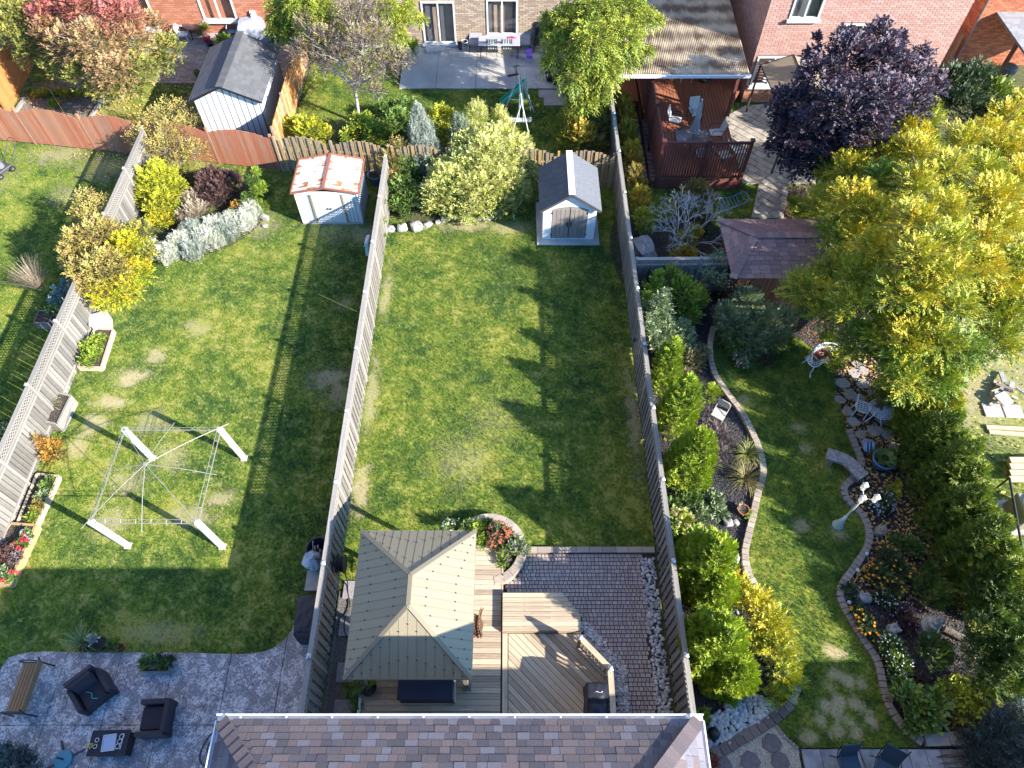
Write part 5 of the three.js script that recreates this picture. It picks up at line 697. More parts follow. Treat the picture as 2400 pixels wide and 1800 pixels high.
{
  const C = []; const rows = [[285, [2080, 2165, 2350, 2400]], [330, [2000, 2250, 2320]], [360, [2070, 2150, 2390]], [400, [1970, 2220, 2300]], [430, [2060, 2140, 2380]], [480, [1940, 2000, 2210, 2300]], [510, [2060, 2140, 2385]], [560, [1960, 2010, 2220, 2310]], [595, [2065, 2145, 2390]], [640, [1950, 2020, 2225, 2310]], [680, [2090, 2160, 2385]], [720, [1935, 2010, 2240, 2320]], [765, [2080, 2160]], [810, [2010, 2250]], [845, [2100, 2170]], [895, [2130, 2190]], [680, [2330, 2380]], [730, [2380, 2150]], [620, [2360, 2290]], [350, [2340]], [450, [2330]], [530, [2340]], [790, [2120, 2190, 2330]], [850, [2230]], [320, [2130]], [400, [2010]], [260, [2395]], [690, [1900]]];
  const r = rng(77); for (const [v, us] of rows) for (const u of us) { const k = Math.hypot((u - 2190) / 330, (v - 540) / 380), h = lerp(6.4, 2.6, clamp(k)) + rr(-.35, .35, r); C.push([u + rr(-10, 10, r), v + rr(-10, 10, r), h, rr(54, 68, r), .8, v > 420 && u < 2130 || v > 700 ? (r() < .6 ? 'goldgreen' : r() < .5 ? 'gold' : 'lime') : r() < .72 ? 'gold' : 'goldgreen']); }
  plant('honey_locust', 'huge yellow and green honey locust filling the right side', T, { habit: 'locust', pal: 'gold', base: [2190, 735], trunk: .22, tree: 1, seed: 172, twigs: 3, dens: .88, clumps: C });
}
plant('globe_shrub', 'bronze green rounded shrub top behind the bare white shrub', S, { habit: 'small', pal: 'bronzegreen', seed: 173, clumps: [[1630, 450, 1, 36], [1655, 470, .9, 28], [1605, 470, .9, 24], [1640, 500, .7, 26], [1660, 520, .6, 22]] });
plant('globe_shrub', 'clipped ball shrub at the foot of the bare white shrub', S, { habit: 'small', pal: 'goldhedge', dens: 1.3, ground: 1, clumps: [[1602, 605, .45, 35], [1610, 560, .6, 26], [1628, 545, .7, 20]] });
bareShrub('bare_shrub', 'leafless whitish shrub beside the brown hut', 1605, 590, 2.1, .75, M({ c: [.5, .48, .45] }), { stems: 6, depth: 6, rad: .028 });
fountain('perennial', 'small green tufts on the dark bed, left one', 'plant', 1512, 625, 40, .3, [[.1, .17, .05]], { w: .03 }); fountain('perennial', 'small green tufts on the dark bed, right one', 'plant', 1545, 640, 60, .35, [[.1, .17, .05], [.15, .2, .06]], { w: .03 });
plant('rose', 'lanky rose stems growing over the fence beside the hut', S, { habit: 'sparse', pal: 'varigreen', trunk: .02, twigs: 8, dens: 1.3, base: [1680, 700], clumps: [[1680, 610, 1.8, 26], [1660, 650, 1.4, 26], [1690, 660, 1.4, 26], [1740, 670, 1.2, 30, 1, 'varigreen'], [1770, 655, 1.4, 20]] });
plant('dry_plants', 'clump of brown withered stalks in front of the flag', 'plant', { habit: 'spiky', pal: 'dry', dens: .7, clumps: [[1870, 465, .3, 28], [1900, 460, .3, 24], [1860, 490, .2, 22, 1, 'goldgreen'], [1930, 450, .3, 20]] });
plant('bush', 'yellow branch tips reaching over the grey paving', S, { habit: 'locust', pal: 'goldgreen', clumps: [[1880, 500, 1.1, 34], [1920, 490, 1.5, 34], [1862, 478, .9, 16]] });
// planter by the deck
plant('chrysanthemum', 'rust-orange chrysanthemum in the curved stone planter', 'flowers', { habit: 'small', pal: 'dark', ground: 1, y: .2, seed: 174, flowers: [120, .05, [[.45, .13, .06], [.5, .19, .1], [.38, .1, .05]]], clumps: [[1168, 1250, .42, 28], [1160, 1270, .38, 20], [1185, 1255, .4, 18]] });
plant('bush', 'leafy green plants in the curved stone planter', S, { habit: 'broad', pal: 'green', ground: 1, y: .2, leafScale: .8, clumps: [[1120, 1240, .4, 22, 1, 'lime'], [1125, 1268, .4, 18, 1, 'lime'], [1095, 1235, .35, 16], [1140, 1225, .3, 14]] });
plant('petunia', 'trailing purple flowered plant spilling over the planter wall', 'flowers', { habit: 'small', pal: 'lime', ground: 1, y: .2, flowers: [40, .028, [[.3, .12, .45], [.45, .3, .5]]], clumps: [[1212, 1280, .42, 24, 1, 'varigreen'], [1190, 1290, .36, 20], [1180, 1315, .3, 18], [1228, 1290, .35, 16, 1, 'varigreen']] });
plant('alyssum', 'white flowered plant behind the gazebo corner', 'flowers', { habit: 'small', pal: 'green', ground: 1, flowers: [30, .03, [[.75, .77, .74]]], clumps: [[1052, 1232, .35, 16], [1070, 1228, .3, 10]] });
plant('bush', 'little yellow-green plant between fence and gazebo', S, { habit: 'small', pal: 'lime', ground: 1, clumps: [[825, 1310, .25, 12], [828, 1330, .2, 10]] });
plant('ivy', 'sparse green vine on the shaded right fence', 'climber', { habit: 'small', pal: 'dark', dens: .5, clumps: [[1525, 1005, .5, 7], [1543, 1290, .5, 8], [1490, 800, 1.0, 6]] });
// ---------------------------------------------------------------- left garden objects
{
  const t = thing('clothesline_gazebo', 'bare gazebo frame of four white posts and thin roof poles on the left lawn', 'frame'), z = 1.86, alu = M({ c: [.33, .31, .28], roughness: .45, metalness: .4 });
  const B = [G(358, 1075), G(573, 1075), G(522, 1282), G(301, 1280)], Tp = [G(290, 1005, z), G(514, 1005, z), G(461, 1223, z), G(211, 1222, z)], r = rng(70);
  B.forEach((b, i) => { beam('post', t, white, b, Tp[i], .13, .13, V(1, 0, 0)); beam('post_foot', t, concrete, b.clone().add(V(0, -.02, 0)), b.clone().add(V(0, .04, 0)), .19, .19, V(1, 0, 0)); });
  for (let i = 0; i < 4; i++) { const a = Tp[i], b = Tp[(i + 1) % 4], u = b.clone().sub(a), gs = []; for (const [dy, dx] of [[-.02, -.05], [.03, .05], [-.1, 0]]) { const s = u.clone().normalize().cross(V(0, 1, 0)).multiplyScalar(dx); gs.push(rodGeo(a.clone().add(s).add(V(0, dy, 0)), b.clone().add(s).add(V(0, dy, 0)), .008, .008, 5)); } for (let k = 1; k < 7; k++) { const p = a.clone().addScaledVector(u, k / 7), s = u.clone().normalize().cross(V(0, 1, 0)).multiplyScalar(.05); gs.push(rodGeo(p.clone().sub(s).add(V(0, -.02, 0)), p.clone().add(s).add(V(0, .03, 0)), .008, .008, 5)); } mesh('side_rail', merge(gs), alu, t); }
  const hub = G(340, 1088, 2.45), ends = [[283, 993, 1.9], [409, 991, 1.9], [536, 993, 1.9], [508, 1113, 1.9], [460, 1223, 1.92], [332, 1248, 1.9], [190, 1239, 1.85], [233, 1112, 1.9]];
  for (const e of ends) { const q = G(...e), m = hub.clone().lerp(q, .5).add(V(0, .06, 0)); mesh('roof_pole', tubeGeo([hub, m, q], .011, 12, 5), alu, t); } const hb = mesh('hub', new THREE.CylinderGeometry(.05, .05, .06, 10).translate(hub.x, hub.y, hub.z), alu, t);
}
function planter(name, label, cornersPx, h, mats, thick = .05, o = {}) { const P = cornersPx.map(c => G(c[0], c[1], o.atTop ? h : 0)), t = thing(name, label, 'planter'), y = o.lift ?? 0; for (let i = 0; i < P.length; i++) { const a = P[i], b = P[(i + 1) % P.length]; if (o.skip?.includes(i)) continue; for (let k = 0; k < (o.rows ?? 1); k++) { const hh = (h - y) / (o.rows ?? 1); beam('plank', t, pick(mats), V(a.x, y + hh * (k + .5), a.z), V(b.x, y + hh * (k + .5), b.z), hh - .004, thick); } } const c = P.map(p => [p.x, p.z]); mesh('soil', slabGeo(c, h - .12, h - .05, 1), soilM, t); return t; }
planter('raised_bed', 'wooden raised bed with a leafy green plant by the lattice fence', [[228, 778], [271, 780], [243, 869], [189, 868]], .22, [deckWood[0], deckWood[2]], .06);
plant('tomato', 'leafy green plant filling the raised bed by the lattice fence', 'plant', { habit: 'broad', pal: 'lime', y: .15, ground: 1, leafScale: .8, clumps: [[215, 815, .4, 24], [212, 845, .4, 24], [230, 800, .35, 18], [222, 830, .45, 18], [245, 790, .25, 10]] });
planter('trough_planter', 'weathered deep wooden trough with withered iris leaves', [[141, 936], [183, 946], [152, 1012], [113, 1003]], .5, greyFence, .06, { rows: 2, lift: .02 });
fountain('iris', 'withered strappy leaves in the deep wooden trough', 'plant', 135, 968, 90, .4, [[.42, .36, .2], [.25, .26, .08], [.36, .28, .14]], { y: .4, w: .025 });
planter('raised_bed', 'wooden raised bed with low mixed herbs, between trough and red geraniums', [[94, 1117], [144, 1122], [92, 1237], [48, 1233]], .2, [deckWood[2], deckWood[0]], .07);
plant('herbs', 'low mixed green and russet herbs in the narrow raised bed', 'plant', { habit: 'small', pal: 'green', y: .15, ground: 1, clumps: [[110, 1140, .25, 16], [100, 1165, .25, 16, 1, 'varigreen'], [92, 1190, .25, 18, 1, 'bronzegreen'], [80, 1212, .22, 18, 1, 'lime'], [118, 1128, .2, 12]] });
planter('raised_bed', 'timber raised bed with red geraniums in the lower left', [[38, 1236], [97, 1240], [34, 1376], [-60, 1372]], .32, [shade(deckWood[2], 1.15), tanFence[0]], .07, {});
plant('geranium', 'red geraniums in the front corner of the timber raised bed', 'flowers', { habit: 'broad', pal: 'green', y: .25, ground: 1, leafScale: .8, flowers: [14, .07, [[.65, .02, .03], [.55, .015, .04]], 'ball'], clumps: [[52, 1278, .4, 15], [66, 1262, .4, 12], [30, 1355, .4, 15], [10, 1345, .45, 18, 1, 'varigreen']] });
plant('white_flowers', 'white flowers at the top end of the timber raised bed', 'flowers', { habit: 'small', pal: 'green', y: .25, ground: 1, flowers: [10, .06, [[.8, .8, .8]], 'ball'], clumps: [[62, 1250, .4, 10], [70, 1262, .35, 9]] });
plant('coleus', 'dusky purple leafed mass in the middle of the timber raised bed', 'plant', { habit: 'small', pal: 'barberry', y: .25, ground: 1, clumps: [[18, 1300, .45, 26], [40, 1310, .4, 18, 1, 'heath'], [0, 1320, .45, 26]] });
planter('planter_box', 'greyish purple wooden box behind the lattice fence', [[103, 742], [140, 742], [125, 772], [92, 770]], .35, greyFence.map(m => shade(m, .7)), .05);
{
  const p = G(245, 765); const t = thing('storage_tote', 'white plastic tote with rounded lid beside the lattice fence', 'tote', p, .35); mesh('body', new RoundedBoxGeometry(.62, .42, .5, 3, .08).translate(0, .21, 0), white, t); mesh('lid', new RoundedBoxGeometry(.66, .1, .54, 3, .04).translate(0, .46, 0), white, t); mesh('handle', boxGeo([.34, .34, .1], [.06, .05, .16]), white, t);
  const bg = G(868, 592), b = thing('fertilizer_bag', 'white and green printed garden bag leaning on the middle fence', 'bag', V(bg.x - .02, 0, bg.z), -.1); mesh('bag', new RoundedBoxGeometry(.16, .78, .46, 3, .06).rotateZ(-.1).translate(0, .38, 0), M({ c: [.6, .63, .62], roughness: .5 }), b); bx('green_band', b, M({ c: [.02, .3, .16] }), [-.035, .42, 0], [.17, .2, .44]).rotation.z = -.1; bx('blue_band', b, M({ c: [.05, .2, .45] }), [.005, .16, 0], [.17, .12, .44]).rotation.z = -.1;
  const tb = G(882, 428), u = thing('tub', 'blue-grey plastic tub full of water in the fence corner', 'tub', tb); mesh('tub', new THREE.LatheGeometry([[.02, .02], [.24, .02], [.29, .4], [.32, .42], [.32, .45], [.27, .45], [.24, .1], [.0, .1]].map(q => new THREE.Vector2(...q)), 24), M({ c: [.09, .14, .22], roughness: .4 }), u); mesh('soil', new THREE.CylinderGeometry(.26, .26, .02, 20).translate(0, .33, 0), soilM, u);
  const c1 = thing('string_line', 'thin yellow string stretched low over the shaded lawn', 'string'); mesh('string', tubeGeo([G(747, 690, .1), G(795, 712, .07), G(838, 731, .1)], .012, 12, 5), M({ c: [.65, .6, .15] }), c1); rod('stake', c1, tanFence[0], G(747, 690, 0), G(747, 690, .12), .015);
}
{ // patio furniture
  const iron = M({ c: [.03, .035, .05], roughness: .5 }), slat = woodSet([[[.34, .2, .1], [.24, .13, .06]]], .3)[0];
  const c = G(62, 1612, .42); const t = thing('bench', 'slatted wooden bench with dark metal ends at the left of the terrace', 'bench', V(c.x, .035, c.z), .0); const L = 1.2;
  for (let i = 0; i < 6; i++) beam('seat_slat', t, slat, V(-.25 + i * .078, .42 - i * .006, -L / 2), V(-.25 + i * .078, .42 - i * .006, L / 2), .025, .07);
  for (let i = 0; i < 5; i++) beam('back_slat', t, slat, V(.22 + i * .025, .46 + i * .082, -L / 2), V(.22 + i * .025, .46 + i * .082, L / 2), .07, .022, V(.3, 1, 0));
  for (const s of [-1, 1]) { const z = s * (L / 2 + .02); mesh('end_frame', merge([tubeGeo([V(-.3, 0, z), V(-.28, .3, z), V(-.3, .6, z), V(-.1, .66, z), V(.2, .6, z)], .02, 16, 6), tubeGeo([V(.3, 0, z), V(.2, .35, z), V(.24, .6, z), V(.37, .9, z)], .022, 16, 6), tubeGeo([V(-.28, .39, z), V(.2, .38, z)], .018, 4, 6)]), iron, t); }
  const wick = M({ map: tex(128, 128, (i, j) => mix3([.018, .012, .02], [.07, .05, .065], ((i >> 2) + (j >> 2)) % 2 ? TN(i, j, 128, 128) : TN(i + 40, j, 128, 128) * .3)), bumpMap: tex(128, 128, (i, j) => ((i >> 2) + (j >> 2)) % 2 ? Math.abs(Math.sin(i / 4 * Math.PI)) : Math.abs(Math.sin(j / 4 * Math.PI)), false), bumpScale: .006, roughness: .5 }), cush = M({ c: [.03, .024, .032], roughness: .95 });
  const arm = (label, p, turn, back) => { const a = thing('wicker_armchair', label, 'armchair', V(p.x, .035, p.z), turn, 'dark wicker armchairs on the terrace'); const rb = (n, m, w, h, d, x, y, z, rx = 0) => { const q = mesh(n, new RoundedBoxGeometry(w, h, d, 2, .025), m, a); q.position.set(x, y, z); q.rotation.x = rx; return q; }; rb('base', wick, .72, .26, .68, 0, .17, 0); rb('seat_cushion', cush, .54, .12, .58, 0, .36, .04); rb('armrest', wick, .12, .56, .72, -.37, .3, 0); rb('armrest', wick, .12, .56, .72, .37, .3, 0); rb('backrest', wick, .74, .74, .12, 0, .42, -.34, -.18); if (back) rb('back_cushion', cush, .54, .42, .14, 0, .6, -.22, -.3); return a; };
  const a1 = arm('dark wicker armchair with thick back cushion, turned toward the coffee table', G(220, 1622, .3), .75, true); mesh('strap', tubeGeo([V(-.1, .44, -.05), V(.0, .46, .1), V(-.05, .44, .18), V(.05, .44, .3)], .012, 14, 5), M({ c: [.02, .35, .3] }), a1);
  arm('dark wicker armchair with a white strip behind its seat, nearest the roof corner', G(368, 1685, .3), -Math.PI / 2 + .06, false);
  const tc = G(258, 1742, .4), ct = thing('coffee_table', 'dark wicker coffee table carrying a glass tray', 'table', V(tc.x, .035, tc.z), .02); mesh('top', new RoundedBoxGeometry(.95, .05, .58, 2, .012).translate(0, .42, 0), cush, ct); mesh('base', new RoundedBoxGeometry(.88, .38, .52, 2, .02).translate(0, .2, 0), wick, ct);
  const tr = thing('tray', 'blue-white glass tray on the coffee table', 'tray', V(tc.x + .02, .48, tc.z), .12); mesh('tray', boxGeo([0, .012, 0], [.3, .024, .36]), M({ c: [.28, .36, .5], roughness: .2 }), tr); mesh('rim', merge([boxGeo([-.15, .02, 0], [.015, .04, .37]), boxGeo([.15, .02, 0], [.015, .04, .37]), boxGeo([0, .02, .18], [.285, .04, .015]), boxGeo([0, .02, -.18], [.285, .04, .015])]), white, tr);
  const cd = thing('candle_holder', 'row of white rings beside the glass tray', 'candle holder', V(tc.x + .27, .48, tc.z - .03)); for (let i = 0; i < 3; i++) mesh('ring', new THREE.TorusGeometry(.055, .01, 6, 18).rotateX(Math.PI / 2).translate(.02 * i - .02, .012, .11 - i * .11), white, cd); mesh('stand', boxGeo([.06, .012, 0], [.014, .02, .36]), white, cd);
  const dc = thing('ornament', 'small white ring and golden leaf ornament at the left end of the coffee table', 'ornament', V(tc.x - .3, .48, tc.z + .02)); for (const z of [-.08, .06]) mesh('ring', new THREE.TorusGeometry(.045, .01, 6, 16).rotateX(Math.PI / 2).translate(0, .012, z), white, dc); for (let i = 0; i < 5; i++) { const m = mesh('leaf', new THREE.ConeGeometry(.03, .12, 4).scale(1, 1, .3), M({ c: [.4, .25, .04] }), dc); m.position.set(-.1 + .03 * Math.cos(i * 1.26), .04, .05 + .03 * Math.sin(i * 1.26)); m.rotation.set(Math.PI / 2, 0, i * 1.26); }
  const ub = G(150, 1780, .1), us = thing('umbrella_base', 'teal weighted disc on a dark cross shaped umbrella stand', 'umbrella stand', V(ub.x, .035, ub.z), .5); for (let i = 0; i < 4; i++) rod('leg', us, iron, V(0, .03, 0), V(.48 * Math.cos(i * 1.571), .03, .48 * Math.sin(i * 1.571)), .028); mesh('weight', new THREE.CylinderGeometry(.21, .22, .07, 28).translate(0, .09, 0), M({ c: [.03, .2, .27], roughness: .45 }), us); rod('tube', us, iron, V(0, .1, 0), V(0, .42, 0), .022);
  const pl = G(375, 1562); const pt = thing('trough', 'stone-look trough of mixed green plants at the terrace edge', 'planter', V(pl.x, .035, pl.z), .03); mesh('trough', merge([boxGeo([0, .13, .2], [.82, .26, .05]), boxGeo([0, .13, -.2], [.82, .26, .05]), boxGeo([.39, .13, 0], [.05, .26, .35]), boxGeo([-.39, .13, 0], [.05, .26, .35])]), stoneM[0], pt); mesh('soil', boxGeo([0, .1, 0], [.73, .2, .35]), soilM, pt);
  plant('trough_plants', 'mixed trailing green plants in the stone-look trough', 'plant', { habit: 'small', pal: 'dark', y: .2, ground: 1, leafScale: 1.2, clumps: [[345, 1555, .35, 17, 1, 'green'], [372, 1552, .38, 18], [398, 1550, .35, 16], [352, 1535, .5, 8, 1.5, 'lime'], [385, 1558, .3, 16, 1, 'hedge']] });
}
function pot(name, label, u, v, r, h, m, o = {}) { const p = G(u, v), t = thing(name, label, 'pot', V(p.x, o.y ?? 0, p.z), 0, o.group); mesh('pot', new THREE.LatheGeometry([[0, .01], [r * .72, .01], [r * .95, h * .9], [r * 1.05, h * .9], [r * 1.05, h], [r * .9, h], [r * .86, h * .8], [0, h * .8]].map(q => new THREE.Vector2(...q)), 24), m, t); mesh('soil', new THREE.CylinderGeometry(r * .86, r * .86, .02, 16).translate(0, h * .82, 0), soilM, t); return t; }
pot('flower_pot', 'black pot with a spiky pale-green plant at the terrace edge', 202, 1518, .13, .22, black); fountain('dracaena', 'spiky pale-green plant in the black pot at the terrace edge', 'plant', 202, 1512, 60, .55, [[.38, .4, .16], [.25, .3, .1], [.1, .2, .06]], { y: .2, w: .03, arch: .2 });
pot('flower_pot', 'pot of silver-leaved plant beside the spiky plant', 220, 1508, .13, .24, black); plant('silver_plant', 'small silvery plant among the pots at the terrace edge', 'plant', { habit: 'small', pal: 'silver', y: .2, ground: 1, clumps: [[218, 1498, .35, 13]] });
pot('flower_pot', 'empty round black pot among the terrace edge pots', 243, 1512, .17, .22, black);
pot('flower_pot', 'black pot under a leafy green plant at the terrace edge', 266, 1514, .13, .2, black); plant('pot_plant', 'leafy green plant in the pot next to the red pot', 'plant', { habit: 'broad', pal: 'green', y: .18, ground: 1, leafScale: .7, clumps: [[264, 1510, .3, 13], [274, 1503, .3, 12, 1, 'lime']] });
pot('flower_pot', 'small bright red pot at the terrace edge', 287, 1518, .09, .16, M({ c: [.5, .02, .025], roughness: .35 }));
// a draped cover: rounded box whose skirt flares and creases
function cover(name, label, p, w, h, d, turn, m, seed = 1, o = {}) { const t = thing(name, label, 'grill', p, turn), g = new THREE.BoxGeometry(w, h, d, 14, 12, 12), P = g.attributes.position; for (let i = 0; i < P.count; i++) { let x = P.getX(i), y = P.getY(i) + h / 2, z = P.getZ(i); const k = y / h, rnd = sst(.75, 1, k); const qx = x / (w / 2), qz = z / (d / 2); x *= 1 - rnd * .08 * Math.abs(qx) - (o.taper ?? .04) * k; z *= 1 - rnd * .12 * Math.abs(qz) - (o.taper ?? .04) * k; const c = n3(x * 7 + seed, y * 2.2, z * 7); x += Math.sign(qx) * c * .045 * (1.1 - k) + c * .01; z += Math.sign(qz) * c * .045 * (1.1 - k); if (k > .99) y -= .05 * (qx * qx * .5 + qz * qz) - c * .03 + (o.step && qz > .1 ? o.step : 0); P.setXYZ(i, x, y, z); } g.computeVertexNormals(); mesh('cover', g, m, t); return t; }
const coverM = M({ c: [.013, .015, .024], roughness: .55, bumpMap: bumpN, bumpScale: .004 });
{ const a = G(690, 1497, 1.0), b = G(747, 1380, 1.0); const c1 = cover('covered_grill', 'grill under a black cover against the fence by the terrace', V((a.x + b.x) / 2 - .02, .03, (a.z + b.z) / 2), .6, 1.05, 1.12, .03, coverM, 3); bx('cover_fold', c1, coverM, [.0, .85, .5], [.4, .2, .1]);
  const s = G(735, 1361); const sl = thing('patio_slab', 'grey square paving slab beside the black grill cover', 'slab', V(s.x, .02, s.z)); mesh('slab', new RoundedBoxGeometry(.42, .07, .6, 2, .01), shade(concrete, .8), sl);
  const g2 = G(1400, 1640, 1.0); const c2 = cover('covered_grill', 'grill under a black cover with a white logo on the wooden deck', V(g2.x, .28, g2.z + .02), .56, 1.0, .85, -.04, coverM, 8, { step: .1 }); mesh('logo', tubeGeo([V(-.1, .99, -.12), V(-.03, 1.0, -.16), V(.03, .99, -.13), V(.11, .99, -.17)], .012, 10, 4), M({ c: [.5, .5, .55] }), c2); for (const s of [-1, 1]) mesh('side_panel', new RoundedBoxGeometry(.3, .5, .05, 2, .02).translate(s * .12, .5, .44), coverM, c2);
  const tb = G(755, 1300), t = thing('trash_tub', 'dark round tub holding scrap boards behind the middle fence', 'tub', tb); mesh('tub', new THREE.LatheGeometry([[.02, .02], [.26, .02], [.32, .5], [.35, .5], [.35, .53], [.29, .53], [.25, .06], [0, .06]].map(q => new THREE.Vector2(...q)), 24), M({ c: [.02, .025, .04], roughness: .45 }), t); for (let i = 0; i < 5; i++) beam('scrap_board', t, shade(greyFence[0], 1.6), V(-.2 + i * .07, .2, rr(-.1, .1)), V(-.15 + i * .08, .62, rr(-.2, .2)), .09, .02, V(0, 0, 1));
  const bg = G(737, 1322), b2 = thing('plastic_bag', 'translucent tied plastic sack beside the dark tub', 'bag', bg); const sg = new THREE.IcosahedronGeometry(.27, 3), P = sg.attributes.position; for (let i = 0; i < P.count; i++) { const x = P.getX(i), y = P.getY(i), z = P.getZ(i), c = 1 + .35 * n3(x * 9, y * 9, z * 9); const nk = y > .12 ? 1 - (y - .12) * 3 : 1; P.setXYZ(i, x * c * nk, (y + .24) * 1.25, z * c * nk); } sg.computeVertexNormals(); mesh('sack', sg, new THREE.MeshPhysicalMaterial({ color: 0xcfd6de, transmission: .35, thickness: 0, roughness: .35 }), b2); mesh('knot', new THREE.ConeGeometry(.12, .14, 9, 1, true).rotateX(Math.PI).translate(0, .62, 0), new THREE.MeshPhysicalMaterial({ color: 0xcfd6de, transmission: .35, thickness: 0, roughness: .35 }), b2);
  const hr = G(795, 1318, 1.1), h = thing('hose_reel', 'black hose reel hanging on the middle fence', 'hose reel', V(FX1 + .14, .95, hr.z)); mesh('drum', merge([new THREE.CylinderGeometry(.26, .26, .03, 24).rotateZ(Math.PI / 2).translate(.0, 0, 0), new THREE.CylinderGeometry(.26, .26, .03, 24).rotateZ(Math.PI / 2).translate(.2, 0, 0), new THREE.CylinderGeometry(.17, .17, .17, 20).rotateZ(Math.PI / 2).translate(.1, 0, 0)]), black, h); mesh('coiled_hose', merge([0, 1, 2, 3].map(k => new THREE.TorusGeometry(.2, .022, 6, 24).rotateY(Math.PI / 2).translate(.03 + k * .044, 0, 0))), M({ c: [.02, .02, .022], roughness: .35 }), h);
  const hs = thing('garden_hose', 'black hose looping over the gravel left of the gazebo', 'hose'); mesh('hose', tubeGeo([V(FX1 + .25, .75, hr.z), V(FX1 + .3, .1, hr.z + .3), G(815, 1385, .06), G(820, 1420, .06), G(809, 1450, .06), G(808, 1480, .06), G(818, 1500, .06)], .016, 40, 6), black, hs);
}
{ // strip left of the gazebo
  const gm = M({ map: tex(256, 256, (i, j) => { const k = TN(i / 4, j / 4, 64, 64), q = TN(i / 2, j / 2, 128, 128); return mix3([.04, .037, .035], [.3, .28, .26], Math.pow(k * .5 + q * .5, 1.6)); }), bumpMap: bumpN, bumpScale: .03 });
  mesh('gravel', sheetGeo([[FX1 + .06, -6.35], [-3.88, -6.35], [-3.88, -1.6], [FX1 + .06, -1.6]], .012, .8), gm, scene, 'structure');
  const sm = M({ map: grainy([.2, .19, .21], [.32, .3, .31], 16), bumpMap: bumpN, bumpScale: .004 }), names = ['topmost stepping slab beside the gazebo, nearest the lawn', 'second stepping slab beside the gazebo with hose across it', 'third stepping slab beside the gazebo', 'lowest stepping slab beside the gazebo, next to the roof edge'];
  [[826, 1383], [817, 1470], [812, 1577], [805, 1665]].forEach(([u, v], i) => { const p = G(u, v); const t = thing('stepping_slab', names[i], 'slab', V(p.x, .035, p.z), rr(-.03, .03)); mesh('slab', new RoundedBoxGeometry(.5, .05, .5, 2, .008), sm, t); });
  const bx0 = G(1000, 1610, .62), b = thing('storage_box', 'dark navy deck box half under the gazebo roof', 'box', V(bx0.x, .28, bx0.z - .12)); mesh('box', new RoundedBoxGeometry(1.36, .52, .9, 2, .02).translate(0, .28, 0), M({ c: [.012, .018, .035], roughness: .55 }), b); mesh('lid', new RoundedBoxGeometry(1.4, .07, .95, 2, .02).translate(0, .57, 0), M({ c: [.014, .022, .045], roughness: .5, bumpMap: bumpN, bumpScale: .002 }), b); bx('side_board', b, deckWood[1], [.72, .27, .02], [.03, .5, .9]);
  const wb = thing('white_board', 'white painted board edging the deck beside the oleander', 'board', G(852, 1640)); beam('board', wb, M({ c: [.55, .54, .52] }), V(0, .36, -.55), V(-.02, .36, .6), .14, .06);
  pot('flower_pot', 'dark pot standing under the corner of the gazebo roof', 872, 1622, .2, .3, black, { y: .28 });
  plant('oleander', 'lanky leafy plant beside the stepping slabs', 'plant', { habit: 'ash', pal: 'green', dens: .8, leafScale: .8, clumps: [[812, 1615, .5, 16], [838, 1610, .6, 18], [835, 1650, .4, 16], [862, 1600, .7, 14, 1, 'hedge']] });
  const wc = G(1112, 1462, .85), ch = thing('wicker_chair', 'brown wicker chair peeking out under the gazebo edge', 'chair', V(wc.x - .1, .28, wc.z), -Math.PI / 2), wk = M({ c: [.17, .085, .045], roughness: .7 }); const backS = []; for (let i = 0; i < 11; i++) { const a = -1.2 + i * .24; backS.push(rodGeo(V(.34 * Math.sin(a), .35, -.3 + .12 * Math.cos(a)), V(.36 * Math.sin(a), .95 - .1 * Math.abs(Math.sin(a)), -.38 + .1 * Math.cos(a)), .012, .012, 5)); } mesh('backrest', merge([...backS, ...[.45, .6, .75, .9].map(y => tubeGeo([-1.2, -.6, 0, .6, 1.2].map(a => V(.355 * Math.sin(a), y, -.33 + .11 * Math.cos(a))), .015, 14, 5))]), wk, ch); mesh('seat', new THREE.CylinderGeometry(.33, .3, .08, 20).translate(0, .36, 0), wk, ch); for (const x of [-.22, .22]) for (const z of [-.2, .2]) rod('leg', ch, wk, V(x, 0, z), V(x, .33, z), .02);
}
// ---------------------------------------------------------------- stones
const stoneGeos = [...Array(7)].map((_, k) => { const g = new THREE.IcosahedronGeometry(1, 2), P = g.attributes.position; for (let i = 0; i < P.count; i++) { const x = P.getX(i), y = P.getY(i), z = P.getZ(i); let c = 1 + .3 * n3(x * 1.3 + k * 5, y * 1.3, z * 1.3) + .12 * n3(x * 4 + k, y * 4, z * 4); const f = Math.max(Math.abs(x), Math.abs(y), Math.abs(z)); c *= lerp(1, .72 / f + .15, .45); P.setXYZ(i, x * c, y * c, z * c); } g.computeVertexNormals(); return g; });
function stone(name, label, u, v, wpx, hm, asp, turn, m, o = {}) { const p = G(u, v), w = pxm(wpx, v) / 2; const s = mesh(name, stoneGeos[(o.k ?? Math.round(u + v)) % 7], m, scene); s.position.set(p.x, (o.y ?? 0) + hm * .35, p.z); s.scale.set(w, hm * .6, w * asp); s.rotation.y = turn; tag(s, label, o.cat ?? 'stone', o.group); return s; }
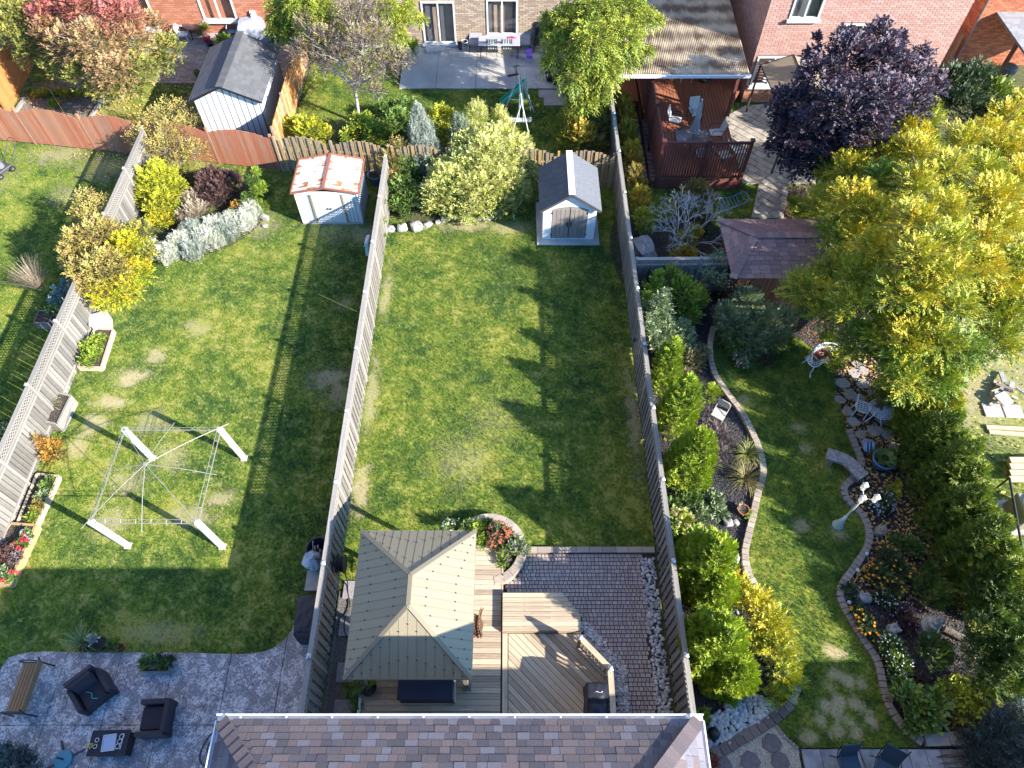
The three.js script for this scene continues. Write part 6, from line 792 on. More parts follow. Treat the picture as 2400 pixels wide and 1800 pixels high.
{
  const L = ['leftmost pale stone of the row, against the fence', 'second pale stone from the fence', 'third pale stone from the fence, pointed', 'fourth stone from the fence, long and tilted', 'small fifth stone in the row from the fence', 'sixth stone, where the row starts to curve up', 'seventh stone of the row under the cream shrub', 'eighth stone of the row, dark streaked', 'ninth stone of the row, smooth and pale', 'tenth stone of the row, wide and flat', 'last stone of the row, at the right end of the shrub bed', 'upright stone above the right end of the row'];
  [[915, 541, 26, .28, .6, 0], [944, 539, 26, .3, .75, .2], [977, 537, 30, .35, .8, .5], [1004, 530, 26, .22, .5, .6], [1026, 523, 14, .14, .6, .3], [1045, 515, 24, .26, .8, .3], [1068, 511, 22, .3, .9, 0], [1092, 511, 28, .28, .65, -.2], [1117, 514, 26, .26, .6, 0], [1144, 512, 32, .28, .6, .1], [1170, 505, 30, .32, .7, .5], [1183, 489, 14, .3, 1, 1]].forEach((a, i) => stone('stone', L[i], a[0], a[1], a[2], a[3], a[4], a[5], pick(stoneM), { k: i }));
  stone('boulder', 'grey boulder between the glossy bush and the cream shrub', 985, 480, 32, .45, .8, .4, stoneM[0]);
  stone('boulder', 'large grey pitted boulder behind the right fence', 1505, 600, 50, .75, 1.5, .3, stoneM[1]);
  stone('stone', 'tan stone at the edge of the sage bed', 622, 512, 24, .16, .6, -.4, stoneM[0], { k: 2 }); stone('stone', 'smaller pale stone below the tan one by the sage bed', 622, 531, 14, .1, .8, .2, stoneM[0], { k: 3 });
  stone('stone', 'tan flat stone inside the shrub bed', 480, 478, 24, .14, .7, .3, M({ c: [.4, .33, .25] }));
  stone('rock', 'tan angular rock beside the thin dry grass tuft', 1654, 1130, 22, .3, 1, .4, M({ c: [.48, .4, .27], bumpMap: bumpN, bumpScale: .02 })); stone('rock', 'pale rock on the mulch right of the hydrangea', 1706, 1228, 22, .2, .9, .2, stoneM[0]); stone('rock', 'smaller pale rock touching the one right of the hydrangea', 1724, 1226, 14, .15, 1.2, .5, stoneM[0]); stone('rock', 'small grey rock on the mulch below the pale pair', 1706, 1266, 15, .2, 1, 0, stoneM[1]);
  stone('driftwood', 'pale leaning driftwood-like stone near the broad cedar', 1715, 1322, 26, .3, 2.1, -.6, M({ c: [.5, .48, .43], bumpMap: bumpN, bumpScale: .02 }), { cat: 'driftwood' }); stone('rock', 'white stone at the lower bend of the left curb', 1732, 1365, 16, .2, 1.6, .3, stoneM[0]);
  stone('rock', 'grey flat rock under the yellow hose', 2062, 1247, 30, .2, .85, .2, stoneM[1]); stone('rock', 'upright grey rock right of the large marigold clump', 2110, 1337, 13, .3, 1.8, .2, stoneM[1]); stone('rock', 'grey rock between the two marigold clumps', 2023, 1403, 36, .26, .7, -.1, stoneM[1]); stone('rock', 'blocky pale grey stone left of the bird bath', 2088, 1478, 30, .34, .9, .3, stoneM[0], { k: 4 });
  for (const [l, u, v] of [['small white ball on the right curb, upper one', 2026, 1303], ['small white ball on the right curb by the blue tuft', 2005, 1341], ['small white ball on the right curb beside the narrow marigolds', 1985, 1416], ['small white ball at the curb by the broad leaved plant', 2155, 1720]]) { const p = G(u, v); const s = mesh('garden_ball', new THREE.SphereGeometry(.06, 14, 10), white); s.position.set(p.x, .17, p.z); tag(s, l, 'ball'); }
  const lg = G(2230, 1487); const l1 = thing('log', 'short cut log lying by the bird bath', 'log', V(lg.x, .1, lg.z), -.55); mesh('log', new THREE.CylinderGeometry(.1, .11, .5, 12).rotateZ(Math.PI / 2), bark, l1); mesh('cut_end', new THREE.CylinderGeometry(.085, .085, .01, 12).rotateZ(Math.PI / 2).translate(.255, 0, 0), M({ c: [.45, .3, .16] }), l1);
}
// curbs of the right garden: each block laid along its line
{
  const lay = (label, pts, mats, w, h, y, z0 = 0) => { const t = thing('garden_edging', label, 'edging'); for (let i = 0; i + 1 < pts.length; i++) { const a = V(pts[i][0], 0, pts[i][1]), b = V(pts[i + 1][0], 0, pts[i + 1][1]), L = a.distanceTo(b), m = mesh('block', RBLOCK, pick(mats), t); m.position.set((a.x + b.x) / 2, y + rr(-.008, .008), (a.z + b.z) / 2); m.rotation.y = Math.atan2(-(b.z - a.z), b.x - a.x) + rr(-.04, .04); m.scale.set(L - .012, h, w + rr(-.01, .01)); } return t; };
  const RBLOCK = new RoundedBoxGeometry(1, 1, 1, 1, .06);
  lay('curving curb of tan blocks between black mulch and right lawn', curbL, curbM, .2, .16, .05);
  lay('curving curb of pinkish blocks on the right side of the right lawn', curbR, tones(curbM[1], [1, .9]).concat(tones(curbM[3], [1.1])), .2, .16, .05);
  const dark = brickSet([[.17, .12, .105], [.2, .14, .12], [.15, .11, .1], [.24, .17, .14]]);
  lay('dark brown block edging around the white pebbles', curvePts(xz([1668, 1768], [1705, 1752], [1745, 1726], [1782, 1705], [1820, 1678], [1852, 1650]), 11), dark, .27, .14, .05);
  lay('thin brick border between the gravel path and the lawn tip', curvePts(xz([1815, 1700], [1838, 1728], [1868, 1756]), 8), curbM, .09, .1, .03);
  const sb = xz([2162, 1735], [2218, 1733], [2278, 1731]); lay('two long grey border stones at the end of the right lawn', sb, [shade(concrete, .85)], .32, .18, .07);
}
// ---------------------------------------------------------------- right garden objects
function legsAt(t, m, pts, h, r = .018, splay = 0) { for (const [x, z] of pts) rod('leg', t, m, V(x * (1 + splay), 0, z * (1 + splay)), V(x, h, z), r); }
{
  const beige = M({ c: [.42, .38, .35], roughness: .5 }), p = G(1678, 985), t = thing('folding_chair', 'beige metal folding chair on the black mulch', 'chair', p, -.62);
  mesh('seat', new RoundedBoxGeometry(.4, .025, .38, 3, .012).translate(0, .44, .02), beige, t); const bs = new THREE.Shape(); bs.moveTo(-.2, 0); bs.lineTo(.2, 0); bs.quadraticCurveTo(.22, .22, .1, .24); bs.lineTo(-.1, .24); bs.quadraticCurveTo(-.22, .22, -.2, 0); const bk = mesh('backrest', new THREE.ExtrudeGeometry(bs, { depth: .02, bevelEnabled: true, bevelSize: .01, bevelThickness: .006, bevelSegments: 2 }), beige, t); bk.position.set(0, .6, -.22); bk.rotation.x = -.15;
  mesh('frame', merge([-.2, .2].flatMap(x => [tubeGeo([V(x, 0, .26), V(x, .44, .02), V(x, .62, -.2), V(x, .82, -.25)], .013, 10, 6), rodGeo(V(x * .92, 0, -.24), V(x * .92, .44, .12), .012)]).concat([rodGeo(V(-.2, .12, .2), V(.2, .12, .2), .01)])), beige, t);
  // cast iron loveseat
  const ci = M({ c: [.74, .76, .8], roughness: .4 }), L = G(1910, 850), ls = thing('garden_loveseat', 'white cast iron loveseat with curved pierced back', 'bench', V(L.x, .03, L.z), .48);
  const arc = (R, y, n, a0 = -1.25, a1 = 1.25, zc = .35) => [...Array(n)].map((_, i) => { const a = lerp(a0, a1, i / (n - 1)); return V(R * 1.15 * Math.sin(a), y(a), zc - R * Math.cos(a) * .95); });
  const gs = [tubeGeo(arc(.55, a => .82 - .14 * a * a * .6, 15), .022, 36, 6), tubeGeo(arc(.52, () => .62, 15), .013, 30, 5), tubeGeo(arc(.5, () => .46, 15), .016, 30, 5)]; for (let i = 0; i < 17; i++) { const a = lerp(-1.2, 1.2, i / 16), R = .53; gs.push(rodGeo(V(.5 * 1.15 * Math.sin(a), .46, .35 - .5 * Math.cos(a) * .95), V(.55 * 1.15 * Math.sin(a + .07), .8 - .08 * a * a, .35 - .55 * Math.cos(a + .07) * .95), .011, .011, 5)); gs.push(new THREE.TorusGeometry(.035, .008, 5, 10).rotateY(-a).translate(R * 1.15 * Math.sin(a), .7 - .06 * a * a, .35 - R * Math.cos(a) * .95)); } mesh('backrest', merge(gs), ci, ls);
  const sg = []; for (let i = 0; i < 40; i++) { const x = -.5 + (i % 10) * .111, z = -.1 + Math.floor(i / 10) * .11; if (Math.abs(x) > .52) continue; sg.push(new THREE.TorusGeometry(.05, .012, 5, 12).rotateX(Math.PI / 2).translate(x, .44, z)); } sg.push(tubeGeo([V(-.58, .44, .1), V(-.5, .44, .32), V(0, .44, .28), V(.5, .44, .32), V(.58, .44, .1), V(.3, .44, -.13), V(-.3, .44, -.13)], .02, 40, 6, true)); mesh('seat', merge(sg), ci, ls);
  for (const x of [-.5, .5]) { mesh('leg', tubeGeo([V(x, .44, .28), V(x * 1.05, .25, .33), V(x * 1.02, .1, .3), V(x * 1.2, 0, .42)], .022, 12, 6), ci, ls); mesh('leg', tubeGeo([V(x * .8, .44, -.1), V(x * .85, .2, -.12), V(x * .9, 0, -.18)], .02, 8, 6), ci, ls); }
  const cu = thing('cushion', 'dark red woven cushion with a cream diamond on the white loveseat', 'cushion', V(L.x + .02, .5, L.z + .02), .48); mesh('cushion', new RoundedBoxGeometry(.72, .07, .3, 3, .03), M({ map: tex(256, 128, (i, j) => { const u = Math.abs(i / 256 - .5), v = Math.abs(j / 128 - .5), d = u * 2.2 + v; if (u > .42) return [.12, .1, .06]; if (u > .33) return (i >> 2) % 3 ? [.5, .45, .34] : [.2, .1, .06]; if (d < .42) return d < .14 ? [.3, .1, .06] : d < .22 ? [.1, .1, .04] : d < .34 ? [.55, .48, .34] : [.2, .02, .02]; return TN(i / 3, j / 3, 64, 64) > .8 ? [.3, .2, .1] : [.2, .012, .018]; }), roughness: .95 }), cu);
  // round table and chair
  const tp = G(2045, 985), ta = thing('garden_table', 'white pierced round garden table', 'table', tp); const tg = []; for (let k = 1; k < 7; k++) tg.push(new THREE.TorusGeometry(k * .064, .013, 5, 10 + k * 4).rotateX(Math.PI / 2).translate(0, .68, 0)); for (let i = 0; i < 20; i++) { const a = i * .314; tg.push(rodGeo(V(.06 * Math.cos(a), .68, .06 * Math.sin(a)), V(.39 * Math.cos(a), .68, .39 * Math.sin(a)), .012, .012, 4)); } mesh('tabletop', merge(tg), ci, ta); for (let i = 0; i < 3; i++) { const a = i * 2.094 + .8, c = Math.cos(a), s = Math.sin(a); mesh('leg', tubeGeo([V(.25 * c, .67, .25 * s), V(.15 * c, .4, .15 * s), V(.22 * c, .15, .22 * s), V(.33 * c, 0, .33 * s)], .02, 12, 6), ci, ta); }
  plant('table_plant', 'small brownish green plant standing on the white round table', 'plant', { habit: 'small', pal: 'bronzegreen', y: .69, base: [2045, 985], clumps: [[2062, 948, .78, 12, .7]] });
  const cp = G(2010, 970), cc = thing('garden_chair', 'white cast iron chair in the shade left of the round table', 'chair', cp, 1.2); const cg = []; for (let k = 0; k < 5; k++) { cg.push(rodGeo(V(-.2, .43, -.18 + k * .09), V(.2, .43, -.18 + k * .09), .018, .018, 5)); cg.push(rodGeo(V(-.18 + k * .09, .43, -.2), V(-.18 + k * .09, .43, .2), .018, .018, 5)); } mesh('seat', merge([...cg, new THREE.TorusGeometry(.23, .018, 6, 24).rotateX(Math.PI / 2).translate(0, .43, 0)]), ci, cc); const bg = [tubeGeo([V(-.2, .43, -.2), V(-.19, .75, -.28), V(0, .9, -.32), V(.19, .75, -.28), V(.2, .43, -.2)], .018, 20, 6)]; for (let k = 0; k < 4; k++) bg.push(rodGeo(V(-.12 + k * .08, .45, -.21), V(-.12 + k * .08, .8, -.29), .011, .011, 5)); mesh('backrest', merge(bg), ci, cc); legsAt(cc, ci, [[-.17, .17], [.17, .17], [-.17, -.17], [.17, -.17]], .43, .017, .15);
  const ic = thing('garden_chair', 'dark wrought iron chair under the yellow leaves behind the round table', 'chair', G(2035, 915), .3), im = M({ c: [.06, .04, .025], roughness: .6 }); mesh('seat', merge([new THREE.TorusGeometry(.22, .015, 6, 24).rotateX(Math.PI / 2).translate(0, .44, 0), ...[-.12, -.04, .04, .12].map(x => rodGeo(V(x, .44, -.2), V(x, .44, .2), .009, .009, 5))]), im, ic); mesh('backrest', merge([new THREE.TorusGeometry(.22, .014, 6, 24).translate(0, .72, -.22), tubeGeo([V(-.15, .6, -.22), V(0, .8, -.22), V(.15, .6, -.22)], .01, 10, 5)]), im, ic); legsAt(ic, im, [[-.17, .15], [.17, .15], [-.17, -.17], [.17, -.17]], .44, .013, .15);
  // flagstones under the table
  const fl = thing('flagstone_paving', 'irregular flagstones under the white table', 'paving'); fl.userData.kind = 'structure'; delete fl.userData.category; const fm = [M({ map: grainy([.3, .26, .24], [.45, .4, .36], 16), bumpMap: bumpN, bumpScale: .006 }), M({ map: grainy([.27, .24, .25], [.4, .36, .36], 16), bumpMap: bumpN, bumpScale: .006 })], r = rng(81);
  for (const [u, v, w] of [[1975, 900, 26], [2000, 875, 24], [2022, 870, 24], [1990, 925, 26], [1968, 938, 22], [1985, 965, 22], [2020, 900, 26], [2045, 925, 24], [2015, 935, 24], [2000, 990, 24], [2035, 955, 26], [2060, 950, 22], [2070, 985, 24], [2050, 1010, 28], [2080, 1020, 26], [2015, 1020, 22], [2040, 1040, 20], [2005, 855, 18], [2095, 1050, 24]]) { const p = G(u, v), R = pxm(w, v) * .62, n = 6, pts = [...Array(n)].map((_, i) => { const a = i / n * 6.283 + rr(-.3, .3, r), q = R * rr(.8, 1.1, r); return [p.x + q * Math.cos(a) * 1.1, p.z + q * Math.sin(a)]; }); mesh('flagstone', slabGeo(pts, -.01, .05, .8), pick(fm, r), fl); }
  // striped pot, blue pot, bench
  const sp = G(2028, 1050), st = thing('striped_pot', 'white pot with blue bands tipped beside the curb', 'pot', V(sp.x, .1, sp.z), .2); const bodyM = M({ map: tex(16, 128, (i, j) => { const v = j / 128; return (v > .3 && v < .42) || (v > .55 && v < .67) || v > .9 ? [.03, .04, .12] : [.4, .5, .68]; }), roughness: .3 }); const bd = mesh('pot', new THREE.CylinderGeometry(.19, .15, .34, 24), bodyM, st); bd.rotation.x = .9; bd.rotation.z = .3; bd.position.y = .1;
  plant('grass_clump', 'brownish grass beside the tipped striped pot', 'plant', { habit: 'spiky', pal: 'bronzegreen', dens: .8, clumps: [[2050, 1065, .15, 22, .7]] });
  const bp = G(2060, 1090), bt = thing('blue_pot', 'large blue glazed pot with a hosta', 'pot', bp); mesh('pot', new THREE.LatheGeometry([[.02, .02], [.2, .02], [.3, .22], [.33, .38], [.36, .4], [.36, .43], [.3, .43], [.26, .3], [0, .3]].map(q => new THREE.Vector2(...q)), 32), M({ c: [.12, .22, .36], roughness: .3 }), bt); mesh('soil', new THREE.CylinderGeometry(.29, .29, .02, 20).translate(0, .38, 0), soilM, bt);
  const hl = thing('hosta', 'broad green hosta leaves in the large blue pot', 'plant', bp), HL = new Leaves(bp), hr = rng(82); for (let i = 0; i < 26; i++) { const a = i * 2.4, e = rr(.2, .9, hr), d = V(Math.cos(a) * Math.cos(e), Math.sin(e), Math.sin(a) * Math.cos(e)), b = bp.clone().add(V(Math.cos(a) * .06, .42, Math.sin(a) * .06)); HL.leaf(b.addScaledVector(d, .06), V(d.x, d.y * .5, d.z).normalize(), V(-d.x * .5, 1, -d.z * .5), .24, .19, mix3([.08, .16, .03], [.2, .28, .05], hr())); } mesh('foliage', HL.geo, leafM, hl, 'stuff');
  const bc = [[1943, 1052], [1990, 1068], [2030, 1112]].map(q => G(q[0], q[1], .42)), bn = thing('stone_bench', 'curved grey concrete bench at the edge of the right lawn', 'bench', V(0, 0, 0)); const c0 = new THREE.CatmullRomCurve3([G(1938, 1063, .42), G(1985, 1080, .42), G(2024, 1119, .42)]), Pp = c0.getPoints(14), out = [], inn = []; Pp.forEach((p, i) => { const tg2 = c0.getTangent(i / 14), n = V(-tg2.z, 0, tg2.x).normalize(); out.push([p.x + n.x * .2, p.z + n.z * .2]); inn.push([p.x - n.x * .2, p.z - n.z * .2]); }); mesh('seat', slabGeo([...out, ...inn.reverse()], .36, .45, 1), M({ map: grainy([.22, .2, .18], [.4, .37, .34], 16), bumpMap: bumpN, bumpScale: .008 }), bn); for (const k of [.16, .84]) { const p = c0.getPoint(k), tg2 = c0.getTangent(k); bx('leg', bn, stoneM[1], [p.x, .19, p.z], [.14, .36, .3], Math.atan2(-tg2.z, tg2.x)); }
  // lamp post
  const lb = G(1962, 1232), lp = thing('lamp_post', 'white garden lamp post with three square lanterns and a pale green base', 'lamp post', V(lb.x, .02, lb.z)), wm = M({ c: [.75, .76, .74], roughness: .4 }), gm = M({ c: [.42, .55, .55], roughness: .4 }); mesh('base', new THREE.LatheGeometry([[.0, 0], [.17, 0], [.17, .05], [.12, .1], [.1, .3], [.07, .36], [.075, .4], [.04, .46]].map(q => new THREE.Vector2(...q)), 8), gm, lp); mesh('pole', new THREE.CylinderGeometry(.022, .034, 1.55, 12).translate(0, 1.2, 0), wm, lp); mesh('collar', merge([.5, .62, 1.8].map(y => new THREE.CylinderGeometry(.05, .05, .04, 12).translate(0, y, 0))), wm, lp);
  for (const [dx, dz] of [[.22, .1], [-.16, .12], [.0, -.26]]) { mesh('arm', tubeGeo([V(0, 1.9, 0), V(dx * .6, 1.98, dz * .6), V(dx, 1.95, dz)], .013, 10, 6), wm, lp); const ln = mesh('lantern', merge([new THREE.CylinderGeometry(.06, .085, .03, 4).rotateY(Math.PI / 4).translate(dx, 2.22, dz), new THREE.CylinderGeometry(.02, .1, .06, 4).rotateY(Math.PI / 4).translate(dx, 2.265, dz), new THREE.CylinderGeometry(.07, .07, .025, 4).rotateY(Math.PI / 4).translate(dx, 1.98, dz)].concat([[1, 1], [1, -1], [-1, 1], [-1, -1]].map(([a, b]) => rodGeo(V(dx + a * .042, 1.98, dz + b * .042), V(dx + a * .055, 2.22, dz + b * .055), .008)))), wm, lp); mesh('glass', new THREE.CylinderGeometry(.072, .056, .22, 4, 1, true).rotateY(Math.PI / 4).translate(dx, 2.1, dz), new THREE.MeshPhysicalMaterial({ color: 0xf4f0e0, transmission: .6, roughness: .3, thickness: 0, side: THREE.DoubleSide }), ln); }
  const hs = thing('yellow_hose', 'yellow hose curving from the grey rock to the marigolds', 'hose'); mesh('hose', tubeGeo([G(2055, 1243, .22), G(2070, 1243, .2), G(2077, 1265, .05), G(2078, 1285, .03), G(2062, 1298, .03), G(2045, 1315, .03), G(2025, 1326, .03), G(2016, 1340, .05), G(2000, 1370, .04)], .016, 60, 6), M({ c: [.6, .32, .03], roughness: .4 }), hs);
  const bb = G(2165, 1475), bi = thing('bird_bath', 'grey stone pedestal ornament topped with a carved figure', 'statue', bb); mesh('pedestal', new THREE.LatheGeometry([[0, 0], [.26, 0], [.26, .06], [.2, .1], [.2, .3], [.24, .34], [.24, .4], [.16, .42], [.15, .6], [.18, .64], [0, .66]].map(q => new THREE.Vector2(...q)), 20), stoneM[0], bi); const fg = []; for (const [x, y, z, r0] of [[0, .74, 0, .11], [.05, .84, 0, .08], [-.06, .8, .05, .07], [.1, .9, -.02, .05], [-.02, .9, -.04, .055]]) fg.push(new THREE.IcosahedronGeometry(r0, 2).translate(x, y, z)); mesh('figure', merge(fg), stoneM[0], bi);
  pot('flower_pot', 'small terracotta pot on the mulch beside the left curb', 1738, 1200, .17, .22, M({ c: [.38, .15, .08], roughness: .8 })); plant('pot_plant', 'tiny green plant beside the terracotta pot', 'plant', { habit: 'broad', pal: 'lime', ground: 1, leafScale: .7, clumps: [[1752, 1205, .1, 11], [1735, 1187, .3, 8, 1, 'dry']] });
  const gg = G(1708, 1460), gs2 = thing('white_bird', 'white bird ornament between the lime cedars', 'ornament', V(gg.x, .3, gg.z)); mesh('body', new THREE.SphereGeometry(.16, 16, 12).scale(.75, .8, 1.1).translate(0, .1, 0), white, gs2); mesh('neck', tubeGeo([V(0, .15, -.12), V(.03, .32, -.18), V(.06, .42, -.12), V(.08, .4, -.04)], .035, 14, 8), white, gs2); rod('stake', gs2, darkMetal, V(0, -.3, 0), V(0, .04, 0), .012);
  const bk2 = G(1668, 1722), dm = thing('garden_light', 'round black garden light beside the white pebbles', 'garden light', bk2); mesh('dome', new THREE.SphereGeometry(.16, 18, 10, 0, 6.2832, 0, 1.7).translate(0, .2, 0), black, dm); rod('stem', dm, black, V(0, 0, 0), V(0, .2, 0), .04);
}
// white pebbles, gravel path and stepping stones at the bottom
function pebbles(name, pts, n, s0, s1, cols, y, seed, label) { const r = rng(seed), xs = pts.map(p => p[0]), zs = pts.map(p => p[1]), x0 = Math.min(...xs), x1 = Math.max(...xs), z0 = Math.min(...zs), z1 = Math.max(...zs); const I = new THREE.InstancedMesh(new THREE.IcosahedronGeometry(1, 1), M({ c: [1, 1, 1], roughness: .75 }), n); const d = new THREE.Object3D(), c = new THREE.Color(); let k = 0; while (k < n) { const x = rr(x0, x1, r), z = rr(z0, z1, r); if (!inside(x, z, pts)) continue; const s = rr(s0, s1, r); d.position.set(x, y + s * .25 + r() * s * .5, z); d.rotation.set(rr(-.4, .4, r), r() * 6.3, rr(-.4, .4, r)); d.scale.set(s, s * .6, s * rr(.65, 1, r)); d.updateMatrix(); I.setMatrixAt(k, d.matrix); const q = mix3(pick(cols, r), pick(cols, r), r()); I.setColorAt(k, c.setRGB(...q)); k++; } I.name = numbered(name); I.userData.kind = 'stuff'; I.userData.label = label; I.castShadow = I.receiveShadow = true; scene.add(I); }
{
  const W = [[.62, .6, .55], [.5, .48, .46], [.42, .43, .45], [.55, .5, .42], [.3, .3, .32]];
  pebbles('pebbles', xz([1650, 1690], [1700, 1655], [1745, 1625], [1800, 1640], [1828, 1650], [1815, 1675], [1770, 1708], [1725, 1738], [1680, 1760], [1645, 1775]), 520, .045, .075, W, .03, 91, 'white and grey river pebbles inside the brown block edging');
  pebbles('pebbles', [[3.72, -7.3], [4.12, -7.3], [4.15, -1.9], [3.78, -1.9]], 720, .03, .06, [[.45, .45, .46], [.3, .31, .33], [.55, .54, .5], [.2, .21, .23]], .02, 92, 'white and grey pebble strip along the foot of the right fence');
  pebbles('pebbles', [[1.9, -5.6], [2.15, -5.4], [3.05, -4.3], [3.0, -1.9], [2.7, -1.9], [2.7, -4.2], [1.92, -5.05]], 420, .03, .055, [[.45, .45, .44], [.3, .31, .3], [.55, .54, .5]], .02, 93, 'pebbles between the deck railing and the pavers');
  const path = [...curvePts(xz([1668, 1768], [1705, 1752], [1745, 1726], [1782, 1705], [1812, 1690]), 8), ...xz([1840, 1730], [1870, 1757], [1876, 1800], [1880, 1850], [1650, 1850])]; mesh('gravel_path', sheetGeo(path, .035, .5), M({ map: grainy([.3, .25, .19], [.55, .48, .38], 64), bumpMap: bumpN, bumpScale: .01 }), scene, 'structure');
  pebbles('path_gravel', path, 9000, .008, .02, [[.55, .48, .38], [.4, .34, .26], [.62, .56, .46]], .035, 94, 'fine tan gravel of the path between the stepping stones');
  const sm = brickSet([[.17, .14, .14], [.2, .165, .16]]), L = ['upper brown stepping stone on the gravel path', 'middle brown stepping stone on the gravel path', 'right brown stepping stone on the gravel path', 'lower left brown stepping stone on the gravel path']; [[1807, 1743, 23], [1757, 1785, 24], [1825, 1785, 24], [1695, 1796, 22]].forEach(([u, v, w], i) => { const p = G(u, v), R = pxm(w, v), t = thing('stepping_stone', L[i], 'stepping stone', V(p.x, .03, p.z)), pts = [...Array(7)].map((_, k) => [R * rr(.85, 1.1) * Math.cos(k * .9 + i), R * rr(.85, 1.05) * Math.sin(k * .9 + i)]); mesh('stone', slabGeo(pts, 0, .045, .6), sm[i % 2], t); });
  [[1760, 1545, 24], [1775, 1575, 26], [1762, 1610, 26], [1748, 1640, 22], [1795, 1620, 18], [1725, 1650, 18], [1700, 1655, 16], [1765, 1520, 18]].forEach(([u, v, w], i) => stone('rock', ['topmost dark craggy rock of the rockery between cedar and cypress', 'second dark craggy rock of the rockery', 'biggest dark craggy rock above the pebbles', 'pale craggy rock jutting into the pebbles', 'rockery rock nearest the golden cypress', 'rockery rock under the lime cedar, right one', 'rockery rock under the lime cedar, left one', 'small dark rock where the rockery starts'][i], u, v, w, .35, .9, i, i === 3 || i > 4 ? stoneM[0] : shade(stoneM[1], .55)));
  const sl = thing('stone_patio', '', ''); sl.userData = { kind: 'structure' }; const bm = tones(M({ map: grainy([.2, .22, .25], [.36, .38, .42], 8), bumpMap: bumpN, bumpScale: .005 }), [1, .85, 1.1]); const us = [1876, 1920, 1966, 2012, 2082, 2125, 2165, 2200, 2240, 2282]; for (let i = 0; i + 1 < us.length; i++) { const a = G(us[i], 1757), b = G(us[i + 1], 1757); mesh('slab', slabGeo([[a.x + .006, a.z], [b.x - .006, b.z], [b.x - .006, .5], [a.x + .006, .5]], -.02, .05 + .002 * (i % 2), 1.2), pick(bm), sl); }
}
function slingChair(label, p, turn, fab, frame, o = {}) { const t = thing(o.name ?? 'patio_chair', label, 'chair', p, turn, o.group); const s = o.s ?? 1; mesh('seat', boxGeo([0, .43, .02], [.46, .018, .46]), fab, t); const b = mesh('backrest', boxGeo([0, .26, 0], [.46, .56, .018]), fab, t); b.position.set(0, .43, -.22); b.rotation.x = -(o.lean ?? .25); mesh('frame', merge([-.25, .25].flatMap(x => [tubeGeo([V(x, 0, .24), V(x, .42, .25), V(x, .44, -.22), V(x, .44 + .55, -.24 - .55 * Math.tan(o.lean ?? .25))], .013, 18, 6), tubeGeo([V(x, .4, .25), V(x, .64, .2), V(x, .65, -.2), V(x, .62, -.29)], .013, 12, 6), rodGeo(V(x, 0, -.3), V(x, .44, -.2), .013)])), frame, t); return t; }
{
  const blueF = M({ c: [.03, .07, .12], roughness: .8 }), bf = M({ c: [.03, .035, .045], roughness: .4, metalness: .4 });
  slingChair('dark blue folding chair on the grey slabs, left one', G(1975, 1800).setY(.05), .1, blueF, bf, { lean: .35 }); slingChair('dark blue folding chair on the grey slabs, right one', G(2055, 1812).setY(.05), -.5, blueF, bf, { lean: .5 });
  const s = G(2218, 1790), t = thing('plant_stand', 'dark wire stand on the grey slabs by the spruce', 'stand', V(s.x, .05, s.z)); mesh('wire', merge([.05, .3, .55].flatMap(y => [rodGeo(V(-.22, y, -.14), V(.22, y, -.14), .01), rodGeo(V(-.22, y, .14), V(.22, y, .14), .01), rodGeo(V(-.22, y, 0), V(.22, y, 0), .008)]).concat([[-.22, -.14], [.22, -.14], [-.22, .14], [.22, .14]].map(([x, z]) => rodGeo(V(x, 0, z), V(x, .56, z), .011)))), M({ c: [.1, .06, .03] }), t);
}
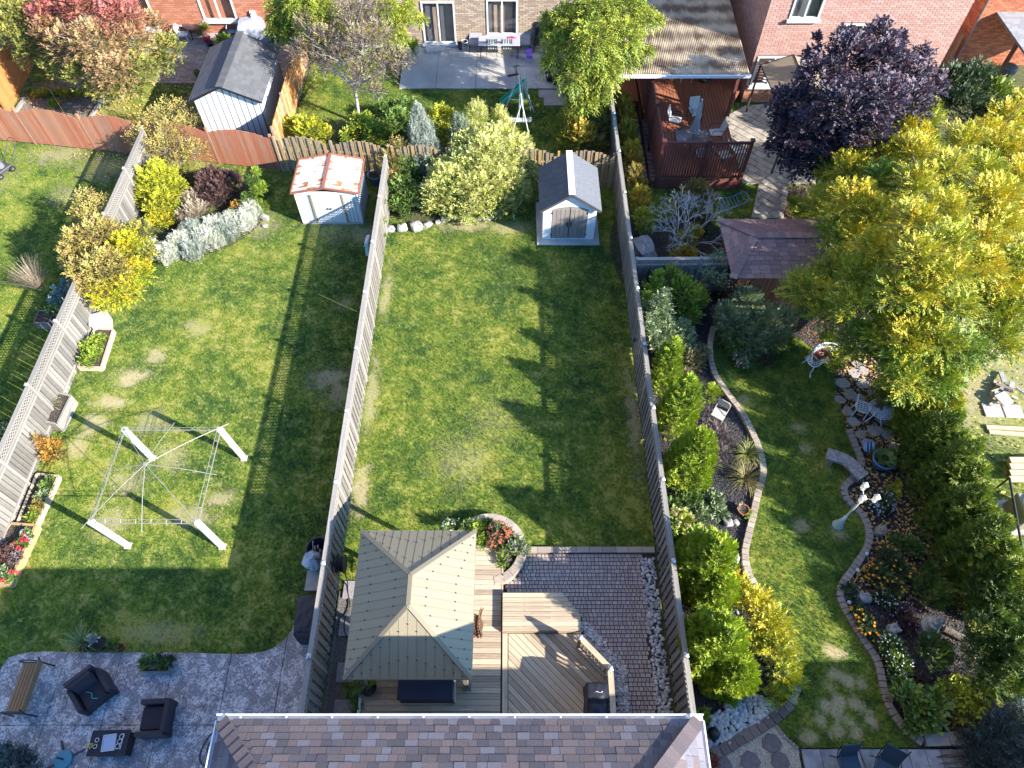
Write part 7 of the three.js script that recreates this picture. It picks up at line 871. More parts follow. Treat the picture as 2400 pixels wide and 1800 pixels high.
// far right garden
{
  const a = G(2365, 1235), t = thing('air_conditioner', 'tan outdoor cooling unit with round fan grille at the right edge', 'air conditioner', V(a.x + .45, 0, a.z - .3)), tan = M({ c: [.33, .28, .22], roughness: .5 }); mesh('body', new RoundedBoxGeometry(.85, .8, .85, 2, .04).translate(0, .45, 0), tan, t); for (let i = 0; i < 9; i++) { bx('louvre', t, shade(tan, .75), [-.43, .14 + i * .075, 0], [.02, .035, .78]); bx('louvre', t, shade(tan, .75), [0, .14 + i * .075, .43], [.78, .035, .02]); } mesh('top', new THREE.CylinderGeometry(.4, .42, .05, 28).translate(0, .87, 0), M({ c: [.36, .38, .42], roughness: .4 }), t); mesh('grille', merge([.12, .2, .28, .36].map(q => new THREE.TorusGeometry(q, .008, 5, 28).rotateX(Math.PI / 2).translate(0, .905, 0))), darkMetal, t); for (let i = 0; i < 4; i++) { const f = mesh('fan_blade', boxGeo([.17, .9, 0], [.26, .006, .1]), shade(steel, .8), t); f.rotation.y = i * 1.571; } bx('base_slab', t, concrete, [0, .03, 0], [1.1, .06, 1.1]);
  const rl = thing('metal_rail', 'black metal rail in front of the cooling unit', 'rail'); rod('bar', rl, black, G(2366, 1120, 1.0), G(2402, 1322, 1.0), .035); rod('post', rl, black, G(2366, 1120, 1.0).setY(0), G(2366, 1120, 1.0), .03); rod('post', rl, black, G(2402, 1322, 1.0).setY(0), G(2402, 1322, 1.0), .03);
  const pw = woodSet([[[.55, .46, .3], [.42, .33, .2]]], .5)[0];
  const pk = thing('timber', 'two pale timber planks lying on the grass at the right edge', 'timber'); beam('plank', pk, pw, G(2312, 1001, .06), G(2420, 1006, .06), .05, .14); beam('plank', pk, pw, G(2318, 1012, .05), G(2420, 1020, .05), .05, .14);
  const dk = thing('timber_step', 'pale wooden step of wide boards at the right edge', 'step', V(0, 0, 0)); for (let i = 0; i < 4; i++) { const z = G(2375, 1078 + i * 15, .3); beam('board', dk, pw, V(z.x - .1, .3, z.z), V(z.x + 1.2, .3, z.z), .04, .19); } const q = G(2375, 1100, .1); bx('support', dk, pw, [q.x + .5, .14, q.z], [1.1, .27, .7]);
  [['left concrete paver on the dry grass', 2325, 963], ['right concrete paver on the dry grass', 2372, 965]].forEach(([l, u, v]) => { const p = G(u, v), s = thing('paving_slab', l, 'slab', V(p.x, .03, p.z), -.06); mesh('slab', new RoundedBoxGeometry(.6, .06, .5, 2, .01), shade(concrete, .95), s); });
  const rb = rng(88), pile = thing('lumber_pile', 'heap of broken boards and bricks on the dry ground', 'pile', G(2350, 915)); for (let i = 0; i < 14; i++) { const m = bx('scrap', pile, pick([pw, greyFence[0], tanFence[2], stoneM[0]], rb), [rr(-.5, .5, rb), .06 + rr(0, .18, rb), rr(-.5, .5, rb)], [rr(.2, .7, rb), .05, rr(.08, .16, rb)]); m.rotation.set(rr(-.2, .2, rb), rr(0, 3, rb), rr(-.2, .2, rb)); }
  const pb = thing('scrap_board', 'single pale board lying above the heap of broken boards', 'board'); beam('board', pb, pw, G(2320, 818, .04), G(2348, 842, .04), .04, .3); const pc = thing('scrap_board', 'small white board lying on the heap of broken boards', 'board'); beam('board', pc, shade(white, .8), G(2342, 940, .25), G(2364, 930, .25), .04, .45);
  const sb = thing('scrap_board', 'short pale offcut lying left of the heap', 'board'); beam('board', sb, pw, G(2240, 832, .03), G(2252, 845, .03), .04, .22);
}
// ---------------------------------------------------------------- back right: red deck, porch roof, awning
{
  const D = .5, t = thing('red_deck', 'red-brown stained deck with slatted privacy screens', 'deck'), r = rng(95);
  const P0 = G(1533, 418, D), P1 = G(1738, 418, D), x0 = P0.x + .1, x1 = P1.x - .05, zf = P0.z, W = 5.0, zb = -34; // main floor with an angled right side
  const Q = [[x0, zf], [x1, zf], [G(1700, 275, D).x, G(1700, 275, D).z], [10.4, -29.2], [10.4, -35], [x0 - .2, -35]];
  for (let x = x0 - .2; x < 10.4; x += .145) { const C = clipHalf(clipHalf(Q, p => p[0] - x - .004), p => x + .141 - p[0]); if (C.length > 2) { const g = slabGeo(C, D - .04, D, 1), P = g.attributes.position, uv = g.attributes.uv, off = r(); for (let i = 0; i < P.count; i++) uv.setXY(i, P.getZ(i) * .3 + off, (P.getX(i) - x) / .145); mesh('board', g, pick(redDeck, r), t); } }
  const lx0 = 4.5; for (let x = lx0; x < x0 - .25; x += .145) beam('board', t, pick(redDeck, r), V(x, D - .06, -35), V(x, D - .06, -28.5), .145 * .97, .04, V(1, 0, 0));
  bx('skirt', t, redPaint, [(lx0 + x0) / 2 - .1, .2, -28.48], [x0 - lx0 - .1, .42, .04]); bx('skirt', t, shade(redPaint, 1.6), [(x0 + x1) / 2, .22, zf + .03], [x1 - x0 + .1, .44, .05]); bx('skirt', t, redPaint, [x0 - .22, .22, (zf - 28.5) / 2], [.05, .44, -(-28.5 - zf)]);
  // front screen: slats between dark posts
  const top = 1.75, post = (x, z, h = top + .1) => { beam('post', t, redPaint, V(x, .05, z), V(x, D + h, z), .12, .12, V(1, 0, 0)); bx('post_cap', t, redPaint, [x, D + h + .02, z], [.17, .05, .17]); };
  const xm = (x0 + x1) / 2 + .05; for (const x of [x0, xm, x1]) post(x, zf); for (const [a, b] of [[x0 + .07, xm - .07], [xm + .07, x1 - .07]]) { for (const y of [.1, top - .02]) beam('rail', t, redPaint, V(a, D + y, zf), V(b, D + y, zf), y > 1 ? .1 : .09, .07); for (let x = a + .06; x < b - .02; x += .108) beam('slat', t, redPaint, V(x, D + .12, zf), V(x, D + top - .06, zf), .05, .03, V(1, 0, 0)); }
  // left screen: close lattice and boards running back to the porch roof
  for (const z of [-25.6, -27.9, -30.4]) post(x0, z, top + .12); for (const [a, b] of [[zf - .07, -25.53], [-25.67, -27.83], [-27.97, -30.33]]) { for (const y of [.1, top]) beam('rail', t, redPaint, V(x0, D + y, a), V(x0, D + y, b), .1, .07); for (let z = a - .06; z > b + .03; z -= .085) beam('slat', t, shade(redPaint, 1.35), V(x0, D + .12, z), V(x0, D + top - .05, z), .026, .055, V(1, 0, 0)); }
  const pr = thing('porch_roof', 'corrugated brownish plastic porch roof with white gutter', 'porch roof'), px0 = 4.75, px1 = 10.2, z0 = -30.0, z1 = -36.0, h0 = 2.65, h1 = 3.15; const fr = V(px0, h0, G(1600, 174, h0).z); const zE = fr.z, xA = G(1446, 174, h0).x, xB = G(1757, 172, h0).x;
  const g = new THREE.PlaneGeometry(xB - xA, 1, 300, 24), P = g.attributes.position; for (let i = 0; i < P.count; i++) { const v = P.getY(i) + .5; P.setXYZ(i, P.getX(i) + (xA + xB) / 2, lerp(h0, h1, v) + .022 * Math.sin(P.getX(i) / .07 * 6.283 / 1.1), lerp(zE, -36.05, v)); } g.computeVertexNormals();
  const pt = tex(512, 256, (i, j) => { const b = Math.sin(j / 256 * 6.283 * 9 + TN(i / 16, j / 16, 32, 16) * 1.5), q = tfbm(i / 512, j / 256, 12, 4), gl = i % 64 < 2 ? .25 : 0; return mix3([.2, .13, .08], [.75, .62, .42], clamp(.5 + b * .42 + (q - .5) * 1.5 + gl)); }); mesh('corrugated_sheet', g, new THREE.MeshPhysicalMaterial({ map: pt, roughness: .5, transmission: .25, thickness: 0, side: THREE.DoubleSide }), pr);
  for (let k = 0; k < 9; k++) { const v = k / 8; beam('purlin', pr, redPaint, V(xA + .05, lerp(h0, h1, v) - .09, lerp(zE - .12, -35.95, v)), V(xB - .05, lerp(h0, h1, v) - .09, lerp(zE - .12, -35.95, v)), .1, .045); } mesh('gutter', merge([boxGeo([(xA + xB) / 2, h0 - .06, zE + .06], [xB - xA + .1, .1, .12])]), shade(gutterM, .95), pr);
  for (const x of [x0, xB - .35]) beam('post', pr, redPaint, V(x, D, zE - .25), V(x, h0 - .1, zE - .25), .13, .13, V(1, 0, 0)); beam('post', pr, redPaint, V(xA + .1, D, zE - .25), V(xA + .1, h0 - .1, zE - .25), .1, .1, V(1, 0, 0));
  // table, umbrella, chairs
  const tp = G(1622, 318, D + .7), gt = thing('glass_table', 'rectangular glass patio table on the red deck', 'table', V(tp.x, D, tp.z)); mesh('tabletop', boxGeo([0, .7, 0], [1.35, .012, .85]), new THREE.MeshPhysicalMaterial({ color: 0xb9b2ae, transmission: .75, roughness: .08, thickness: 0 }), gt); mesh('frame', merge([boxGeo([0, .69, .43], [1.4, .03, .03]), boxGeo([0, .69, -.43], [1.4, .03, .03]), boxGeo([.69, .69, 0], [.03, .03, .83]), boxGeo([-.69, .69, 0], [.03, .03, .83])]), darkMetal, gt); for (const [x, z] of [[-.6, -.35], [.6, -.35], [-.6, .35], [.6, .35]]) rod('leg', gt, darkMetal, V(x, 0, z), V(x, .68, z), .018);
  const um = thing('patio_umbrella', 'closed grey patio umbrella standing in the glass table', 'umbrella', V(tp.x + .05, D, tp.z)); rod('pole', um, darkMetal, V(0, 0, 0), V(0, 2.35, 0), .02); const fg = new THREE.CylinderGeometry(.04, .2, 1.35, 40, 8, true), fp = fg.attributes.position; for (let i = 0; i < fp.count; i++) { const a = Math.atan2(fp.getZ(i), fp.getX(i)), k = 1 + .28 * Math.sin(a * 8) + .1 * n3(fp.getX(i) * 8, fp.getY(i) * 3, 1), y = fp.getY(i) + .68, b = 1 - .35 * sst(.5, 0, Math.abs(y / 1.35 - .35)); fp.setXYZ(i, fp.getX(i) * k * b, y + .95, fp.getZ(i) * k * b); } fg.computeVertexNormals(); mesh('canopy', fg, M({ c: [.4, .38, .36], roughness: .9, side: THREE.DoubleSide }), um); mesh('finial', new THREE.SphereGeometry(.045, 10, 8).translate(0, 2.38, 0), white, um);
  const fab = M({ c: [.52, .51, .48], roughness: .8 }), gp = undefined, cp = (u, v) => { const q = G(u, v, D); return q; };
  slingChair('pale sling chair with upright back against the left deck screen', cp(1578, 300), 1.2, fab, darkMetal, { lean: .3 }); slingChair('pale sling chair behind the glass table, left of the umbrella', cp(1625, 282), .2, fab, darkMetal); slingChair('pale sling chair tucked at the right end of the glass table', cp(1672, 330), -1.5, fab, darkMetal); slingChair('pale sling chair seen through the left front screen', cp(1640, 380), 3.1, fab, darkMetal); slingChair('pale reclined chair seen through the right front screen, left one', cp(1692, 382), 1.9, fab, darkMetal, { lean: .7 }); slingChair('pale reclined chair seen through the right front screen, right one', cp(1728, 372), 1.6, fab, darkMetal, { lean: .7 });
  const fc = cp(1607, 195), f2 = thing('walker_frame', 'white tube folding frame under the porch roof edge', 'frame', fc, .1); mesh('tubes', merge([tubeGeo([V(-.25, 0, 0), V(-.25, .75, 0), V(-.2, .82, 0), V(.2, .82, 0), V(.25, .75, 0), V(.25, 0, 0)], .016, 24, 6), rodGeo(V(-.25, .35, 0), V(.25, .35, 0), .014), rodGeo(V(-.25, .6, 0), V(.25, .6, 0), .014)]), white, f2);
  const bg = cp(1648, 190), b3 = thing('dark_bag', 'dark lumpy bag on the deck under the porch roof', 'bag', bg); const m = mesh('bag', stoneGeos[2], M({ c: [.02, .025, .022], roughness: .6 }), b3); m.scale.set(.3, .25, .25); m.position.y = .2;
  // stepping stones beside the hedge
  const ss = thing('stone_strip', 'strip of small grey stepping blocks between hedge and red deck', 'paving'); ss.userData.kind = 'structure'; delete ss.userData.category; for (let j = 0; j < 15; j++) for (let i = 0; i < 3; i++) { const v = 285 + j * 9.8, a = G(1497 + (v - 285) * .17 + i * 14.5, v); mesh('block', UNIT, pick(stoneM), ss).position.set(a.x, .02, a.z); const q = ss.children.at(-1); q.scale.set(.26, .08, .19); q.rotation.y = rr(-.1, .1); }
}
{ // slate patio, path, awning, flag, chairs
  const st = M({ map: tex(512, 512, (i, j) => { const u = i / 512, v = j / 512; return mix3([.27, .235, .2], [.46, .41, .35], clamp(tfbm(u, v, 6, 4) * 1.7 - .4)); }), bumpMap: bumpN, bumpScale: .006 }), t = thing('patio_behind', '', ''); t.userData = { kind: 'structure' }; t.name = 'paved_patio';
  const regs = [xz([1700, 275], [1745, 250], [1850, 240], [1990, 300], [1985, 432], [1740, 432]), xz([1778, 432.5], [1850, 432.5], [1835, 512], [1760, 512])]; for (const g of regs) mesh('joint_sand', sheetGeo(g, .02, 1), M({ c: [.09, .075, .06] }), t, 'structure');
  const s = Math.SQRT1_2, mats = tones(st, [1, .9, 1.1, .82]); for (let a = -60; a < 60; a++) for (let b = -60; b < 60; b++) { const w = .52, d = .34, cx0 = 11.5, cz0 = -25, ua = a * w + (b % 2) * .26, vb = b * d; const x = cx0 + (ua - vb) * s, z = cz0 + (ua + vb) * s; if (Math.hypot(x - 11.8, z + 25) > 9) continue; const hw = (w - .02) / 2, hd = (d - .02) / 2, R4 = [[-hw, -hd], [hw, -hd], [hw, hd], [-hw, hd]].map(([p, q]) => [x + (p - q) * s, z + (p + q) * s]).reverse(); for (const rg of regs) { let C = R4; for (let i = 0; i < rg.length; i++) { const A = rg[i], B = rg[(i + 1) % rg.length]; C = clipHalf(C, P => (B[0] - A[0]) * (P[1] - A[1]) - (B[1] - A[1]) * (P[0] - A[0])); } if (C.length > 2) mesh('slab', slabGeo(C, 0, .05 + .002 * ((a + b) & 1), 1.3), pick(mats), t); } }
  const cloth = new THREE.MeshPhysicalMaterial({ color: new THREE.Color().setRGB(.33, .25, .16), roughness: .9, transmission: .3, thickness: 0, side: THREE.DoubleSide }), aw = thing('awning', 'tan fabric garden awning on dark metal posts', 'awning'), A = G(1783, 152, 2.35), B = G(1925, 150, 2.35), C = G(1985, 300, 2.3), Dd = G(1848, 300, 2.3); const mid1 = A.clone().lerp(Dd, .5).add(V(.25, .35, 0)), mid2 = B.clone().lerp(C, .5).add(V(.25, .35, 0));
  const quad = l => { const g = new THREE.BufferGeometry(); g.setAttribute('position', new THREE.Float32BufferAttribute([0, 1, 2, 0, 2, 3].flatMap(i => [l[i].x, l[i].y, l[i].z]), 3)); g.setAttribute('uv', new THREE.Float32BufferAttribute([0, 0, 1, 0, 1, 1, 0, 0, 1, 1, 0, 1], 2)); g.computeVertexNormals(); return g; };
  const ridge1 = V((A.x + B.x) / 2, 2.75, A.z - .1), ridge2 = V((C.x + Dd.x) / 2, 2.7, C.z + .1); mesh('canopy', merge([quad([A, ridge1, ridge2, Dd]), quad([ridge1, B, C, ridge2])]), cloth, aw); for (const [p, q] of [[A, ridge1], [ridge1, B], [A, Dd], [Dd, ridge2], [ridge2, C], [B, C], [ridge1, ridge2]]) rod('frame_bar', aw, darkMetal, p, q, .025); for (const p of [A, B, C, Dd]) beam('post', aw, M({ c: [.05, .045, .045], roughness: .5 }), V(p.x, 0, p.z), p, .07, .07, V(1, 0, 0));
  const wi = thing('garden_chair', 'dark wire chair in the shade under the awning', 'chair', G(1838, 305), -.6), im = darkMetal; mesh('backrest', merge([new THREE.TorusGeometry(.24, .014, 6, 24).translate(0, .75, -.22), ...[-.12, 0, .12].map(x => rodGeo(V(x, .5, -.22), V(x, .95, -.22), .009))]), im, wi); mesh('seat', merge([new THREE.TorusGeometry(.24, .014, 6, 24).rotateX(Math.PI / 2).translate(0, .44, 0), ...[-.12, 0, .12].map(x => rodGeo(V(x, .44, -.2), V(x, .44, .2), .009))]), im, wi); legsAt(wi, im, [[-.18, .16], [.18, .16], [-.18, -.18], [.18, -.18]], .44, .013, .15);
  const fp = G(1905, 492), fl = thing('flag', 'red and white flag drooping from a thin pole', 'flag', fp); rod('pole', fl, white, V(0, 0, 0), V(.12, 1.9, -.1), .014); const fg = new THREE.PlaneGeometry(.5, .95, 8, 12), fq = fg.attributes.position; for (let i = 0; i < fq.count; i++) { const y = fq.getY(i), k = .5 - y / .95 * .5; fq.setZ(i, .06 * Math.sin(fq.getX(i) * 18)); fq.setX(i, fq.getX(i) * .55 - .12 * (1 - (y + .475) / .95) - .13); } fg.computeVertexNormals(); const fm = mesh('cloth', fg, new THREE.MeshPhysicalMaterial({ map: tex(16, 64, (i, j) => j < 18 || (j < 46 && i > 13) ? [.7, .7, .72] : [.55, .02, .05]), roughness: .9, side: THREE.DoubleSide, transmission: .2, thickness: 0 }), fl); fm.position.set(.1, 1.35, -.08);
  const bc = G(1712, 478), b = thing('folded_chair', 'blue metal lounge chair lying on the shaded grass', 'chair', bc, .15), bm = M({ c: [.12, .24, .42], roughness: .5 }); mesh('frame', merge([tubeGeo([V(-.6, .12, -.25), V(.1, .1, -.28), V(.55, .35, -.25), V(.58, .35, .25), V(.1, .1, .28), V(-.6, .12, .25)], .02, 30, 6, true), ...[-.45, -.3, -.15, 0, .15].map(x => rodGeo(V(x, .12, -.25), V(x, .12, .25), .013)), ...[.25, .4].map(x => rodGeo(V(x, .2 + (x - .25), -.25), V(x, .2 + (x - .25), .25), .013)), rodGeo(V(-.4, .12, -.2), V(-.3, 0, -.2), .012), rodGeo(V(.2, .12, .2), V(.2, 0, .2), .012)]), bm, b);
  const ss = G(1672, 660), sc = thing('striped_chair', 'dark chair with striped round back beside the brown hut', 'chair', ss, .4); const sm = M({ map: tex(64, 16, (i, j) => (i >> 2) % 2 ? [.35, .36, .42] : [.02, .02, .04]), roughness: .7 }); mesh('backrest', new RoundedBoxGeometry(.6, .8, .05, 3, .02).translate(0, .85, -.25), sm, sc); mesh('seat', new RoundedBoxGeometry(.6, .06, .5, 2, .02).translate(0, .44, 0), sm, sc); legsAt(sc, darkMetal, [[-.25, .2], [.25, .2], [-.25, -.2], [.25, -.2]], .44, .015);
  // corner beyond the maple
  const gate = thing('lattice_screen', 'brown wooden lattice screens at the corner of the orange house', 'screen'), lm = M({ c: [.2, .12, .07] }); const l1 = mesh('lattice', latticeGeo(1.7, 1.6, .14, .035), lm, gate); l1.position.copy(G(2215, 160)); l1.rotation.y = Math.PI / 2 - .2; const l2 = mesh('lattice', latticeGeo(1.3, .9, .14, .035), shade(lm, .6), gate); l2.position.copy(G(2240, 125)).setY(.6); for (const [x, z] of [[0, 0]]) beam('post', gate, lm, G(2215, 160), G(2215, 160).setY(1.7), .09, .09, V(1, 0, 0));
  const tub = thing('plastic_tub', 'pale blue-grey bath shaped tub by the lattice screens', 'tub', G(2190, 105), .4); const tg = new THREE.LatheGeometry([[.0, .05], [.3, .05], [.4, .3], [.44, .32], [.44, .36], [.36, .36], [.28, .12], [0, .12]].map(q => new THREE.Vector2(...q)), 24).scale(1.3, 1, .8); mesh('tub', tg, M({ c: [.4, .42, .52], roughness: .4 }), tub);
  const db = thing('dark_bin', 'dark round lidded bin under the porch of the orange house', 'bin', G(2345, 195)); mesh('bin', new THREE.CylinderGeometry(.35, .3, .8, 18).translate(0, .4, 0), M({ c: [.06, .07, .09], roughness: .5 }), db); mesh('lid', new THREE.SphereGeometry(.36, 18, 8, 0, 6.283, 0, 1.4).scale(1, .4, 1).translate(0, .8, 0), M({ c: [.1, .12, .14], roughness: .5 }), db);
}
// ---------------------------------------------------------------- back centre garden
{
  const gr = M({ c: [.26, .25, .27], roughness: .8 }), stripe = M({ map: tex(64, 16, (i, j) => (i >> 3) % 2 ? [.45, .45, .42] : [.06, .08, .08]), roughness: .8 }), y = .05, pt = (u, v, h = 0) => { const q = G(u, v, h); return q; };
  const tb = pt(1170, 97, .72), t = thing('patio_table', 'long grey patio table under the white window', 'table', V(tb.x, y, tb.z)); mesh('tabletop', new RoundedBoxGeometry(2.0, .04, .85, 2, .015).translate(0, .7, 0), M({ c: [.36, .36, .42], roughness: .4 }), t); for (const [x, z] of [[-.9, -.35], [.9, -.35], [-.9, .35], [.9, .35]]) rod('leg', t, darkMetal, V(x, 0, z), V(x, .69, z), .022);
  const toy = thing('pink_toy', 'pink toy lying on the long grey patio table', 'toy', V(tb.x + .62, y + .73, tb.z - .2)); const tm = mesh('toy', new THREE.TorusKnotGeometry(.07, .03, 30, 6).scale(1.8, .6, 1), M({ c: [.7, .04, .15], roughness: .4 }), toy);
  [['striped sling chair at the near side of the grey table, left one', 1153, 130], ['striped sling chair at the near side of the grey table, right one', 1188, 130]].forEach(([l, u, v]) => { const q = pt(u, v); slingChair(l, V(q.x, y, q.z), Math.PI, stripe, darkMetal, { lean: .15 }); });
  [['grey high backed lounger at the left end of the patio table', 1115, 115], ['grey high backed lounger at the right end of the patio table', 1228, 115]].forEach(([l, u, v], i) => { const q = pt(u, v), c = thing('lounger', l, 'chair', V(q.x, y, q.z), 0); mesh('backrest', new RoundedBoxGeometry(.6, .06, .95, 2, .02).rotateX(.9).translate(0, .8, -.35), gr, c); mesh('seat', new RoundedBoxGeometry(.6, .06, .5, 2, .02).translate(0, .42, .18), gr, c); legsAt(c, darkMetal, [[-.28, .4], [.28, .4], [-.28, -.1], [.28, -.1]], .42, .018); });
  const st = pt(1090, 122), s = thing('plant_stand', 'white wire plant stand holding a dark bowl near the patio door', 'stand', V(st.x, y, st.z)); mesh('ring', new THREE.TorusGeometry(.16, .016, 6, 20).rotateX(Math.PI / 2).translate(0, .5, 0), white, s); mesh('bowl', new THREE.SphereGeometry(.155, 16, 8, 0, 6.283, 1.57, 1.57).translate(0, .5, 0), M({ c: [.05, .04, .04], side: THREE.DoubleSide }), s); for (let i = 0; i < 3; i++) rod('leg', s, white, V(.2 * Math.cos(i * 2.1), 0, .2 * Math.sin(i * 2.1)), V(.14 * Math.cos(i * 2.1), .5, .14 * Math.sin(i * 2.1)), .01);
  const pu = pt(1079, 118); pot('flower_pot', 'dark vase beside the wire plant stand', 1079, 118, .13, .35, M({ c: [.06, .04, .04], roughness: .5 }), { y });
  const sb = pt(1021, 122), step = thing('step_block', 'concrete step below the sliding patio door', 'step', V(sb.x, .05, sb.z)); mesh('step', new RoundedBoxGeometry(.98, .16, .45, 2, .015).translate(0, .08, 0), concrete, step);
  const kc = pt(1241, 147), k = thing('toy_chair', 'small purple and blue child chair', 'chair', V(kc.x, y, kc.z), .3); mesh('seat', new RoundedBoxGeometry(.28, .03, .26, 2, .01).translate(0, .24, 0), M({ c: [.16, .08, .5] }), k); mesh('backrest', new RoundedBoxGeometry(.3, .26, .03, 2, .01).rotateX(-.2).translate(0, .42, -.15), M({ c: [.2, .1, .55] }), k); legsAt(k, M({ c: [.35, .5, .7] }), [[-.12, .12], [.12, .12], [-.12, -.12], [.12, -.12]], .24, .012, .2);
  const dc = pt(1265, 120), d = thing('dark_chair', 'black high backed chair in the shade of the lime tree', 'chair', V(dc.x, y, dc.z), -.2); mesh('backrest', new RoundedBoxGeometry(.6, .95, .07, 2, .02).translate(0, .78, -.28), black, d); mesh('seat', new RoundedBoxGeometry(.6, .08, .55, 2, .02).translate(0, .42, 0), black, d); legsAt(d, black, [[-.26, .24], [.26, .24], [-.26, -.24], [.26, -.24]], .4, .02);
  const gl = pt(1205, 175), tl = thing('push_toy', 'dark bladed garden toy with green handle lying on the patio', 'toy', V(gl.x, y + .02, gl.z), .3); rod('handle', tl, M({ c: [.02, .1, .06] }), V(.1, .03, .1), V(.25, .03, -.5), .016); bx('head', tl, black, [-.1, .03, .15], [.5, .05, .08]); rod('grip', tl, M({ c: [.02, .18, .1] }), V(.12, .03, -.5), V(.4, .03, -.52), .02);
  [['black round pot at the edge of the patio under the lime tree, left one', 1288, 190], ['black round pot at the edge of the patio under the lime tree, right one', 1303, 198]].forEach(([l, u, v]) => pot('flower_pot', l, u, v, .22, .35, black, { y }));
  // swing and slide
  const bl = [[1178, 270], [1253, 265], [1195, 327], [1242, 327]].map(q => pt(...q)), tp1 = pt(1211, 205, 1.9), tp2 = pt(1217, 243, 1.9), mint = M({ c: [.55, .74, .66], roughness: .4 }), sw = thing('swing_set', 'white and mint swing frame on the grass with a seesaw glider', 'swing'); const A = V((bl[0].x + bl[1].x) / 2, 1.9, -28.2), B = V(A.x + .1, 1.9, -26.3); for (const [p, q] of [[bl[0], A], [bl[1], A], [bl[2], B], [bl[3], B]]) rod('leg', sw, white, p, q, .03); rod('top_bar', sw, mint, A, B, .03); for (const z of [-27.7, -27.4, -26.9]) for (const x of [-.05, .15]) rod('hanger', sw, mint, V(A.x + .05 + x * .6, 1.9, z), V(A.x + .05 + x, .5, z), .012); bx('glider_seat', sw, white, [A.x + .05, .48, -27.1], [.95, .06, .22]); for (const x of [-.45, .45]) mesh('grip', new THREE.SphereGeometry(.09, 10, 8).translate(A.x + .05 + x, .52, -27.1), white, sw); rod('brace', sw, mint, V(A.x - .45, .7, -28.25), V(A.x + .5, .7, -28.25), .02);
  const sl = thing('slide', 'green plastic slide beside the swing frame', 'slide'), s0 = V(A.x + .25, 1.25, -28.6), s1 = pt(1172, 245, .15), u = s1.clone().sub(s0), len = u.length(), gm = M({ c: [.03, .42, .28], roughness: .35, side: THREE.DoubleSide }); const sd = new THREE.Group(); const mk = (n, side) => { const m = beam(n, sl, gm, s0.clone().add(side), s1.clone().add(side), .02, .02); return m; }; const side = u.clone().cross(V(0, 1, 0)).normalize(); beam('chute', sl, gm, s0, s1, .025, .42); for (const q of [-1, 1]) beam('chute_side', sl, gm, s0.clone().addScaledVector(side, q * .21).add(V(0, .06, 0)), s1.clone().addScaledVector(side, q * .21).add(V(0, .06, 0)), .12, .025); for (const q of [-1, 1]) { rod('ladder_leg', sl, mint, V(s0.x + .3, 0, s0.z + q * .2), V(s0.x, 1.6, s0.z + q * .2), .02); } for (let i = 1; i < 5; i++) rod('rung', sl, mint, V(s0.x + .3 - i * .055, i * .27, s0.z - .2), V(s0.x + .3 - i * .055, i * .27, s0.z + .2), .015); mesh('hoop', new THREE.TorusGeometry(.2, .02, 6, 20, Math.PI).rotateY(Math.PI / 2).translate(s0.x, 1.55, s0.z), mint, sl);
  const bn = G(1398, 280), b = thing('storage_bin', 'dark grey bin with pale rim behind the orange-yellow bush', 'bin', bn); mesh('bin', merge([boxGeo([0, .35, 0], [.85, .7, .6])]), M({ c: [.1, .1, .13], roughness: .5 }), b); mesh('rim', merge([boxGeo([0, .72, .3], [.92, .05, .06]), boxGeo([0, .72, -.3], [.92, .05, .06]), boxGeo([.43, .72, 0], [.06, .05, .54]), boxGeo([-.43, .72, 0], [.06, .05, .54])]), M({ c: [.3, .3, .35], roughness: .5 }), b);
}
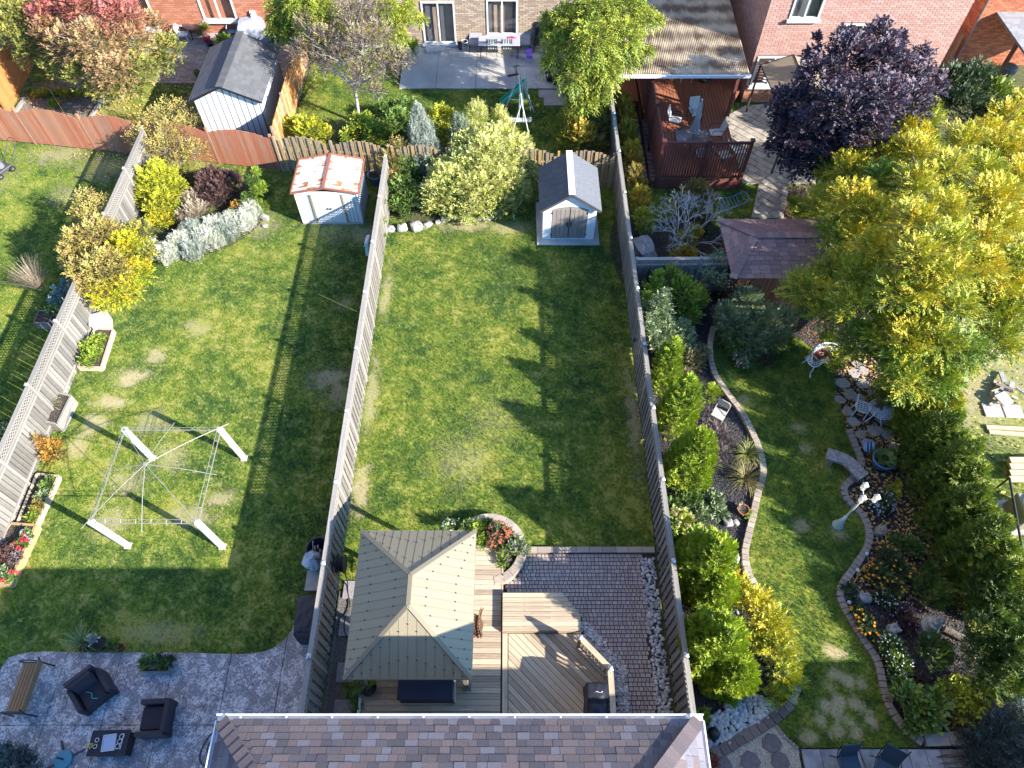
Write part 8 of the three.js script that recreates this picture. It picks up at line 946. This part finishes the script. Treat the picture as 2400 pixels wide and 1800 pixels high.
// ---------------------------------------------------------------- back left garden and far left
{
  const monobloc = (l, u, v, turn) => { const p = G(u, v), t = thing('plastic_chair', l, 'chair', p, turn); mesh('seat', new RoundedBoxGeometry(.46, .03, .44, 2, .012).translate(0, .42, 0), white, t); const gs = [tubeGeo([V(-.22, .42, -.2), V(-.23, .75, -.26), V(-.12, .86, -.29), V(.12, .86, -.29), V(.23, .75, -.26), V(.22, .42, -.2)], .022, 24, 6)]; for (let i = -2; i < 3; i++) gs.push(boxGeo([i * .075, .63, -.25], [.04, .4, .015])); mesh('backrest', merge(gs), white, t); for (const x of [-.24, .24]) mesh('armrest', tubeGeo([V(x, .72, -.25), V(x * 1.1, .65, 0), V(x * 1.05, .62, .18), V(x, .42, .2)], .022, 14, 6), white, t); for (const [x, z] of [[-.21, .19], [.21, .19], [-.21, -.2], [.21, -.2]]) beam('leg', t, white, V(x * 1.15, 0, z * 1.15), V(x, .42, z), .045, .03, V(1, 0, 0)); };
  monobloc('white plastic armchair against the red brick wall beside the covered grill', 553, 90, .1); monobloc('white plastic armchair half under the maple, facing the round table', 437, 98, 1.6);
  const bt = G(468, 88), t = thing('round_table', 'round brown patio table between plastic chairs and window', 'table', bt); mesh('tabletop', new THREE.CylinderGeometry(.55, .55, .04, 28).translate(0, .7, 0), M({ c: [.13, .08, .075], roughness: .5 }), t); for (let i = 0; i < 4; i++) rod('leg', t, darkMetal, V(.4 * Math.cos(i * 1.57 + .7), 0, .4 * Math.sin(i * 1.57 + .7)), V(.3 * Math.cos(i * 1.57 + .7), .69, .3 * Math.sin(i * 1.57 + .7)), .02);
  pot('flower_pot', 'bright magenta pot below the round brown table', 488, 100, .19, .28, M({ c: [.55, .01, .1], roughness: .4 })); pot('flower_pot', 'black pot beside the magenta pot', 495, 108, .17, .2, black); pot('flower_pot', 'small dark pot left of the large white shed', 464, 178, .14, .25, black); plant('pot_plant', 'small green plant in the dark pot left of the large white shed', 'plant', { habit: 'broad', pal: 'lime', leafScale: .6, y: .2, clumps: [[464, 174, .3, 8]] });
  cover('covered_grill', 'round grill under a silvery grey cover by the red brick wall', G(600, 98), 1.35, 1.15, 1.0, .1, M({ c: [.32, .34, .4], roughness: .45, bumpMap: bumpN, bumpScale: .006 }), 15, { taper: .16 });
  cover('covered_grill', 'small dark covered kettle beside the silvery covered grill', G(643, 96), .5, .6, .5, 0, M({ c: [.1, .1, .12], roughness: .6 }), 19, { taper: .2 });
  const br = thing('brick_stack', 'loose stack of reddish bricks along the front of the large white shed', 'bricks'), r = rng(97); for (let i = 0; i < 34; i++) { const u = 468 + (i % 17) * 6.2, p = G(u, 308 + (u - 468) * .07); const m = bx('brick', br, pick(tones(redBrick[0], [.9, 1.1]).concat(pinkBrick), r), [p.x + rr(-.03, .03, r), .06 + Math.floor(i / 17) * .1, p.z + rr(-.04, .04, r)], [.2, .09, .1]); m.rotation.y = rr(-.5, .5, r); }
  const vb = curvePts(xz([38, 266], [60, 235]), 5), vb2 = curvePts(xz([215, 278], [238, 240], [240, 220]), 8); for (const [l, p] of [['grey stone edging on the left side of the earth plot', vb], ['dark stone edging on the right side of the earth plot', vb2]]) { const e = thing('plot_edging', l, 'edging'); for (let i = 0; i + 1 < p.length; i++) beam('block', e, stoneM[1], V(p[i][0], .07, p[i][1]), V(p[i + 1][0] * .97 + p[i][0] * .03, .07, p[i + 1][1] * .97 + p[i][1] * .03), .16, .12); }
  const sk = thing('garden_stake', 'thin stake standing in the earth plot', 'stake'); rod('stake', sk, M({ c: [.4, .28, .14] }), G(150, 265), G(150, 265).setY(1.2), .015);
  const pv = thing('paved_terrace', '', ''); pv.userData = { kind: 'structure' }; pv.name = 'brick_terrace'; const bm = brickSet([[.33, .27, .22], [.28, .22, .18], [.38, .31, .26]]); mesh('joint_sand', sheetGeo([[-16.8, -34.3], [-10.2, -34.3], [-10.2, -30.4], [-16.2, -30.4]], .014, 1), M({ c: [.12, .1, .085] }), pv, 'structure'); const gs = new Map(); let cnt = 0; for (let z = -34.2; z < -30.5; z += .2) for (let x = -16.6; x < -10.3; x += .4) { const m = pick(bm, r), xx = x + (Math.round(z * 5) % 2) * .2; if (z > -32.6 && x < -13.6 && cnt++ < 150) bx('paver', pv, m, [xx, .02, z], [.385, .05, .185]); else (gs.get(m) ?? gs.set(m, []).get(m)).push(boxGeo([xx, .02, z], [.385, .05, .185])); } for (const [m, l] of gs) mesh('paver_field', merge(l), m, pv, 'stuff');
  // mower and bicycle at the far left edge
  const mp = G(8, 405), mw = thing('lawn_mower', 'dark lawn mower cut by the left edge of the view', 'mower', mp, -.5), dk = M({ c: [.05, .05, .06], roughness: .5 }); mesh('deck', new RoundedBoxGeometry(.55, .16, .75, 2, .05).translate(0, .2, 0), dk, mw); mesh('engine', merge([new THREE.CylinderGeometry(.15, .17, .2, 18).translate(0, .38, -.05), new THREE.CylinderGeometry(.12, .12, .05, 18).translate(0, .5, -.05)]), M({ c: [.16, .16, .17], roughness: .4 }), mw); for (const [x, z] of [[-.3, .3], [.3, .3], [-.3, -.3], [.3, -.3]]) { const w = mesh('wheel', new THREE.CylinderGeometry(.12, .12, .06, 18).rotateZ(Math.PI / 2).translate(x, .12, z), black, mw); mesh('hub', new THREE.CylinderGeometry(.05, .05, .065, 12).rotateZ(Math.PI / 2).translate(x, .12, z), steel, w); } mesh('handle', merge([tubeGeo([V(-.24, .25, -.35), V(-.24, .6, -.75), V(-.2, .95, -1.1), V(.2, .95, -1.1), V(.24, .6, -.75), V(.24, .25, -.35)], .016, 28, 6), rodGeo(V(-.23, .65, -.8), V(.23, .65, -.8), .012)]), dk, mw); mesh('safety_bar', rodGeo(V(-.22, .92, -1.03), V(.22, .92, -1.03), .01), M({ c: [.5, .03, .04] }), mw);
  const bp = G(0, 1040), bk = thing('bicycle', 'red and blue bicycle behind the lattice fence at the left edge', 'bicycle', V(bp.x - .1, 0, bp.z), 1.15), tyre = M({ c: [.02, .02, .02] }), fr = M({ c: [.45, .03, .12], roughness: .35 }), fb = M({ c: [.1, .2, .5], roughness: .35 }); for (const x of [-.45, .45]) { const w = mesh('wheel', new THREE.TorusGeometry(.28, .022, 8, 32).translate(x, .3, 0), tyre, bk); mesh('rim', new THREE.TorusGeometry(.255, .012, 6, 32).translate(x, .3, 0), steel, w); mesh('spokes', merge([...Array(10)].map((_, i) => rodGeo(V(x, .3, 0), V(x + .25 * Math.cos(i * .628), .3 + .25 * Math.sin(i * .628), 0), .003))), steel, w); } mesh('frame', merge([rodGeo(V(-.45, .3, 0), V(-.18, .62, 0), .016), rodGeo(V(-.18, .62, 0), V(.3, .66, 0), .018), rodGeo(V(-.12, .3, 0), V(.32, .6, 0), .02), rodGeo(V(-.12, .3, 0), V(-.2, .72, 0), .017), rodGeo(V(-.45, .3, 0), V(-.12, .3, 0), .013)]), fr, bk); mesh('fork', merge([rodGeo(V(.3, .74, 0), V(.45, .3, .04), .013), rodGeo(V(.3, .74, 0), V(.45, .3, -.04), .013)]), fb, bk); mesh('handlebar', tubeGeo([V(.2, .88, -.26), V(.3, .85, -.1), V(.3, .85, .1), V(.2, .88, .26)], .014, 12, 6), fb, bk); mesh('saddle', new RoundedBoxGeometry(.22, .05, .13, 2, .02).translate(-.22, .76, 0), black, bk); mesh('pedal', boxGeo([-.12, .2, .12], [.08, .02, .08]), black, bk);
  const cd = thing('hose_coil', 'dark green hose coiled at the corner of the near house', 'hose'); mesh('hose', tubeGeo([G(560, 1681, .05), G(530, 1690, .05), G(500, 1715, .05), G(478, 1745, .05), G(468, 1780, .05), G(490, 1800, .05), G(515, 1770, .08), G(485, 1760, .09), G(500, 1730, .06), G(520, 1715, .06)], .018, 60, 6), M({ c: [.015, .03, .035], roughness: .4 }), cd);
}
// ---------------------------------------------------------------- grass blades and mulch chips, nothing one could count
{
  const L = new Leaves(V(0, 0, 0)), r = rng(201); for (let i = 0; i < 7; i++) { const a = r() * 6.283, e = rr(.55, 1.25, r), d = V(Math.cos(a) * Math.cos(e), Math.sin(e), Math.sin(a) * Math.cos(e)); L.leaf(V(rr(-.02, .02, r), 0, rr(-.02, .02, r)), d, V(-Math.cos(a) * Math.sin(e), Math.cos(e), -Math.sin(a) * Math.sin(e)), rr(.04, .07, r), rr(.007, .011, r), [1, 1, 1]); }
  const tuft = L.geo, gm = new THREE.MeshPhysicalMaterial({ roughness: .7, transmission: .25, thickness: 0, side: THREE.DoubleSide }); const d = new THREE.Object3D(), c = new THREE.Color(); gm.vertexColors = false;
  lawns.forEach((l, k) => {
    const area = (l.x1 - l.x0) * (l.z1 - l.z0), n = Math.round(area * l.per), M4 = [], C = []; const q = rng(210 + k);
    for (let i = 0; i < n; i++) { const x = rr(l.x0, l.x1, q), z = rr(l.z0, l.z1, q); if (!inside(x, z, l.pts)) continue; const f = -z * .83 + 20 * .56, w = Math.abs(x) / Math.max(1, (20 * .83 - z * .557)); if (w > .78 || z > -1.5) continue; const cc = turf(x, z, l.dry, l.spots), s = cc[0] > .26 ? .55 : rr(.75, 1.2, q); d.position.set(x, l.y - .002, z); d.rotation.set(rr(-.25, .25, q), q() * 6.283, rr(-.25, .25, q)); d.scale.set(s, s * rr(.7, 1.1, q), s); d.updateMatrix(); M4.push(d.matrix.clone()); const j = .55 + .85 * q(); C.push(cc.map(v => v * j * 1.22)); }
    const I = new THREE.InstancedMesh(tuft, gm, M4.length); M4.forEach((m, i) => { I.setMatrixAt(i, m); I.setColorAt(i, c.setRGB(...C[i])); }); I.name = numbered('grass'); I.userData.kind = 'stuff'; I.receiveShadow = true; scene.add(I);
  });
  const chip = new THREE.BoxGeometry(1, .4, .6), bed1 = [[FX2 + .1, -17.4], [13, -17.4], [12.6, -8], [12.6, -1.3], [FX2 + .1, -1.3]], q = rng(230), n = 42000, I = new THREE.InstancedMesh(chip, M({ c: [1, 1, 1], roughness: .8 }), n); let k = 0; while (k < n) { const x = rr(FX2 + .1, 12.6, q), z = rr(-17.4, -1.3, q); if (!inside(x, z, bed1) || inside(x, z, rl)) continue; const s = rr(.02, .055, q); d.position.set(x, .012, z); d.rotation.set(rr(-.5, .5, q), q() * 6.28, rr(-.5, .5, q)); d.scale.set(s, s * .5, s * .6); d.updateMatrix(); I.setMatrixAt(k, d.matrix); const w = Math.pow(q(), 3), e = x > 8.5 && q() < .12 + .25 * sst(-6, -12, z); I.setColorAt(k, e ? c.setRGB(.3 + .2 * w, .15 + .12 * w, .06) : c.setRGB(.018 + w * .14, .017 + w * .12, .02 + w * .125)); k++; }
  I.name = 'mulch_chips'; I.userData.kind = 'stuff'; I.castShadow = I.receiveShadow = true; scene.add(I);
  // fallen leaves on the back left lawn, the terrace and under the yellow tree
  const F = new THREE.InstancedMesh(new THREE.CircleGeometry(.045, 5).rotateX(-Math.PI / 2), new THREE.MeshPhysicalMaterial({ roughness: .8, side: THREE.DoubleSide }), 5080); const zones = [[[-19, -33, -10.5, -25], 2300], [[-24, -31, -16, -27], 500], [[9, -15, 12.6, -6], 1700], [[12.8, -16, 20, -8], 580]]; let m = 0; for (const [[x0, z0, x1, z1], cnt] of zones) for (let i = 0; i < cnt; i++) { let X = rr(x0, x1, q), Z = rr(z0, z1, q); while (inside(X, Z, rl)) { X = rr(x0, x1, q); Z = rr(z0, z1, q); } d.position.set(X, .045 + q() * .02, Z); d.rotation.set(rr(-.4, .4, q), q() * 6.28, rr(-.4, .4, q)); const s = rr(.5, 1.1, q); d.scale.set(s, s, s); d.updateMatrix(); F.setMatrixAt(m, d.matrix); F.setColorAt(m++, c.setRGB(...mix3([.5, .32, .1], pick([[.45, .16, .06], [.55, .45, .12], [.35, .2, .1]], q), q()))); } F.name = 'fallen_leaves'; F.userData.kind = 'stuff'; scene.add(F);
}
renderer.render(scene, camera);
